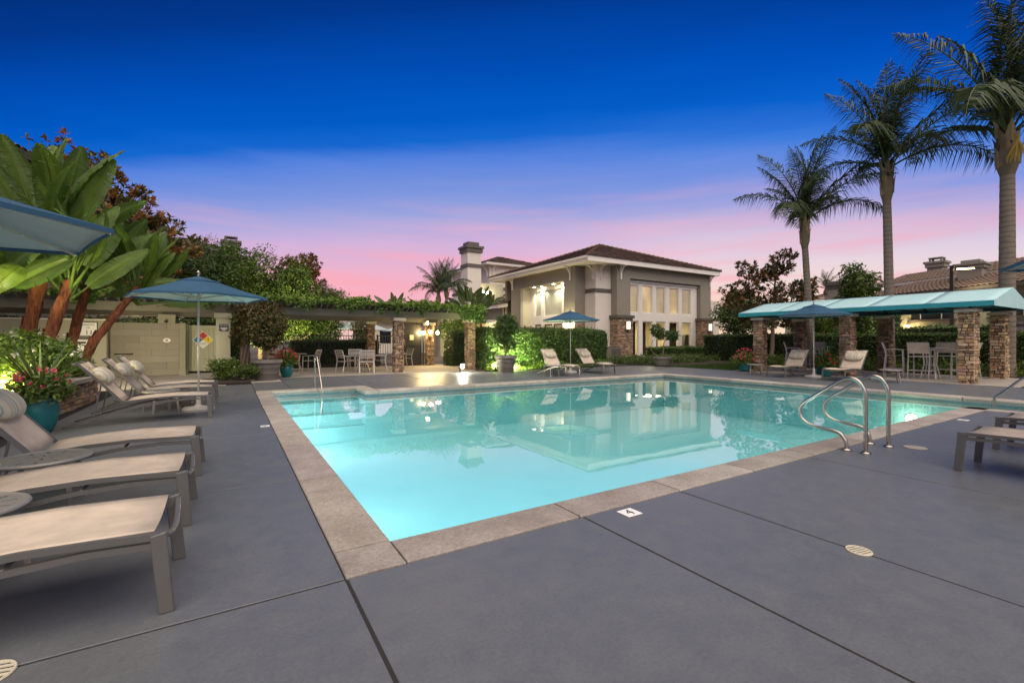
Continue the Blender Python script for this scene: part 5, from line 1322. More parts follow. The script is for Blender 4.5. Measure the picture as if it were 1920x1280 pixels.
# ------------------------------------------------------------------ market umbrellas
def make_umbrella(rad=1.35, za=2.46, ze=2.08, top='blue', under='lit_underside', pole='alu_light'):
    t = thing('market_umbrella', 'umbrella', 'umbrella'); n = 6
    b = MB(); b.lathe([(.30, 0), (.30, .035), (.27, .06), (.10, .075), (.05, .10), (.04, .30)], n=28); smooth_sharp(b.obj('base', M['pot' if pole == 'alu' else 'alu_light'], t), 35)
    b = MB(); b.tube([(0, 0, .08), (0, 0, za - .03)], .021, 10); b.obj('pole', M[pole], t, smooth=True)
    b = MB(); b.lathe([(.02, 0), (.02, .03), (.012, .04), (.032, .065), (.034, .085), (.02, .11), (.0, .115)], (0, 0, za - .01), 14); b.obj('finial', M['steel'], t, smooth=True)
    def canopy(r0, r1, z0, z1, name, scallop, dz=0, val=0):
        """r0 inner z0 high; r1 outer z1 low"""
        rows, per = 8, 10; vs = []
        for i in range(rows + 1):
            f = i / rows; r = r0 + (r1 - r0) * f; z = z0 + (z1 - z0) * (f + .10 * math.sin(PI * f) * -1 * .0) - .010 * math.sin(PI * f) * scallop
            for k in range(n):
                for j in range(per):
                    u = j / per; a0, a1 = 2 * PI * k / n, 2 * PI * (k + 1) / n
                    x = r * ((1 - u) * math.cos(a0) + u * math.cos(a1)); y = r * ((1 - u) * math.sin(a0) + u * math.sin(a1))
                    pin = math.sin(PI * u) * f
                    vs.append((x * (1 - .010 * pin * scallop), y * (1 - .010 * pin * scallop), z + dz + .008 * pin * f * scallop))
        m = n * per
        fs = [(i * m + k, (i + 1) * m + k, (i + 1) * m + (k + 1) % m, i * m + (k + 1) % m) for i in range(rows) for k in range(m)]
        b = MB(); b.add(vs, fs); b.cur = 1; b.add([(x, y, z - .006) for x, y, z in vs], [f[::-1] for f in fs])
        b.cur = 0; last = [rows * m + k for k in range(m)]
        b.add([vs[k] for k in last] + [(vs[k][0], vs[k][1], vs[k][2] - .035) for k in last], [(k, m + k, m + (k + 1) % m, (k + 1) % m) for k in range(m)])
        o = b.obj(name, [M[top], M[under]], t); smooth_sharp(o, 14); return o
    canopy(.30, rad, za - .085, ze, 'canopy', 1)
    canopy(.02, .42, za + .0, za - .10, 'vent_canopy', .25)
    b = MB(); b.lathe([(.045, 0), (.045, .05)], (0, 0, za - .42), 12); b.lathe([(.04, 0), (.04, .04)], (0, 0, za - .09), 12); b.obj('hub', M[pole], t)
    for k in range(n):
        a = 2 * PI * k / n; c, s = math.cos(a), math.sin(a)
        b = MB(); b.bar((.03 * c, .03 * s, za - .12), (rad * .985 * c, rad * .985 * s, ze - .032), .016, .020)
        b.bar((.04 * c, .04 * s, za - .40), (rad * .55 * c, rad * .55 * s, za + (ze - za) * .55 - .08), .012, .018); b.obj('rib', M[pole], t)
    return t
um = make_umbrella()
UG = 'blue market umbrellas by the pool'
for i, (x, y, r, dz, lab) in enumerate([
    (-.50, 10.18, 44, .852, 'blue market umbrella standing among the three left loungers'),
    (-2.04, 4.54, -10.3, 0, 'blue umbrella cut off by the left edge, its pale underside showing'),
    (11.62, 14.35, 54, .93, 'blue market umbrella between the two hedge loungers'),
    (17.35, 8.02, 28, .90, 'blue market umbrella between the two loungers before the cabana'),
    (7.26, .135, 25, 0, 'blue umbrella tip poking in at the right edge below the near palm')]):
    o = um if i == 0 else dup(um)
    o.location = (x, y, 0); o.rotation_euler = (0, 0, R(r)); tag(o, lab, 'umbrella', UG)
    dz = dz or 1; o.scale = (dz, dz, 1.035 if x > 17 else 1)
pu = make_umbrella(1.35, 2.5, 2.02, 'pale_canvas', 'pale_canvas')
for i, (x, y, lab) in enumerate([(6.6, 31.2, 'pale grey umbrella beyond the fence, the largest one under the pergola beam'), (8.6, 33.2, 'pale umbrella half hidden behind the dark rear pergola column'), (11.6, 35.8, 'pale umbrella beyond the fence next to the reddish column')]):
    o = pu if i == 0 else dup(pu)
    o.location = (x, y, 0); o.rotation_euler = (0, 0, R(20 + 12 * i)); tag(o, lab, 'umbrella', 'pale umbrellas beyond the fence')
# ------------------------------------------------------------------ steel rails
def smooth_path(P, n=6):
    P = [Vector(p) for p in P]; Q = []
    for i in range(len(P) - 1):
        a, b_, c, d = P[max(i - 1, 0)], P[i], P[i + 1], P[min(i + 2, len(P) - 1)]
        for k in range(n):
            t_ = k / n; Q.append(.5 * ((2 * b_) + (c - a) * t_ + (2 * a - 5 * b_ + 4 * c - d) * t_ ** 2 + (3 * b_ - a - 3 * c + d) * t_ ** 3))
    return Q + [P[-1]]
def pool_rail(x, label):
    t = thing('pool_grab_rail', label, 'grab rail', (x, 2.29, 0), 0, 'curved steel grab rails at the pool edge')
    P = [(2.29, 0), (2.29, .3), (2.29, .62), (2.31, .735), (2.365, .815), (2.43, .84), (2.50, .825), (2.58, .775), (2.74, .655), (2.91, .53), (2.975, .455), (2.99, .39), (2.975, .32), (2.92, .26), (2.82, .225), (2.71, .215), (2.61, .205), (2.54, .18), (2.495, .12), (2.48, .06), (2.48, 0)]
    b = MB(); b.tube(smooth_path([(0, y - 2.29, z) for y, z in P]), .0215, 14); b.obj('tube', M['steel'], t, smooth=True)
    for y in (0, .19):
        b = MB(); b.lathe([(.055, .002), (.055, .010), (.045, .020), (.025, .026)], (0, y, 0), 20); smooth_sharp(b.obj('escutcheon', M['steel'], t), 40)
pool_rail(6.12, 'curved steel grab rail on the pool edge, the left one of the pair')
pool_rail(6.74, 'curved steel grab rail on the pool edge, the right one of the pair')
t = thing('step_handrail', 'slim steel handrail descending into the far left pool steps', 'handrail', (1.93, 13.2, 0))
b = MB(); b.tube(smooth_path([(0, 0, 0), (0, 0, .45), (0, 0, .74), (0, -.05, .85), (0, -.16, .90), (0, -.34, .86), (0, -.60, .62), (0, -1.0, .20), (0, -1.12, .02), (0, -1.14, -.35), (0, -1.14, -.55)]), .0215, 12); b.obj('tube', M['steel'], t, smooth=True)
b = MB(); b.lathe([(.055, .010), (.055, .018), (.025, .035)], (0, 0, 0), 18); b.obj('escutcheon', M['steel'], t)
t = thing('step_handrail', 'steel handrail rising out of the water at the right edge', 'handrail', (12.55, 2.6, 0))
b = MB(); b.tube(smooth_path([(0, 0, -.6), (0, 0, -.12), (0, 0, .12), (0, -.03, .20), (0, -.12, .29), (0, -.4, .60), (0, -.75, .86), (0, -1.1, .92), (0, -1.35, .86), (0, -1.42, .7), (0, -1.42, -.3)]), .0215, 12); b.obj('tube', M['steel'], t, smooth=True)
# ------------------------------------------------------------------ deck fittings
def depth_tile(x, y, rz, label, s=.07, body='4'):
    t = thing('depth_marker', label, 'depth marker', (x, y, .003), rz)
    b = MB(); b.box(-s, s, -s * .9, s * .9, 0, .004); b.obj('tile', M['white_plastic'], t)
    text(body, .125, M['black_paint'], t, (0, 0, .0045), (0, 0, 0), extrude=.0004)
depth_tile(2.52, 2.42, 0, 'white depth marker tile with a black 4 beside the near coping')
depth_tile(.44, 7.72, R(90), 'white depth marker tile on the deck beside the left coping', .065)
depth_tile(10.0, 2.42, 0, 'pale depth marker tile on the deck beyond the grab rails')
def drain(x, y, label, r=.063):
    t = thing('deck_drain', label, 'drain', (x, y, .002))
    b = MB(); b.tube([(r * math.cos(2 * PI * k / 28), r * math.sin(2 * PI * k / 28), .002) for k in range(28)], .006, 6, closed=True); b.obj('ring', M['cap'], t)
    b = MB(); b.lathe([(r, 0), (r, .0012)], (0, 0, 0), 28); b.obj('pit', M['black_paint'], t)
    for k in range(6):
        y_ = -r + (k + .5) * 2 * r / 6; w_ = math.sqrt(max(0, r * r - y_ * y_)) - .004
        m_ = MB(); m_.box(-w_, w_, y_ - r * .085, y_ + r * .085, .002, .0065); o = m_.obj('slat', M['cap'], t); o.rotation_euler = (0, 0, R(-12))
drain(3.25, 1.25, 'round cream slotted deck drain on the right deck joint'); drain(-.80, 2.53, 'round cream slotted deck drain at the bottom left corner', .085)
t = thing('skimmer_lid', 'small round pale skimmer lid on the deck behind the grab rails', 'skimmer lid', (6.95, 2.10, .002)); b = MB(); b.lathe([(.11, 0), (.11, .005), (.09, .007)], (0, 0, 0), 24); b.obj('lid', M['concrete'], t)
# ------------------------------------------------------------------ dining sets under the pergola
def make_chair(seat=.43, bar=False):
    nm = 'bar_stool' if bar else 'dining_chair'
    t = thing(nm, 'chair', 'bar stool' if bar else 'chair'); w = .27; H = seat
    for s in (-1, 1):
        b = MB(); b.rail([(.25, s * w, 0), (.235, s * w, H), (.225, s * w, H + .20)], .028, .032); b.obj('leg', M['alu_light'], t)
        b = MB(); b.rail([(-.30, s * w, 0), (-.22, s * w, H), (-.24, s * w, H + .18), (-.33, s * w, H + .46)], .028, .032); b.obj('leg', M['alu_light'], t)
        b = MB(); b.rail([(.24, s * w, H + .205), (.05, s * w, H + .225), (-.26, s * w, H + .215)], .045, .022); b.obj('arm', M['alu_light'], t)
        if bar:
            b = MB(); b.bar((.24, s * w, .28), (-.27, s * w, .28), .018, .022); b.obj('side_stretcher', M['alu_light'], t)
    b = MB(); b.bar((.235, -w, H), (.235, w, H), .025, .03); b.obj('seat_rail', M['alu_light'], t)
    b = MB(); b.bar((-.225, -w, H), (-.225, w, H), .025, .03); b.obj('seat_rail', M['alu_light'], t)
    b = MB(); b.bar((-.33, -w, H + .455), (-.33, w, H + .455), .022, .028); b.obj('top_rail', M['alu_light'], t)
    if bar:
        b = MB(); b.bar((.245, -w, .28), (.245, w, .28), .022, .022); b.obj('foot_rest', M['alu_light'], t)
        b = MB(); b.bar((-.26, -w, .28), (-.26, w, .28), .018, .018); b.obj('back_stretcher', M['alu_light'], t)
    if bar:
        b = MB(); b.rail([(.23, 0, H + .015), (.0, 0, H - .01), (-.22, 0, H + .01)], 2 * w - .03, .006); b.obj('seat_sling', M['sling'], t)
        b = MB(); b.rail([(-.232, 0, H + .10), (-.25, 0, H + .20), (-.33, 0, H + .45)], 2 * w - .03, .006); b.obj('back_sling', M['sling'], t)
    else:
        for k in range(6):
            x = .19 - k * .075; b = MB(); b.rail([(x, -w, H + .012), (x, 0, H - .004), (x, w, H + .012)], .045, .006, (1, 0, 0)); b.obj('seat_strap', M['alu_light'], t)
        for k in range(5):
            f = k / 4; x, z = -.243 - .075 * f, H + .16 + .25 * f
            b = MB(); b.rail([(x + .003, -w, z), (x - .012, 0, z), (x + .003, w, z)], .038, .006, (-.25, 0, .95)); b.obj('back_strap', M['alu_light'], t)
    return t
ch0 = make_chair()
for i, (x, y, r, lab) in enumerate([
    (3.95, 19.1, 20, 'champagne strap chair at the left of the dining table, facing it'),
    (4.60, 18.45, 80, 'champagne strap chair in front of the dining table with its back to the pool'),
    (5.32, 19.15, 165, 'champagne strap chair right of the dining table beside the reddish column'),
    (4.62, 20.3, -95, 'champagne strap chair behind the dining table, by the iron fence'),
    (2.85, 20.4, 150, 'champagne strap chair behind the steel step handrail'),
    (2.05, 20.5, 30, 'champagne strap chair half hidden by the red flower pot'),
    (7.0, 21.0, 190, 'dim strap chair under the pergola right of the reddish column')]):
    o = ch0 if i == 0 else dup(ch0)
    o.location = (x, y, .006); o.rotation_euler = (0, 0, R(r)); tag(o, lab, 'chair', 'strap dining chairs under the pergola')
def make_round_table(name, label, r, h, x, y, cat='table'):
    t = thing(name, label, cat, (x, y, .006))
    b = MB(); b.lathe([(r - .01, h - .02), (r, h - .012), (r, h - .004), (r - .01, h)], n=32); b.obj('table_top', M['alu_light'], t)
    for k in range(4):
        a = PI / 4 + k * PI / 2; c, s = math.cos(a), math.sin(a)
        b = MB(); b.rail([(c * r * .72, s * r * .72, 0), (c * r * .45, s * r * .45, h * .45), (c * r * .55, s * r * .55, h - .02)], .03, .03, (-s, c, 0)); b.obj('leg', M['alu_light'], t)
    b = MB(); b.tube([(r * .47 * math.cos(2 * PI * k / 20), r * .47 * math.sin(2 * PI * k / 20), h * .42) for k in range(20)], .012, 6, closed=True); b.obj('ring', M['alu_light'], t)
make_round_table('dining_table', 'round champagne dining table among the strap chairs', .55, .72, 4.62, 19.35)
make_round_table('dining_table', 'second round dining table mostly hidden behind the red flower pot', .5, .72, 2.3, 21.2)
bs0 = make_chair(.74, True)
for i, (x, y, r, lab) in enumerate([
    (20.0, 6.62, -75, 'sand bar stool left of the high table, side on to the camera'),
    (19.45, 5.72, 0, 'sand bar stool with its back to the pool, in front of the high table'),
    (20.9, 5.55, 180, 'sand bar stool behind the high table under the cabana'),
    (20.2, 4.85, 85, 'sand bar stool against the nearest stone column'),
    (20.1, 10.1, -60, 'sand bar stool peeking over the left cabana lounger'),
    (20.9, 9.6, -170, 'second sand bar stool behind the left cabana lounger')]):
    o = bs0 if i == 0 else dup(bs0)
    o.location = (x, y, .008); o.rotation_euler = (0, 0, R(r)); tag(o, lab, 'bar stool', 'bar stools under the cabana')
make_round_table('bar_table', 'high round bar table among four stools under the cabana', .40, 1.03, 20.25, 5.72, 'bar table')
make_round_table('bar_table', 'high round bar table behind the cabana umbrella pole', .40, 1.03, 20.3, 9.1, 'bar table')
# ------------------------------------------------------------------ pots
def pot(name, label, x, y, prof, m, cat='plant pot', z=0, soil=None):
    t = thing(name, label, cat, (x, y, z))
    b = MB(); b.lathe(prof, n=36); smooth_sharp(b.obj('pot_body', M[m], t), 40)
    if soil:
        b = MB(); b.lathe([(.0, soil[1]), (soil[0], soil[1])], n=24, cap0=False, cap1=False); b.obj('soil', M['soil'], t)
    return t
def planter_prof(r, h):
    P = [(r * .70, 0), (r * .715, .015)]
    f = lambda u: r * (.715 + .205 * u)
    for u in (.34, .62): P += [(f(u), h * u), (f(u) + .006, h * (u + .008)), (f(u), h * (u + .022))]
    return P + [(f(.80), h * .80), (r * .965, h * .815), (r, h * .84), (r, h * .975), (r * .975, h), (r * .90, h), (r * .88, h * .85)]
def jar_prof(r, h): return [(r * .55, 0), (r * .62, .01), (r * .85, h * .25), (r, h * .52), (r * .97, h * .72), (r * .78, h * .90), (r * .74, h * .95), (r * .82, h), (r * .74, h * 1.0), (r * .66, h * .92)]
pot('planter', 'large grey ribbed planter holding the reddish tree by the gate pier', 1.0, 16.7, planter_prof(.46, .66), 'pot', 'planter', .004, (.41, .58))
pot('planter', 'large grey ribbed planter with the topiary ball in front of the lit hedge', 9.40, 15.7, planter_prof(.44, .68), 'pot', 'planter', 0, (.39, .6))
pot('planter', 'wide low grey bowl planter before the clubhouse windows', 18.35, 15.42, [(.30, 0), (.33, .02), (.40, .28), (.41, .285), (.40, .29), (.43, .34), (.44, .35), (.44, .42), (.42, .43), (.38, .43), (.36, .36)], 'pot', 'planter', .03, (.37, .38))
pot('flower_pot', 'teal glazed jar of red flowers beside the large grey planter', 1.66, 17.55, jar_prof(.21, .48), 'teal_glaze', 'flower pot', .004, (.15, .43))
pot('flower_pot', 'big teal glazed jar of pink flowers against the left planter wall', -2.24, 8.80, jar_prof(.20, .54), 'teal_glaze', 'flower pot', .001, (.2, .55))
pot('flower_pot', 'teal glazed pot of pink flowers at the far cabana column', 18.2, 11.05, [(.17, 0), (.20, .02), (.25, .30), (.26, .33), (.22, .34), (.2, .3)], 'teal_glaze', 'flower pot', .022, (.2, .28))
pot('flower_pot', 'dark teal pot behind the right cabana lounger', 18.15, 6.4 + 1.65, [(.17, 0), (.20, .02), (.25, .30), (.26, .33), (.22, .34), (.2, .3)], 'teal_glaze', 'flower pot', .001, (.2, .28))
# ------------------------------------------------------------------ garden and pergola lights
def spotlight(label, x, y, z, target, power, col, angle=110, lensm='lamp_white', r=.06, group='ground spotlights', kind='SPOT'):
    t = thing('ground_spotlight', label, 'spotlight', (x, y, z), 0, group)
    d = (Vector(target) - Vector((x, y, z))).normalized()
    b = MB(); b.tube([-d * .06 + Vector((0, 0, .09)), d * .06 + Vector((0, 0, .09))], [r * .8, r], 12); b.tube([(0, 0, 0), (0, 0, .08)], .012, 6); b.obj('housing', M['bronze'], t)
    b = MB(); b.tube([d * .061 + Vector((0, 0, .09)), d * .066 + Vector((0, 0, .09))], r * .9, 12); b.obj('lens', M[lensm], t)
    light('spot_lamp', kind, tuple(d * .085 + Vector((0, 0, .09))), power, col, .05, None, t, angle, .8).rotation_euler = d.to_track_quat('-Z', 'Y').to_euler()
    return t
WARM = (1, .80, .38); GRN = (.90, 1, .55)
spotlight('spotlight glowing among the flowers behind the teal pot', -2.95, 9.55, .52, (-3.6, 13.5, 2.0), 320, (1, .86, .42), 150, kind='POINT')
spotlight('spotlight at the foot of the leaning red trunks', -3.2, 11.2, .46, (-3.7, 12.6, 4.8), 620, (1, .88, .46), 95)
spotlight('spotlight in the planter aimed at the shower wall', -2.78, 13.85, .56, (-2.0, 20.7, 1.0), 330, (1, .86, .50), 70)
spotlight('spotlight behind the tiled wall lighting the orange leaves', -3.0, 21.7, .006, (-3.0, 23.4, 4.0), 650, (1, .74, .34), 130)
spotlight('spotlight in the bed behind the shower pergola, below the bushy tree', .9, 24.6, .0, (1.3, 27, 3.6), 1500, (1, .86, .45), 130)
spotlight('spotlight in the bed behind the pergola, below the broad tree', 3.8, 25.6, .0, (3.6, 28.6, 4), 800, (1, .86, .45), 130)
spotlight('spotlight hidden behind the topiary planter washing the hedge green', 9.95, 16.05, .03, (10.7, 17.2, .9), 720, (.86, 1, .42), 160)
spotlight('spotlight left of the topiary planter washing the hedge', 9.25, 16.25, .03, (9.7, 17.2, .9), 400, (.86, 1, .42), 150)
t = thing('ground_spotlight', 'blazing white ground spotlight at the foot of the end pergola column', 'spotlight', (7.95, 16.75, 0), 0, 'ground spotlights')
b = MB(); b.box(-.07, .07, -.05, .07, 0, .16); b.tube([(0, .06, .25), (0, -.09, .25)], [.06, .085], 14); b.obj('housing', M['bronze'], t)
b = MB(); b.tube([(0, -.091, .25), (0, -.098, .25)], .08, 14); b.obj('lens', emit('lamp_blaze', (1, .95, .70), 300), t)
light('spot_lamp', 'POINT', (0, -.16, .27), 60, (1, .93, .66), .08, parent=t)
def lantern(label, x, y, z, power, r=.075, out=(0, -1, 0)):
    t = thing('column_lantern', label, 'lantern', (x, y, z), 0, 'lanterns under the pergola'); o = Vector(out)
    b = MB(); b.tube([-o * .14, (0, 0, .10)], .012, 6); b.lathe([(r * 1.25, .09), (.02, .15)], n=10); b.lathe([(r * .9, -.13), (r * .9, -.11)], n=10); b.obj('fitting', M['bronze'], t)
    b = MB(); b.ball((0, 0, 0), r, 10, 8, sz=1.25); b.obj('globe', M['lamp_warm'], t, smooth=True)
    light('lantern_lamp', 'POINT', tuple(o * (r + .05)), power, (1, .74, .32), .05, parent=t)
lantern('glowing lantern on the left face of the rear pergola column', 8.33, 22.0, 1.66, 45, out=(-1, 0, 0))
lantern('glowing lantern on the front of the rear pergola column', 8.62, 21.80, 1.70, 45)
lantern('glowing lantern right of the rear pergola column', 9.12, 22.1, 1.68, 45, out=(1, 0, 0))
lantern('small starry lamp hanging under the pergola beam', 7.75, 20.0, 2.08, 40, .055)
# ================================================================== PLANTS
rngv = np.random.default_rng(77)
# clipped hedges
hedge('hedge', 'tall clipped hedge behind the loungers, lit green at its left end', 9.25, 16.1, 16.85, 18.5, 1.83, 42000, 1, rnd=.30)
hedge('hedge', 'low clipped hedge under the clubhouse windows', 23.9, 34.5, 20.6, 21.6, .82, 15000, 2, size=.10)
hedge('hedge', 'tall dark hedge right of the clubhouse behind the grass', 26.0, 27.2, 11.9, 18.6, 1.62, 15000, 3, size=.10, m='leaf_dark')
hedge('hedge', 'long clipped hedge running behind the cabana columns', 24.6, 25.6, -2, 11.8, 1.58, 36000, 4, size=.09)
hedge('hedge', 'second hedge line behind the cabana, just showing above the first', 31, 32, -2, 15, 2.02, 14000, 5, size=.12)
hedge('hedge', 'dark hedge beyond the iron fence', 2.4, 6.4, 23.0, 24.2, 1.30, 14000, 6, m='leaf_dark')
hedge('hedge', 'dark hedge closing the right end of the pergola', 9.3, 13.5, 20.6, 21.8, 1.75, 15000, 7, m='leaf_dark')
hedge('hedge', 'added hedge darkening the gap over the shower wall', -9, .5, 22.2, 22.9, 2.12, 9000, 12, m='leaf_dark', size=.11)  # added hedge, stands in for the dim space behind the shower wall
# leafy ground cover along the beds
def groundcover(name, label, segs, n, seed, m='leaf_mid', size=.13, h=.35, cat='shrub', aspect=.3, kind='stuff'):
    r = np.random.default_rng(seed); P = []
    for x0, x1, y0, y1 in segs:
        k = int(n / len(segs)); p = np.stack([x0 + r.random(k) * (x1 - x0), y0 + r.random(k) * (y1 - y0), r.random(k) ** 1.3 * h], 1); P.append(p)
    P = np.concatenate(P); P[:, 2] *= .6 + .4 * np.sin(P[:, 0] * 2.2 + P[:, 1] * 3); P[:, 2] = np.maximum(P[:, 2], 0) + .04
    o = leaf_mesh(name, P, r.normal(size=P.shape) * [1, 1, .5] + [0, 0, .5], size, aspect, r, M[m]); return tag(o, kind=kind)
groundcover('ground_cover', '', [(9.1, 11.4, 16.4, 16.9), (11.4, 15.8, 16.35, 16.85)], 5000, 11)
groundcover('ground_cover', '', [(18.0, 23.5, 16.6, 18.6), (19, 30, 17.2, 20.6)], 14000, 12, 'leaf_strap', .24, .40, aspect=.14)
groundcover('ground_cover', '', [(22.7, 24.5, 11.8, 14.7), (22.8, 24.4, 4, 11.5), (22.8, 25.4, -3, 4)], 12000, 13, 'leaf_mid', .16, .55)
# white and pink blossoms in beds, each bed one mass
def blossoms(name, pts, m, size, seed, per=6, parent=None, kind='stuff', spread=.03):
    r = np.random.default_rng(seed); n = len(pts)
    P = np.repeat(np.array(pts), per, axis=0) + r.normal(size=(n * per, 3)) * spread * .4
    N = r.normal(size=P.shape) + [0, 0, .6]
    return leaf_mesh(name, P, N, size, .8, r, M[m], parent, kind=kind, fold=.25)
def shrub(label, x, y, z, rad, n, size, m, seed, name='shrub', cat='shrub', flower=None, nf=0, blobs=9, aspect=.42, fsize=.045, redtop=0, stem=None, group=None):
    r = np.random.default_rng(seed); t = thing(name, label, cat, (x, y, z), 0, group)
    B = rand_blobs(r, (0, 0, rad[2] * .95), rad, blobs, .48)
    P, d, q = crown_points(r, B, n, .35); P[:, 2] = np.maximum(P[:, 2], .03)
    leaf_mesh('foliage', P, d * .6 + [0, 0, .5] + r.normal(size=P.shape) * .6, size, aspect, r, M[m], t, var=np.clip(r.random(n) * .8 + redtop * (q - .8) * 2, 0, 1))
    b = MB()
    for k in range(7):
        a = k * 2.4; b.tube([(0, 0, 0), (rad[0] * .3 * math.cos(a), rad[1] * .3 * math.sin(a), rad[2] * .8), (rad[0] * .6 * math.cos(a), rad[1] * .6 * math.sin(a), rad[2] * 1.5)], [.018, .012, .005], 5)
    b.obj('stems', M['bark'], t)
    if flower:
        P2, d2, _ = crown_points(r, B, nf, .9); P2[:, 2] = np.maximum(P2[:, 2], .08)
        blossoms('blossoms', P2 + d2 * .02, flower, fsize, seed + 1, 6, t)
    return t
# left planter: low flowering shrubs
for i, (x, y, rad, n, fl, nf, lab) in enumerate([
    (-2.95, 8.4, (.50, .55, .30), 2200, 'petal_white', 14, 'low green shrub in the planter at the very left, behind the pillow'),
    (-3.25, 9.9, (.75, .70, .50), 3600, 'petal_white', 40, 'brightly lit flowering shrub around the glowing spotlight'),
    (-3.05, 11.1, (.60, .65, .55), 3600, 'petal_white', 46, 'white flowering shrub at the foot of the red trunks'),
    (-3.0, 12.4, (.55, .60, .42), 3200, 'petal_white', 36, 'green shrub hanging over the planter cap beside the nearest striped pillow'),
    (-3.4, 13.5, (.60, .50, .36), 2600, 'petal_white', 20, 'low shrub below the phone box'),
    (-4.4, 11.6, (.80, .8, .9), 4200, 'petal_white', 60, 'taller white flowering shrub at the left edge in front of the trunks'),
    (-4.6, 9.6, (.80, .8, .85), 4200, 'petal_white', 40, 'tall bright flowering shrub cut by the left edge')]):
    shrub(lab, x, y, .44, rad, n, .085, 'leaf_vine', 200 + i, flower=fl, nf=nf, group='flowering shrubs in the planter', fsize=.05)
# bed by the gate pier
shrub('white flowering bush at the foot of the cream gate pier', -.15, 17.0, .04, (.50, .38, .42), 3600, .065, 'leaf_vine', 230, flower='petal_white', nf=50, fsize=.035)
shrub('small leafy bush between the gate pier and the grey planter', .45, 16.4, .04, (.40, .36, .26), 2600, .065, 'leaf_mid', 231, flower='petal_white', nf=14, fsize=.035)
# potted plants
def straps(r, n, L, m, name, parent, w=.03, up=.7, droop=.5, z0=0, seed=1):
    """long arching blades"""
    b = MB(); rr = random.Random(seed)
    for k in range(n):
        a = k * 2.39996 + rr.uniform(-.3, .3); l = L * rr.uniform(.6, 1.1); e = up * rr.uniform(.5, 1.25); v = rr.random(); b.curvar = (v, v, v); P = []
        for i in range(6):
            f = i / 5; rad = l * f * math.cos(e) + .0; zz = z0 + l * (f * math.sin(e) - droop * f * f * rr.uniform(.8, 1.1) * (1.2 - math.sin(e)))
            P.append(Vector((math.cos(a) * rad, math.sin(a) * rad, max(zz, z0 - .35))))
        s = Vector((-math.sin(a), math.cos(a), 0)); vs = []
        for i, p in enumerate(P):
            ww = w * (1 - (i / 5) ** 2) * .5 + .001; vs += [p - s * ww, p + s * ww]
        b.add(vs, [(2 * i, 2 * i + 1, 2 * i + 3, 2 * i + 2) for i in range(5)])
    return b.obj(name, M[m], parent, usevar=True)
def flowerpot_plant(label, x, y, z, R_, h, petal, seed, spike=.9, nf=40, w=.03, n=36):
    t = thing('potted_flowers', label, 'flowers', (x, y, z)); r = np.random.default_rng(seed)
    P, d, _ = crown_points(r, [(0, 0, h * .4, R_, R_, h * .6), (0, 0, h * .1, R_ * 1.05, R_ * 1.05, h * .4)], 1100, .3)
    leaf_mesh('foliage', P, d * .5 + [0, 0, .5] + r.normal(size=P.shape) * .6, .085, .4, r, M['leaf_mid'], t)
    d = sph(r, nf); d[:, 2] = np.abs(d[:, 2]) * 1.1 - .25; Q = d * [R_ * 1.05, R_ * 1.05, h * .85] + [0, 0, h * .42]
    blossoms('blossoms', Q, petal, .05, seed + 3, 7, t)
    if spike: straps(r, n, spike, 'leaf_strap', 'blades', t, w, 1.0, .55, .05, seed)
    return t
flowerpot_plant('red flowers and spiky blades spilling from the teal jar by the grey planter', 1.66, 17.55, .46, .34, .46, 'petal_red', 300, .85, 60, .035)
flowerpot_plant('pink flowers and arching blades in the big teal jar at the planter wall', -2.24, 8.80, .50, .34, .34, 'petal_pink', 301, 1.15, 26, .034, 46)
flowerpot_plant('pink flowers in the teal pot at the far cabana column', 18.2, 11.05, .33, .40, .55, 'petal_pink', 302, .6, 60)
flowerpot_plant('spiky plant with red flowers behind the right cabana lounger', 18.15, 8.05, .32, .36, .45, 'petal_red', 303, 1.25, 26, .04, 50)
# small trees in the planters
tree('potted_tree', 'reddish leafy small tree in the grey planter beside the gate pier', 'potted tree', (1.0, 16.7, .58), [(0, 0, 1.0, .55, .55, .50), (-.22, .1, 1.25, .42, .42, .42), (.25, -.05, 1.30, .45, .45, .40), (.05, 0, .75, .5, .5, .35), (-.3, -.1, .95, .4, .4, .4)], 3300, .12, 'leaf_rust', 310, ((0, 0, 1.0), .035, .02, 6, .4))
tree('topiary', 'dark topiary ball on a slim stem in the lit planter', 'topiary', (9.40, 15.7, .6), [(0, 0, 1.22, .50, .50, .46), (.1, 0, 1.45, .35, .35, .34), (-.2, .0, .9, .36, .36, .34), (.15, .05, .55, .34, .34, .3)], 3400, .10, 'leaf_hedge', 311, ((0, 0, 1.2), .03, .02, 5, .3))
tree('topiary', 'two headed pompom topiary with bent stems in the bowl planter', 'topiary', (18.35, 15.42, .38), [(-.28, .1, 1.40, .34, .34, .34), (.38, -.25, 1.16, .36, .36, .30), (-.15, 0, 1.12, .22, .22, .2)], 2600, .09, 'leaf_hedge', 312, None)
tp = [o for o in C.objects if o.get('label') == 'two headed pompom topiary with bent stems in the bowl planter'][0]
b = MB(); b.tube(smooth_path([(.02, 0, 0), (.05, -.02, .5), (.10, -.05, .85), (.35, -.22, 1.05)]), .018, 6); b.tube(smooth_path([(-.02, 0, 0), (-.42, .22, .30), (-.52, .28, .6), (-.42, .2, .9), (-.2, .1, 1.1), (.08, -.04, .95)]), .013, 6); b.obj('stem', M['bark'], tp)
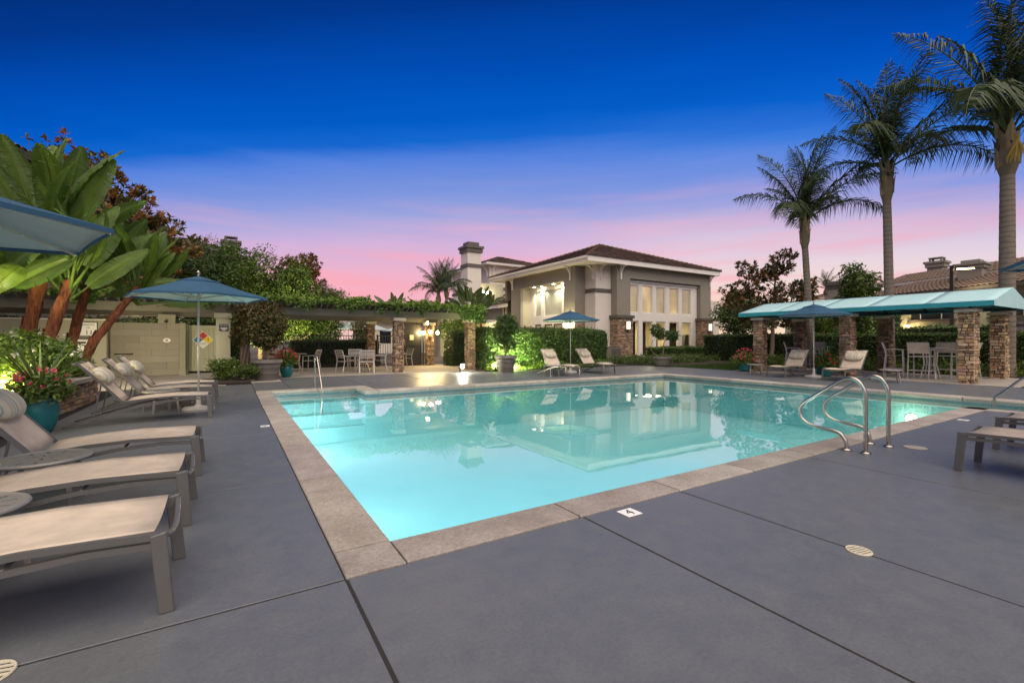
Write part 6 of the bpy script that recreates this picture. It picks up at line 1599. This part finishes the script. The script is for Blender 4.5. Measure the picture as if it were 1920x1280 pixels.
# ------------------------------------------------------------------ vine over the pergola
def vine(name, label, x0, x1, y0, y1, z, n, seed, hang, parts=()):
    r = np.random.default_rng(seed); t = thing(name, label, 'vine', (0, 0, 0)); P = []
    k = int(n * .72)
    p = np.stack([x0 + r.random(k) * (x1 - x0), y0 + r.random(k) ** 1.5 * (y1 - y0), np.zeros(k)], 1)
    hump = .16 + .10 * np.sin(p[:, 0] * 2.1 + seed) + .08 * np.sin(p[:, 0] * 5.3 + p[:, 1] * 2)
    p[:, 2] = z + r.random(k) ** .8 * np.maximum(.06, hump) ; P.append(p)
    for _ in range(hang):
        hx = x0 + r.random() * (x1 - x0); hl = .12 + .42 * r.random() ** 2.2; m = int(26 + 100 * hl)
        q = np.stack([hx + r.normal(size=m) * .09, y0 - .12 + r.normal(size=m) * .06, z + .12 - r.random(m) * hl], 1); P.append(q)
    for (hx, hy, hl, m) in parts:
        q = np.stack([hx + r.normal(size=m) * .16, hy + r.normal(size=m) * .10, z + .15 - r.random(m) ** .8 * hl], 1); P.append(q)
    for _ in range(9):                                  # wild shoots against the sky
        hx = x0 + r.random() * (x1 - x0); m = 16; f = r.random(m)
        P.append(np.stack([hx + f * r.normal() * .3 + r.normal(size=m) * .03, y0 + .2 + r.normal(size=m) * .05, z + .2 + f * .35 * r.random()], 1))
    P = np.concatenate(P)
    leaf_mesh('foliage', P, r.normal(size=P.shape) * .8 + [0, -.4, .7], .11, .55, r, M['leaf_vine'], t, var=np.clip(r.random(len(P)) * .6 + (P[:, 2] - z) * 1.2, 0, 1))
    b = MB()
    for k in range(10):
        y = y0 + r.random() * (y1 - y0); pts = [(x0 + (x1 - x0) * f, y + .1 * math.sin(f * 9 + k), z + .03 + .05 * math.sin(f * 14 + k)) for f in np.linspace(0, 1, 14)]; b.tube(pts, .012, 5)
    b.obj('stems', M['bark'], t); return t
vine('climbing_vine', 'leafy green vine covering the long pergola and trailing at its right end', .9, 9.35, 17.45, 22.5, 2.62, 26000, 31, 26, ((9.15, 17.4, .75, 420), (8.6, 17.42, .62, 300), (8.0, 17.45, .30, 130)))
vine('climbing_vine', 'sparser vine over the shower pergola behind the umbrella', -7.3, .35, 17.4, 21.5, 2.60, 13000, 32, 30)
t = thing('climbing_vine', 'thick brown vine trunk with reddish leaves climbing between the two pergolas', 'vine', (.42, 17.75, 0))
b = MB(); rr = random.Random(5)
for k in range(7):
    a = k * .9; b.tube(smooth_path([(.10 * math.cos(a), .1 * math.sin(a), 0), (.12 * math.cos(a + .8), .12 * math.sin(a + .8), .6), (.10 * math.cos(a + 1.7), .1 * math.sin(a + 1.7), 1.2), (.14 * math.cos(a + 2.6), .14 * math.sin(a + 2.6), 1.8), (.3 * math.cos(a + 3), .2 * math.sin(a + 3), 2.5)], 4), [.05] * 16 + [.03], 6)
b.obj('trunk', M['bark'], t, smooth=True)
r = np.random.default_rng(6); P, d, q = crown_points(r, [(0, -.1, 2.2, .5, .35, .5), (.3, -.1, 1.9, .45, .35, .5), (-.15, -.15, 1.5, .3, .2, .4), (.6, -.2, 2.35, .5, .3, .3)], 3000, .3)
leaf_mesh('foliage', P, d * .5 + [0, 0, .4] + r.normal(size=P.shape) * .6, .10, .5, r, M['leaf_rust'], t)
# ------------------------------------------------------------------ giant paddle leaf clumps
def paddle_leaf(L, W, bend, rr, seed, petL):
    """a petiole with a big blade, growing from the origin along +x' tilted by the matrix given later"""
    b = MB(); n = 15; P = []; pt = []
    # spine in local x-z
    steps = 8; ang = R(88); p = Vector((0, 0, 0)); total = petL + L
    spine = [p.copy()]; m = 24; a = ang
    for i in range(m):
        f = i / m; a = ang - bend * f ** 1.8
        p = p + Vector((math.cos(a), 0, math.sin(a))) * total / m; spine.append(p.copy())
    def at(s):
        q = s / total * m; i = min(int(q), m - 1); return spine[i].lerp(spine[i + 1], q - i), (spine[min(i + 1, m)] - spine[max(i - 0, 0)]).normalized()
    b.curvar = (.75, .75, .75)
    b.tube([at(petL * k / 6)[0] for k in range(7)] + [at(petL + L * k / 6 * .96)[0] for k in range(1, 7)], [.036, .034, .031, .028, .025, .022, .02] + [.016, .013, .010, .008, .006, .004], 6)
    fold = R(rr.uniform(12, 38)); tilt = rr.uniform(-.15, .15)
    for s in (-1, 1):
        gap = 0; vs = []; fs = []; cuts = set(rr.sample(range(3, n - 2), rr.randint(1, 4)))
        base_v = rr.uniform(.25, .7)
        for i in range(n):
            f0, f1 = i / n, (i + 1) / n
            wf = lambda f: W * max(0.0, math.sin(PI * min(1, f * .93 + .05)) ** .55) * (1 - .25 * f) * .5
            c = .012 if i in cuts else 0; c1 = .012 if (i + 1) in cuts else 0
            row = []
            for f, sh, dr in ((f0, c, .10 if i in cuts else 0), (f1, -c1, 0)):
                q, d = at(petL + L * f); sd = Vector((0, s, 0)); nrm = d.cross(sd) * (-s); nrm.normalize()
                w_ = wf(f)
                for j in range(4):
                    v = j / 3; out = sd * math.cos(fold) * w_ * v + nrm * math.sin(fold) * w_ * v * -1 * (1 - .75 * v) * 1.3
                    row.append(q + out + d * sh * v * L + Vector((0, 0, -1)) * (v * v * w_ * .18 + v * dr * .15 * L) + nrm * .012 * math.sin(i * 2.1) * v)
            for j in range(3):
                vv = base_v + (.28 if j == 0 else 0) + rr.uniform(-.07, .07); b.curvar = (vv, vv, vv)
                quad = [row[j], row[j + 1], row[4 + j + 1], row[4 + j]]
                b.add(quad if s > 0 else quad[::-1], [(0, 1, 2, 3)])
    return b
leaf_pool = []
rr = random.Random(12)
for k in range(9): leaf_pool.append(paddle_leaf(rr.uniform(1.15, 1.55), rr.uniform(.50, .64), R((14, 22, 30, 38, 46, 60, 26, 18, 75)[k]), rr, k, rr.uniform(.45, .85)))
leaf_me = []
for b in leaf_pool:
    o = b.obj('leaf', M['leaf_paddle'], None, usevar=True); leaf_me.append(o.data)
    me = o.data; me.polygons.foreach_set('use_smooth', [True] * len(me.polygons)); bpy.data.objects.remove(o)
def paddle_plant(label, x, y, z, trunk_top, r0, leaves, seed, az0=0, scale=1.0, lean_leaf=.5, group='giant paddle leaf plants'):
    rr = random.Random(seed); t = thing('paddle_leaf_plant', label, 'paddle plant', (x, y, z), 0, group)
    top = Vector(trunk_top); r0 *= .84
    pts = [Vector((0, 0, -.1)), top * .33 + Vector((-top.x * .10, -top.y * .10, 0)), top * .66 + Vector((-top.x * .06, -top.y * .06, 0)), top]
    b = MB(); sp = smooth_path(pts, 5); n = len(sp)
    b.tube(sp, [r0 * (1 - .30 * i / n) * (1 + .10 * math.sin(i * 2.6)) for i in range(n)], 12); smooth_sharp(b.obj('trunk', M['bark_red'], t), 50)
    # old leaf bases wrapped round the trunk
    for k in range(16):
        f = .04 + .92 * k / 16; i = int(f * (n - 1)); p = sp[i]; d = (sp[min(i + 1, n - 1)] - sp[max(i - 1, 0)]).normalized(); a = k * 2.4
        s = d.orthogonal().normalized(); s = Matrix.Rotation(a, 3, d) @ s; w = d.cross(s); q = r0 * (1 - .3 * f)
        b = MB(); vs = []
        for uu, wd, off in ((-.05, .9, 1.02), (.10, .95, 1.16), (.26, .70, 1.18), (.40, .25, 1.34)):
            for aa in (-1, 0, 1): vs.append(p + d * uu + (s * math.cos(aa * wd) + w * math.sin(aa * wd)) * q * off)
        b.add(vs, [(i3 * 3 + j, i3 * 3 + j + 1, i3 * 3 + 4 + j, i3 * 3 + 3 + j) for i3 in range(3) for j in range(2)])
        b.obj('leaf_base', M['bark_red'], t, smooth=True)
    for k, spec in enumerate(leaves):
        az, tilt, idx, sc = spec[:4]; roll = spec[4] if len(spec) > 4 else 0
        o = bpy.data.objects.new('leaf', leaf_me[idx % len(leaf_me)]); C.objects.link(o); o.parent = t
        o.location = top - Vector((0, 0, .10 * (k % 5)))
        o.rotation_euler = (Matrix.Rotation(R(az), 4, 'Z') @ Matrix.Rotation(R(tilt), 4, 'Y') @ Matrix.Rotation(R(roll), 4, 'Z')).to_euler()
        o.scale = (sc * scale,) * 3
    return t
def fan(rr, n, t0, t1, s0=.85, s1=1.15): return [(360 * k / n * 1.0 + rr.uniform(-25, 25), rr.uniform(t0, t1), rr.randrange(9), rr.uniform(s0, s1)) for k in range(n)]
rr = random.Random(47)
def spread(rr, n, t0, t1, s0, s1, bias=0):
    """leaves fanned out in one plane, each blade twisted to show its face"""
    L = []
    for k in range(n):
        side = 1 if (k % 2 == 0) else -1
        f = k / max(1, n - 1); az = (-32 if side > 0 else 148) + rr.uniform(-38, 38)
        L.append((az, max(-4, t0 + (t1 - t0) * f + rr.uniform(-6, 6) + bias * side), rr.randrange(9), rr.uniform(s0, s1), rr.choice((-1, 1)) * rr.uniform(40, 115)))
    return L
paddle_plant('giant paddle leaf plant with the tallest leaves, behind the white flowers', -3.75, 13.7, .44, (.30, .3, 2.9), .16, spread(rr, 18, 0, 40, 1.05, 1.4), 1)
paddle_plant('paddle leaf plant on a thick red trunk left of the leaning one', -3.35, 13.1, .44, (.40, .25, 2.1), .14, spread(rr, 15, 8, 50, .85, 1.1), 2)
paddle_plant('paddle leaf plant on the leaning red trunk in front of the capacity sign', -2.85, 13.4, .44, (.95, .6, 2.1), .105, spread(rr, 15, 6, 72, .8, 1.0, 8), 3)
paddle_plant('paddle leaf plant at the left edge above the cut off umbrella', -4.75, 12.3, .44, (-.1, .1, 2.3), .15, spread(rr, 15, 0, 50, .95, 1.2), 4)
paddle_plant('low paddle leaf plant spreading over the planter at the far left', -4.2, 13.2, .44, (-.2, .2, 1.7), .14, spread(rr, 13, 8, 60, .85, 1.1), 5)
paddle_plant('paddle leaf plant filling the back of the clump under the magnolia', -3.3, 14.6, .30, (.35, .2, 2.3), .13, spread(rr, 15, 4, 60, .9, 1.15), 11)
paddle_plant('slim paddle leaf plant rising alone behind the shower pergola', -.7, 25.2, .0, (.1, 0, 2.0), .13, [(170, 6, 2, 1.0), (10, 12, 5, .9), (250, 28, 1, .85)], 6)
# far paddle plants over the pergola
paddle_plant('small paddle leaf plant poking over the vine left of the palm clump', 9.8, 31.5, 0, (0, 0, 2.9), .14, spread(rr, 7, 0, 40, .75, .95), 7, group='paddle plants behind the pergola')
paddle_plant('low paddle leaf plant just showing over the vine', 11.6, 32.0, 0, (0, 0, 2.4), .14, spread(rr, 7, 5, 50, .75, .95), 8, group='paddle plants behind the pergola')
paddle_plant('paddle leaf plant in front of the tall cream chimney', 15.8, 32.2, 0, (0, 0, 3.7), .15, spread(rr, 16, 0, 75, .85, 1.15), 9, group='paddle plants behind the pergola')
paddle_plant('paddle leaf plant right beside the tall cream chimney', 17.6, 33.4, 0, (0, 0, 3.7), .15, spread(rr, 11, 0, 60, .85, 1.1), 10, group='paddle plants behind the pergola')
for o in list(C.objects):
    if o.name.startswith('leaf') and o.parent and o.parent.get('group') == 'paddle plants behind the pergola' and o.data and o.data.materials[0] == M['leaf_paddle']:
        o.material_slots[0].link = 'OBJECT'; o.material_slots[0].material = M['leaf_paddle_far']
# ------------------------------------------------------------------ palms
def frond_mesh(L, droop, seed, plume=1.0, lw=.040, n=66, lift=0):
    rr = random.Random(seed); b = MB(); m = 16; P = []; a = R(62) + lift; p = Vector((0, 0, 0)); P.append(p.copy())
    for i in range(m):
        f = i / m; aa = a - droop * f ** 1.35; p = p + Vector((math.cos(aa), 0, math.sin(aa))) * L / m; P.append(p.copy())
    b.curvar = (.9, .9, .9); b.tube(P, [.035 * (1 - .88 * i / m) + .003 for i in range(m + 1)], 5)
    for k in range(n):
        f = .13 + .86 * k / n; i = min(int(f * m), m - 1); q = P[i].lerp(P[i + 1], f * m - i); d = (P[i + 1] - P[i]).normalized()
        ll = 1.0 * math.sin(PI * min(1, .22 + f * .80)) ** .7 * rr.uniform(.8, 1.12)
        for s in (-1, 1):
            side = Vector((0, s, 0)); up = side.cross(d) * s; up.normalize()
            el = rr.choice((-.10, .12, .34)) * plume + rr.uniform(-.10, .10)
            dirn = (d * .62 + side * .85 * math.cos(el) + up * -.75 * math.sin(el) * -1).normalized()
            v = rr.random(); b.curvar = (v, v, v); w = lw * .5; mid = q + dirn * ll * .5 + Vector((0, 0, -.03 * ll)); tip = q + dirn * ll * .92 + Vector((0, 0, -.62 * ll * rr.uniform(.6, 1.35)))
            wv = dirn.cross(Vector((0, 0, 1)) if rr.random() < .6 else side)
            if wv.length < 1e-3: wv = side
            wv = wv.normalized() * w
            b.add([q - wv * .5, q + wv * .5, mid + wv, mid - wv, tip], [(0, 1, 2, 3), (3, 2, 4)])
    o = b.obj('frond', M['leaf_palm'], None, usevar=True); me = o.data; bpy.data.objects.remove(o); return me
fr_me = [frond_mesh(4.1, R(88), 1), frond_mesh(4.2, R(62), 2), frond_mesh(4.0, R(112), 3), frond_mesh(4.3, R(40), 4), frond_mesh(3.9, R(130), 5)]
def palm(label, x, y, top, r0, r1, zc, fronds, seed, s=1.0, shaft=.55, spath=True, group='queen palms behind the cabana', name='palm_tree', detail=True):
    """zc height of the crown base"""
    t = thing(name, label, 'palm tree', (x, y, 0), 0, group); rr = random.Random(seed); tx, ty = top
    n = 40; b = MB(); pts = []; rad = []
    for i in range(n + 1):
        f = i / n; pts.append(Vector((tx * f ** 1.3, ty * f ** 1.3, (zc - .7 * s) * f)))
        rad.append((r0 + (r1 - r0) * f) * (1 + .05 * math.sin(f * 3.1)) * (1.018 if i % 2 else .992) * (1.25 - .25 * min(1, f * 14)))
    b.tube(pts, rad, 14); smooth_sharp(b.obj('trunk', M['trunk_palm'], t), 70)
    c = Vector((tx, ty, zc))
    # bulge of old leaf bases
    b = MB(); prof = [(r1 * .98, -.95 * s), (r1 * 1.08, -.86 * s), (r1 * 1.32, -.72 * s), (r1 * 1.58, -.54 * s), (r1 * 1.70, -.34 * s), (r1 * 1.60, -.14 * s), (r1 * 1.30, .04 * s), (r1 * 1.0, .25 * s), (r1 * .75, .5 * s), (r1 * .35, .85 * s)]
    b.curvar = (.8, .8, .8); b.lathe(prof, c, 14); b.obj('crownshaft', M['boots'], t, smooth=True, usevar=True)
    for k in range(15 if detail else 0):
        a = k * 2.4; z = -.62 * s + .07 * k * s; ra = r1 * (1.42 + .1 * math.sin(k)); e = Vector((math.cos(a), math.sin(a), 0)); sd_ = Vector((-e.y, e.x, 0)); b = MB(); v_ = rr.uniform(.35, 1.7); b.curvar = (v_, v_ * .95, v_ * .85)
        b.add([c + e * ra * .85 + sd_ * r1 * .9 + Vector((0, 0, z - .1)), c + e * ra * 1.12 + Vector((0, 0, z - .16)), c + e * ra * .85 - sd_ * r1 * .9 + Vector((0, 0, z - .1)),
               c + e * ra * .95 + sd_ * r1 * .5 + Vector((0, 0, z + .3 * s)), c + e * ra * 1.25 + Vector((0, 0, z + .34 * s)), c + e * ra * .95 - sd_ * r1 * .5 + Vector((0, 0, z + .3 * s)), c + e * ra * 1.45 + Vector((0, 0, z + .55 * s))],
              [(0, 1, 4, 3), (1, 2, 5, 4), (3, 4, 6), (4, 5, 6)]); b.obj('leaf_base', M['boots'], t, usevar=True)
    for k, (az, tilt, idx, sc) in enumerate(fronds):
        o = bpy.data.objects.new('frond', fr_me[idx]); C.objects.link(o); o.parent = t
        o.location = c + Vector((0, 0, .25 * s + .02 * (k % 5))); o.rotation_euler = (Matrix.Rotation(R(az), 4, 'Z') @ Matrix.Rotation(R(tilt), 4, 'Y')).to_euler(); o.scale = (sc * s,) * 3
    return t
def wind_fronds(rr, n, bias, amt):
    """upright crown blown towards azimuth bias"""
    L = []
    for k in range(n):
        az = k * 137.5 + rr.uniform(-12, 12); f = k / n
        tilt = -32 + 60 * f ** 1.2 + rr.uniform(-8, 8); idx = 3 if f < .35 else (1 if f < .6 else (0 if f < .85 else 2))
        L.append((az, tilt, idx, rr.uniform(.85, 1.08)))
    return L
rr = random.Random(8)
palm('slimmest queen palm, left of the three behind the cabana', 23.0, 10.75, (-.25, .15), .148, .125, 6.45, wind_fronds(rr, 19, -58, .4), 1, .98)
palm('middle queen palm of the three, tallest full crown against the sky', 23.0, 7.75, (-.05, .1), .165, .14, 7.95, wind_fronds(rr, 20, -58, .4), 2, 1.08)
big = [(a_, t_ - 4, i_, c_ * 1.18) for a_, t_, i_, c_ in wind_fronds(rr, 19, -58, .4)]
p3 = palm('near queen palm at the right edge with a yellow flower spray', 23.0, 4.45, (.05, .0), .215, .19, 8.05, big, 3, 1.12)
b = MB(); r2 = random.Random(3)
for k in range(60):
    a = r2.uniform(-.5, .5); l = r2.uniform(.7, 1.15); q = Vector((-.30, -.22, 8.35)); b.tube([q, q + Vector((-.14 + .12 * a, -.10 + .12 * a, -.25)), q + Vector((-.16 + .25 * a, -.10 + .25 * math.sin(k), -.35 - l * .6))], [.014, .012, .006], 4)
b.obj('flower_spray', M['inflorescence'], p3)
palm('small feathery palm behind the pergola, left of the chimney', 13.9, 33.5, (0, 0), .16, .13, 4.7, wind_fronds(rr, 20, 0, 0), 4, .66, group='small palms behind the pergola', detail=False)
palm('second small feathery palm behind the pergola in front of the wing roof', 15.9, 36.5, (0, 0), .16, .13, 5.5, wind_fronds(rr, 20, 0, 0), 5, .66, group='small palms behind the pergola', detail=False)
palm('distant small palm above the trees left of the clay roofs', 51.2, 22.5, (0, 0), .2, .16, 6.3, wind_fronds(rr, 13, 0, 0), 6, .5, group='distant palms', detail=False)
palm('distant leaning palm above the trees near the small grey chimney', 56.4, 21.6, (0.5, 0), .2, .16, 6.6, wind_fronds(rr, 13, 0, 0), 7, .55, group='distant palms', detail=False)
# ------------------------------------------------------------------ trees
def rosette_tree(label, base, blobs, n, size, m, seed, trunk, per=9, inner=.45, rust=.5):
    """leaves in rosettes at the twig ends, upper sides green, undersides rusty"""
    r = np.random.default_rng(seed); t = thing('magnolia_tree', label, 'tree', base)
    b = MB(); limbs(b, (0, 0, 0), trunk[0], trunk[1], trunk[2], trunk[3], r, trunk[4])
    Q, d, q = crown_points(r, blobs, n, inner); Q[:, 2] = np.maximum(Q[:, 2], .3)
    tw = d * .7 + np.array([0, 0, .55]); tw /= np.linalg.norm(tw, axis=1, keepdims=True)
    for i in range(0, n, 2):
        b.tube([tuple(Q[i] - tw[i] * .55 + r.normal(size=3) * .05), tuple(Q[i])], [.016, .007], 4, caps=False)
    smooth_sharp(b.obj('trunk', M['bark'], t), 60)
    C_ = np.repeat(Q, per, 0); A = np.repeat(tw, per, 0); D = A * .55 + r.normal(size=C_.shape) * .75; D /= np.linalg.norm(D, axis=1, keepdims=True)
    N = np.cross(D, np.cross(A, D)) + r.normal(size=C_.shape) * .15
    base_v = np.repeat(np.clip(rust + r.normal(size=n) * .28, 0, 1), per)
    P = C_ + D * size * .5
    n2 = len(P); var = np.clip(base_v + r.normal(size=n2) * .18, 0, 1)
    N /= np.linalg.norm(N, axis=1, keepdims=True)
    T = D - N * (D * N).sum(1, keepdims=True)
    leaf_mesh('crown', P, N, size, .40, r, M[m], t, var=var, fold=.2, tdir=T * 6)
    return t
def rb(seed, c, rad, n, sub=.5): return rand_blobs(np.random.default_rng(seed), c, rad, n, sub)
rosette_tree('rust leaved magnolia tree rising above the paddle leaf plants', (-4.3, 23.6, 0), [(-2.0, 1.0, 8.2, .9, .8, .8), (-1.2, .6, 8.5, .65, .6, .65), (-.2, .1, 8.0, .8, .8, .7), (-2.6, 1.3, 7.2, 1.0, .9, .9), (-.6, 0, 7.4, .8, .8, .75), (.5, .2, 7.2, .9, .8, .7), (-1.2, 0, 6.6, 1.0, .9, .9), (1.0, 0, 6.4, .9, .9, .8), (.3, 0, 6.0, 1.3, 1.1, 1.2), (1.9, .2, 5.9, .8, .8, .7), (2.7, .3, 5.3, .7, .7, .5), (1.2, 0, 5.1, 1.3, 1.0, .8), (-1, 0, 5.4, 1.3, 1.2, 1.0), (-2.2, 0, 6.0, .9, .9, .8), (0, 0, 4.2, 2.0, 1.2, .9)], 800, .26, 'leaf_magnolia', 401, ((.1, 0, 6.0), .18, .07, 8, 1.8))
rosette_tree('rust leaved magnolia at the very left edge in front of the tiled roof', (-6.3, 19.9, 0), [(0, 0, 6.4, .9, .8, .6), (-1.0, 0, 6.0, 1.0, .9, .7), (.7, .1, 5.7, .8, .8, .7), (-.3, 0, 5.2, 1.2, 1, .9), (1.2, 0, 5.0, .9, .8, .7), (.3, 0, 4.2, 1.3, 1.0, .9)], 330, .25, 'leaf_magnolia', 405, ((0, 0, 6.0), .15, .06, 7, 1.4), 9, .45, .7)
rosette_tree('lower magnolia with orange lit leaves above the shower pergola', (-2.9, 23.3, 0), [(0, 0, 3.2, 1.2, .8, .8), (1.0, 0, 3.0, .9, .7, .6), (-1.1, 0, 3.3, .9, .7, .7), (1.7, 0, 2.9, .7, .6, .45), (.3, 0, 3.9, .8, .7, .6)], 330, .22, 'leaf_magnolia', 402, ((0, 0, 2.8), .10, .05, 6, .9), 9, .4, .55)
tree('fern_pine', 'dark feathery tree just right of the magnolia', 'tree', (-2.2, 27.3, 0), rb(3, (0, 0, 4.2), (1.7, 1.7, 2.6), 24, .40), 17000, .20, 'leaf_hedge', 403, ((0, 0, 4), .15, .06, 6, 1.4), aspect=.2)
tree('fern_pine', 'dark feathery tree beside the square open chimney', 'tree', (-.9, 29.0, 0), rb(4, (0, 0, 4.0), (1.6, 1.6, 2.6), 24, .40), 16000, .20, 'leaf_hedge', 404, ((0, 0, 3.4), .14, .06, 6, 1.2), aspect=.2)
for i, (x, y, c, rad, m, lab) in enumerate([
    (1.3, 27.5, 3.2, (1.7, 1.5, 2.5), 'leaf_mid', 'bushy green tree right of the left umbrella top'),
    (3.0, 29.0, 3.3, (1.7, 1.5, 2.4), 'leaf_mid', 'broad green tree above the vine, tallest of its row'),
    (4.9, 30.6, 2.7, (1.6, 1.5, 2.0), 'leaf_hedge', 'dark green tree at the right end of the row above the vine'),
    (-.2, 26.2, 2.4, (1.9, 1.0, 1.7), 'leaf_hedge', 'dark bush behind the shower pergola'),
    (.3, 31.0, 4.9, (1.5, 1.3, 2.1), 'leaf_mid', 'green tree crown in front of the square open chimney')]):
    tree('leafy_tree', lab, 'tree', (x, y, 0), rb(20 + i, (0, 0, c + .2), rad, 26, .42), 17000, .15, m, 410 + i, ((0, 0, c), .12, .05, 6, 1.0), group='green trees behind the pergola')
rosette_tree('rusty brown magnolia crown between the green trees above the vine', (4.2, 34.5, 0), rb(30, (0, 0, 5.6), (1.8, 1.6, 1.9), 16, .40), 420, .26, 'leaf_magnolia', 420, ((0, 0, 5.0), .12, .05, 6, 1.0), 9, .5, .45)
# right of the clubhouse
rosette_tree('open crowned magnolia right of the clubhouse with sky showing through', (25.7, 14.1, 0), [(-.8, .8, 3.2, 1.2, 1.2, 1.0), (.6, -.6, 3.5, 1.3, 1.3, 1.0), (-.7, .7, 4.6, .85, .85, .75), (.4, -.4, 5.6, .75, .75, .85), (.1, .0, 5.0, .7, .7, .6), (1.2, -1.2, 4.1, .8, .8, .6), (-1.4, 1.4, 3.9, .7, .7, .6), (.9, -.9, 2.5, 1.0, 1.0, .7), (-.4, .4, 2.4, 1.0, 1.0, .6), (-.9, .9, 5.4, .5, .5, .4)], 720, .23, 'leaf_magnolia', 430, ((.2, -.2, 5.0), .13, .04, 8, .9), 9, .4, .30)
for i, (x, y, c, rad, m, lab) in enumerate([
    (29.39, 11.32, 2.9, (1.3, 1.2, 2.1), 'leaf_mid', 'mid green tree behind the slim palm trunk'),
    (34.2, 11.9, 1.7, (1.0, 1.0, 1.5), 'leaf_hedge', 'green tree right of the slim palm trunk above the canopy'),
    (30.6, 18.7, 2.7, (2.4, 2.2, 2.0), 'leaf_hedge', 'dark green tree filling the gap right of the clubhouse')]):
    tree('leafy_tree', lab, 'tree', (x, y, 0), rb(50 + i, (0, 0, c + .3), rad, 18, .42), 11000, .18, m, 440 + i, ((0, 0, c), .12, .05, 6, 1.0), group='green trees behind the cabana')
tree('flowering_tree', 'small lit tree with pink blossom beneath the magnolia', 'tree', (29.0, 13.2, 0), rb(60, (0, 0, 2.0), (1.2, 1.4, .9), 12, .45), 4200, .14, 'leaf_vine', 450, ((0, 0, 1.8), .07, .03, 6, .7))
ft = [o for o in C.objects if o.get('label') == 'small lit tree with pink blossom beneath the magnolia'][0]
r = np.random.default_rng(9); P, d, _ = crown_points(r, rb(60, (0, 0, 2.0), (1.2, 1.4, .9), 12, .45), 70, .95); blossoms('blossoms', P, 'petal_pink', .10, 9, 6, ft)
tree('leafy_tree', 'bright green lit young tree under the canopy beside the slim palm', 'tree', (30.5, 11.4, 0), rb(61, (0, 0, 2.3), (.7, .7, .7), 8, .5), 2600, .15, 'leaf_vine', 451, ((0, 0, 2.0), .06, .03, 5, .4))
spotlight('spotlight under the bright green young tree', 30.1, 11.3, 0, (30.6, 11.5, 3), 90, GRN, 130)
tree('leafy_tree', 'orange lit shrub tree under the pergola near the end column', 'tree', (11.2, 24.3, 0), rb(62, (0, 0, 2.0), (1.2, .8, .9), 9, .5), 3200, .16, 'leaf_vine', 452, ((0, 0, 1.8), .06, .03, 5, .5))
spotlight('amber spotlight under the shrub tree behind the end column', 10.9, 23.7, 0, (11.4, 24.6, 2.4), 180, (1, .62, .14), 130)
tree('leafy_tree', 'dark tree beyond the fence left of the pale umbrellas', 'tree', (4.2, 33.5, 0), rb(63, (0, 0, 2.3), (1.8, 1.6, 2.0), 12, .5), 6000, .17, 'leaf_dark', 453, ((0, 0, 2.0), .08, .04, 5, .8))
tree('leafy_tree', 'small loose tree in front of the pale umbrellas beyond the fence', 'tree', (6.3, 26.5, 0), rb(64, (0, 0, 1.9), (.9, .8, .9), 9, .4), 1500, .13, 'leaf_rust', 454, ((0, 0, 1.8), .05, .02, 6, .6))
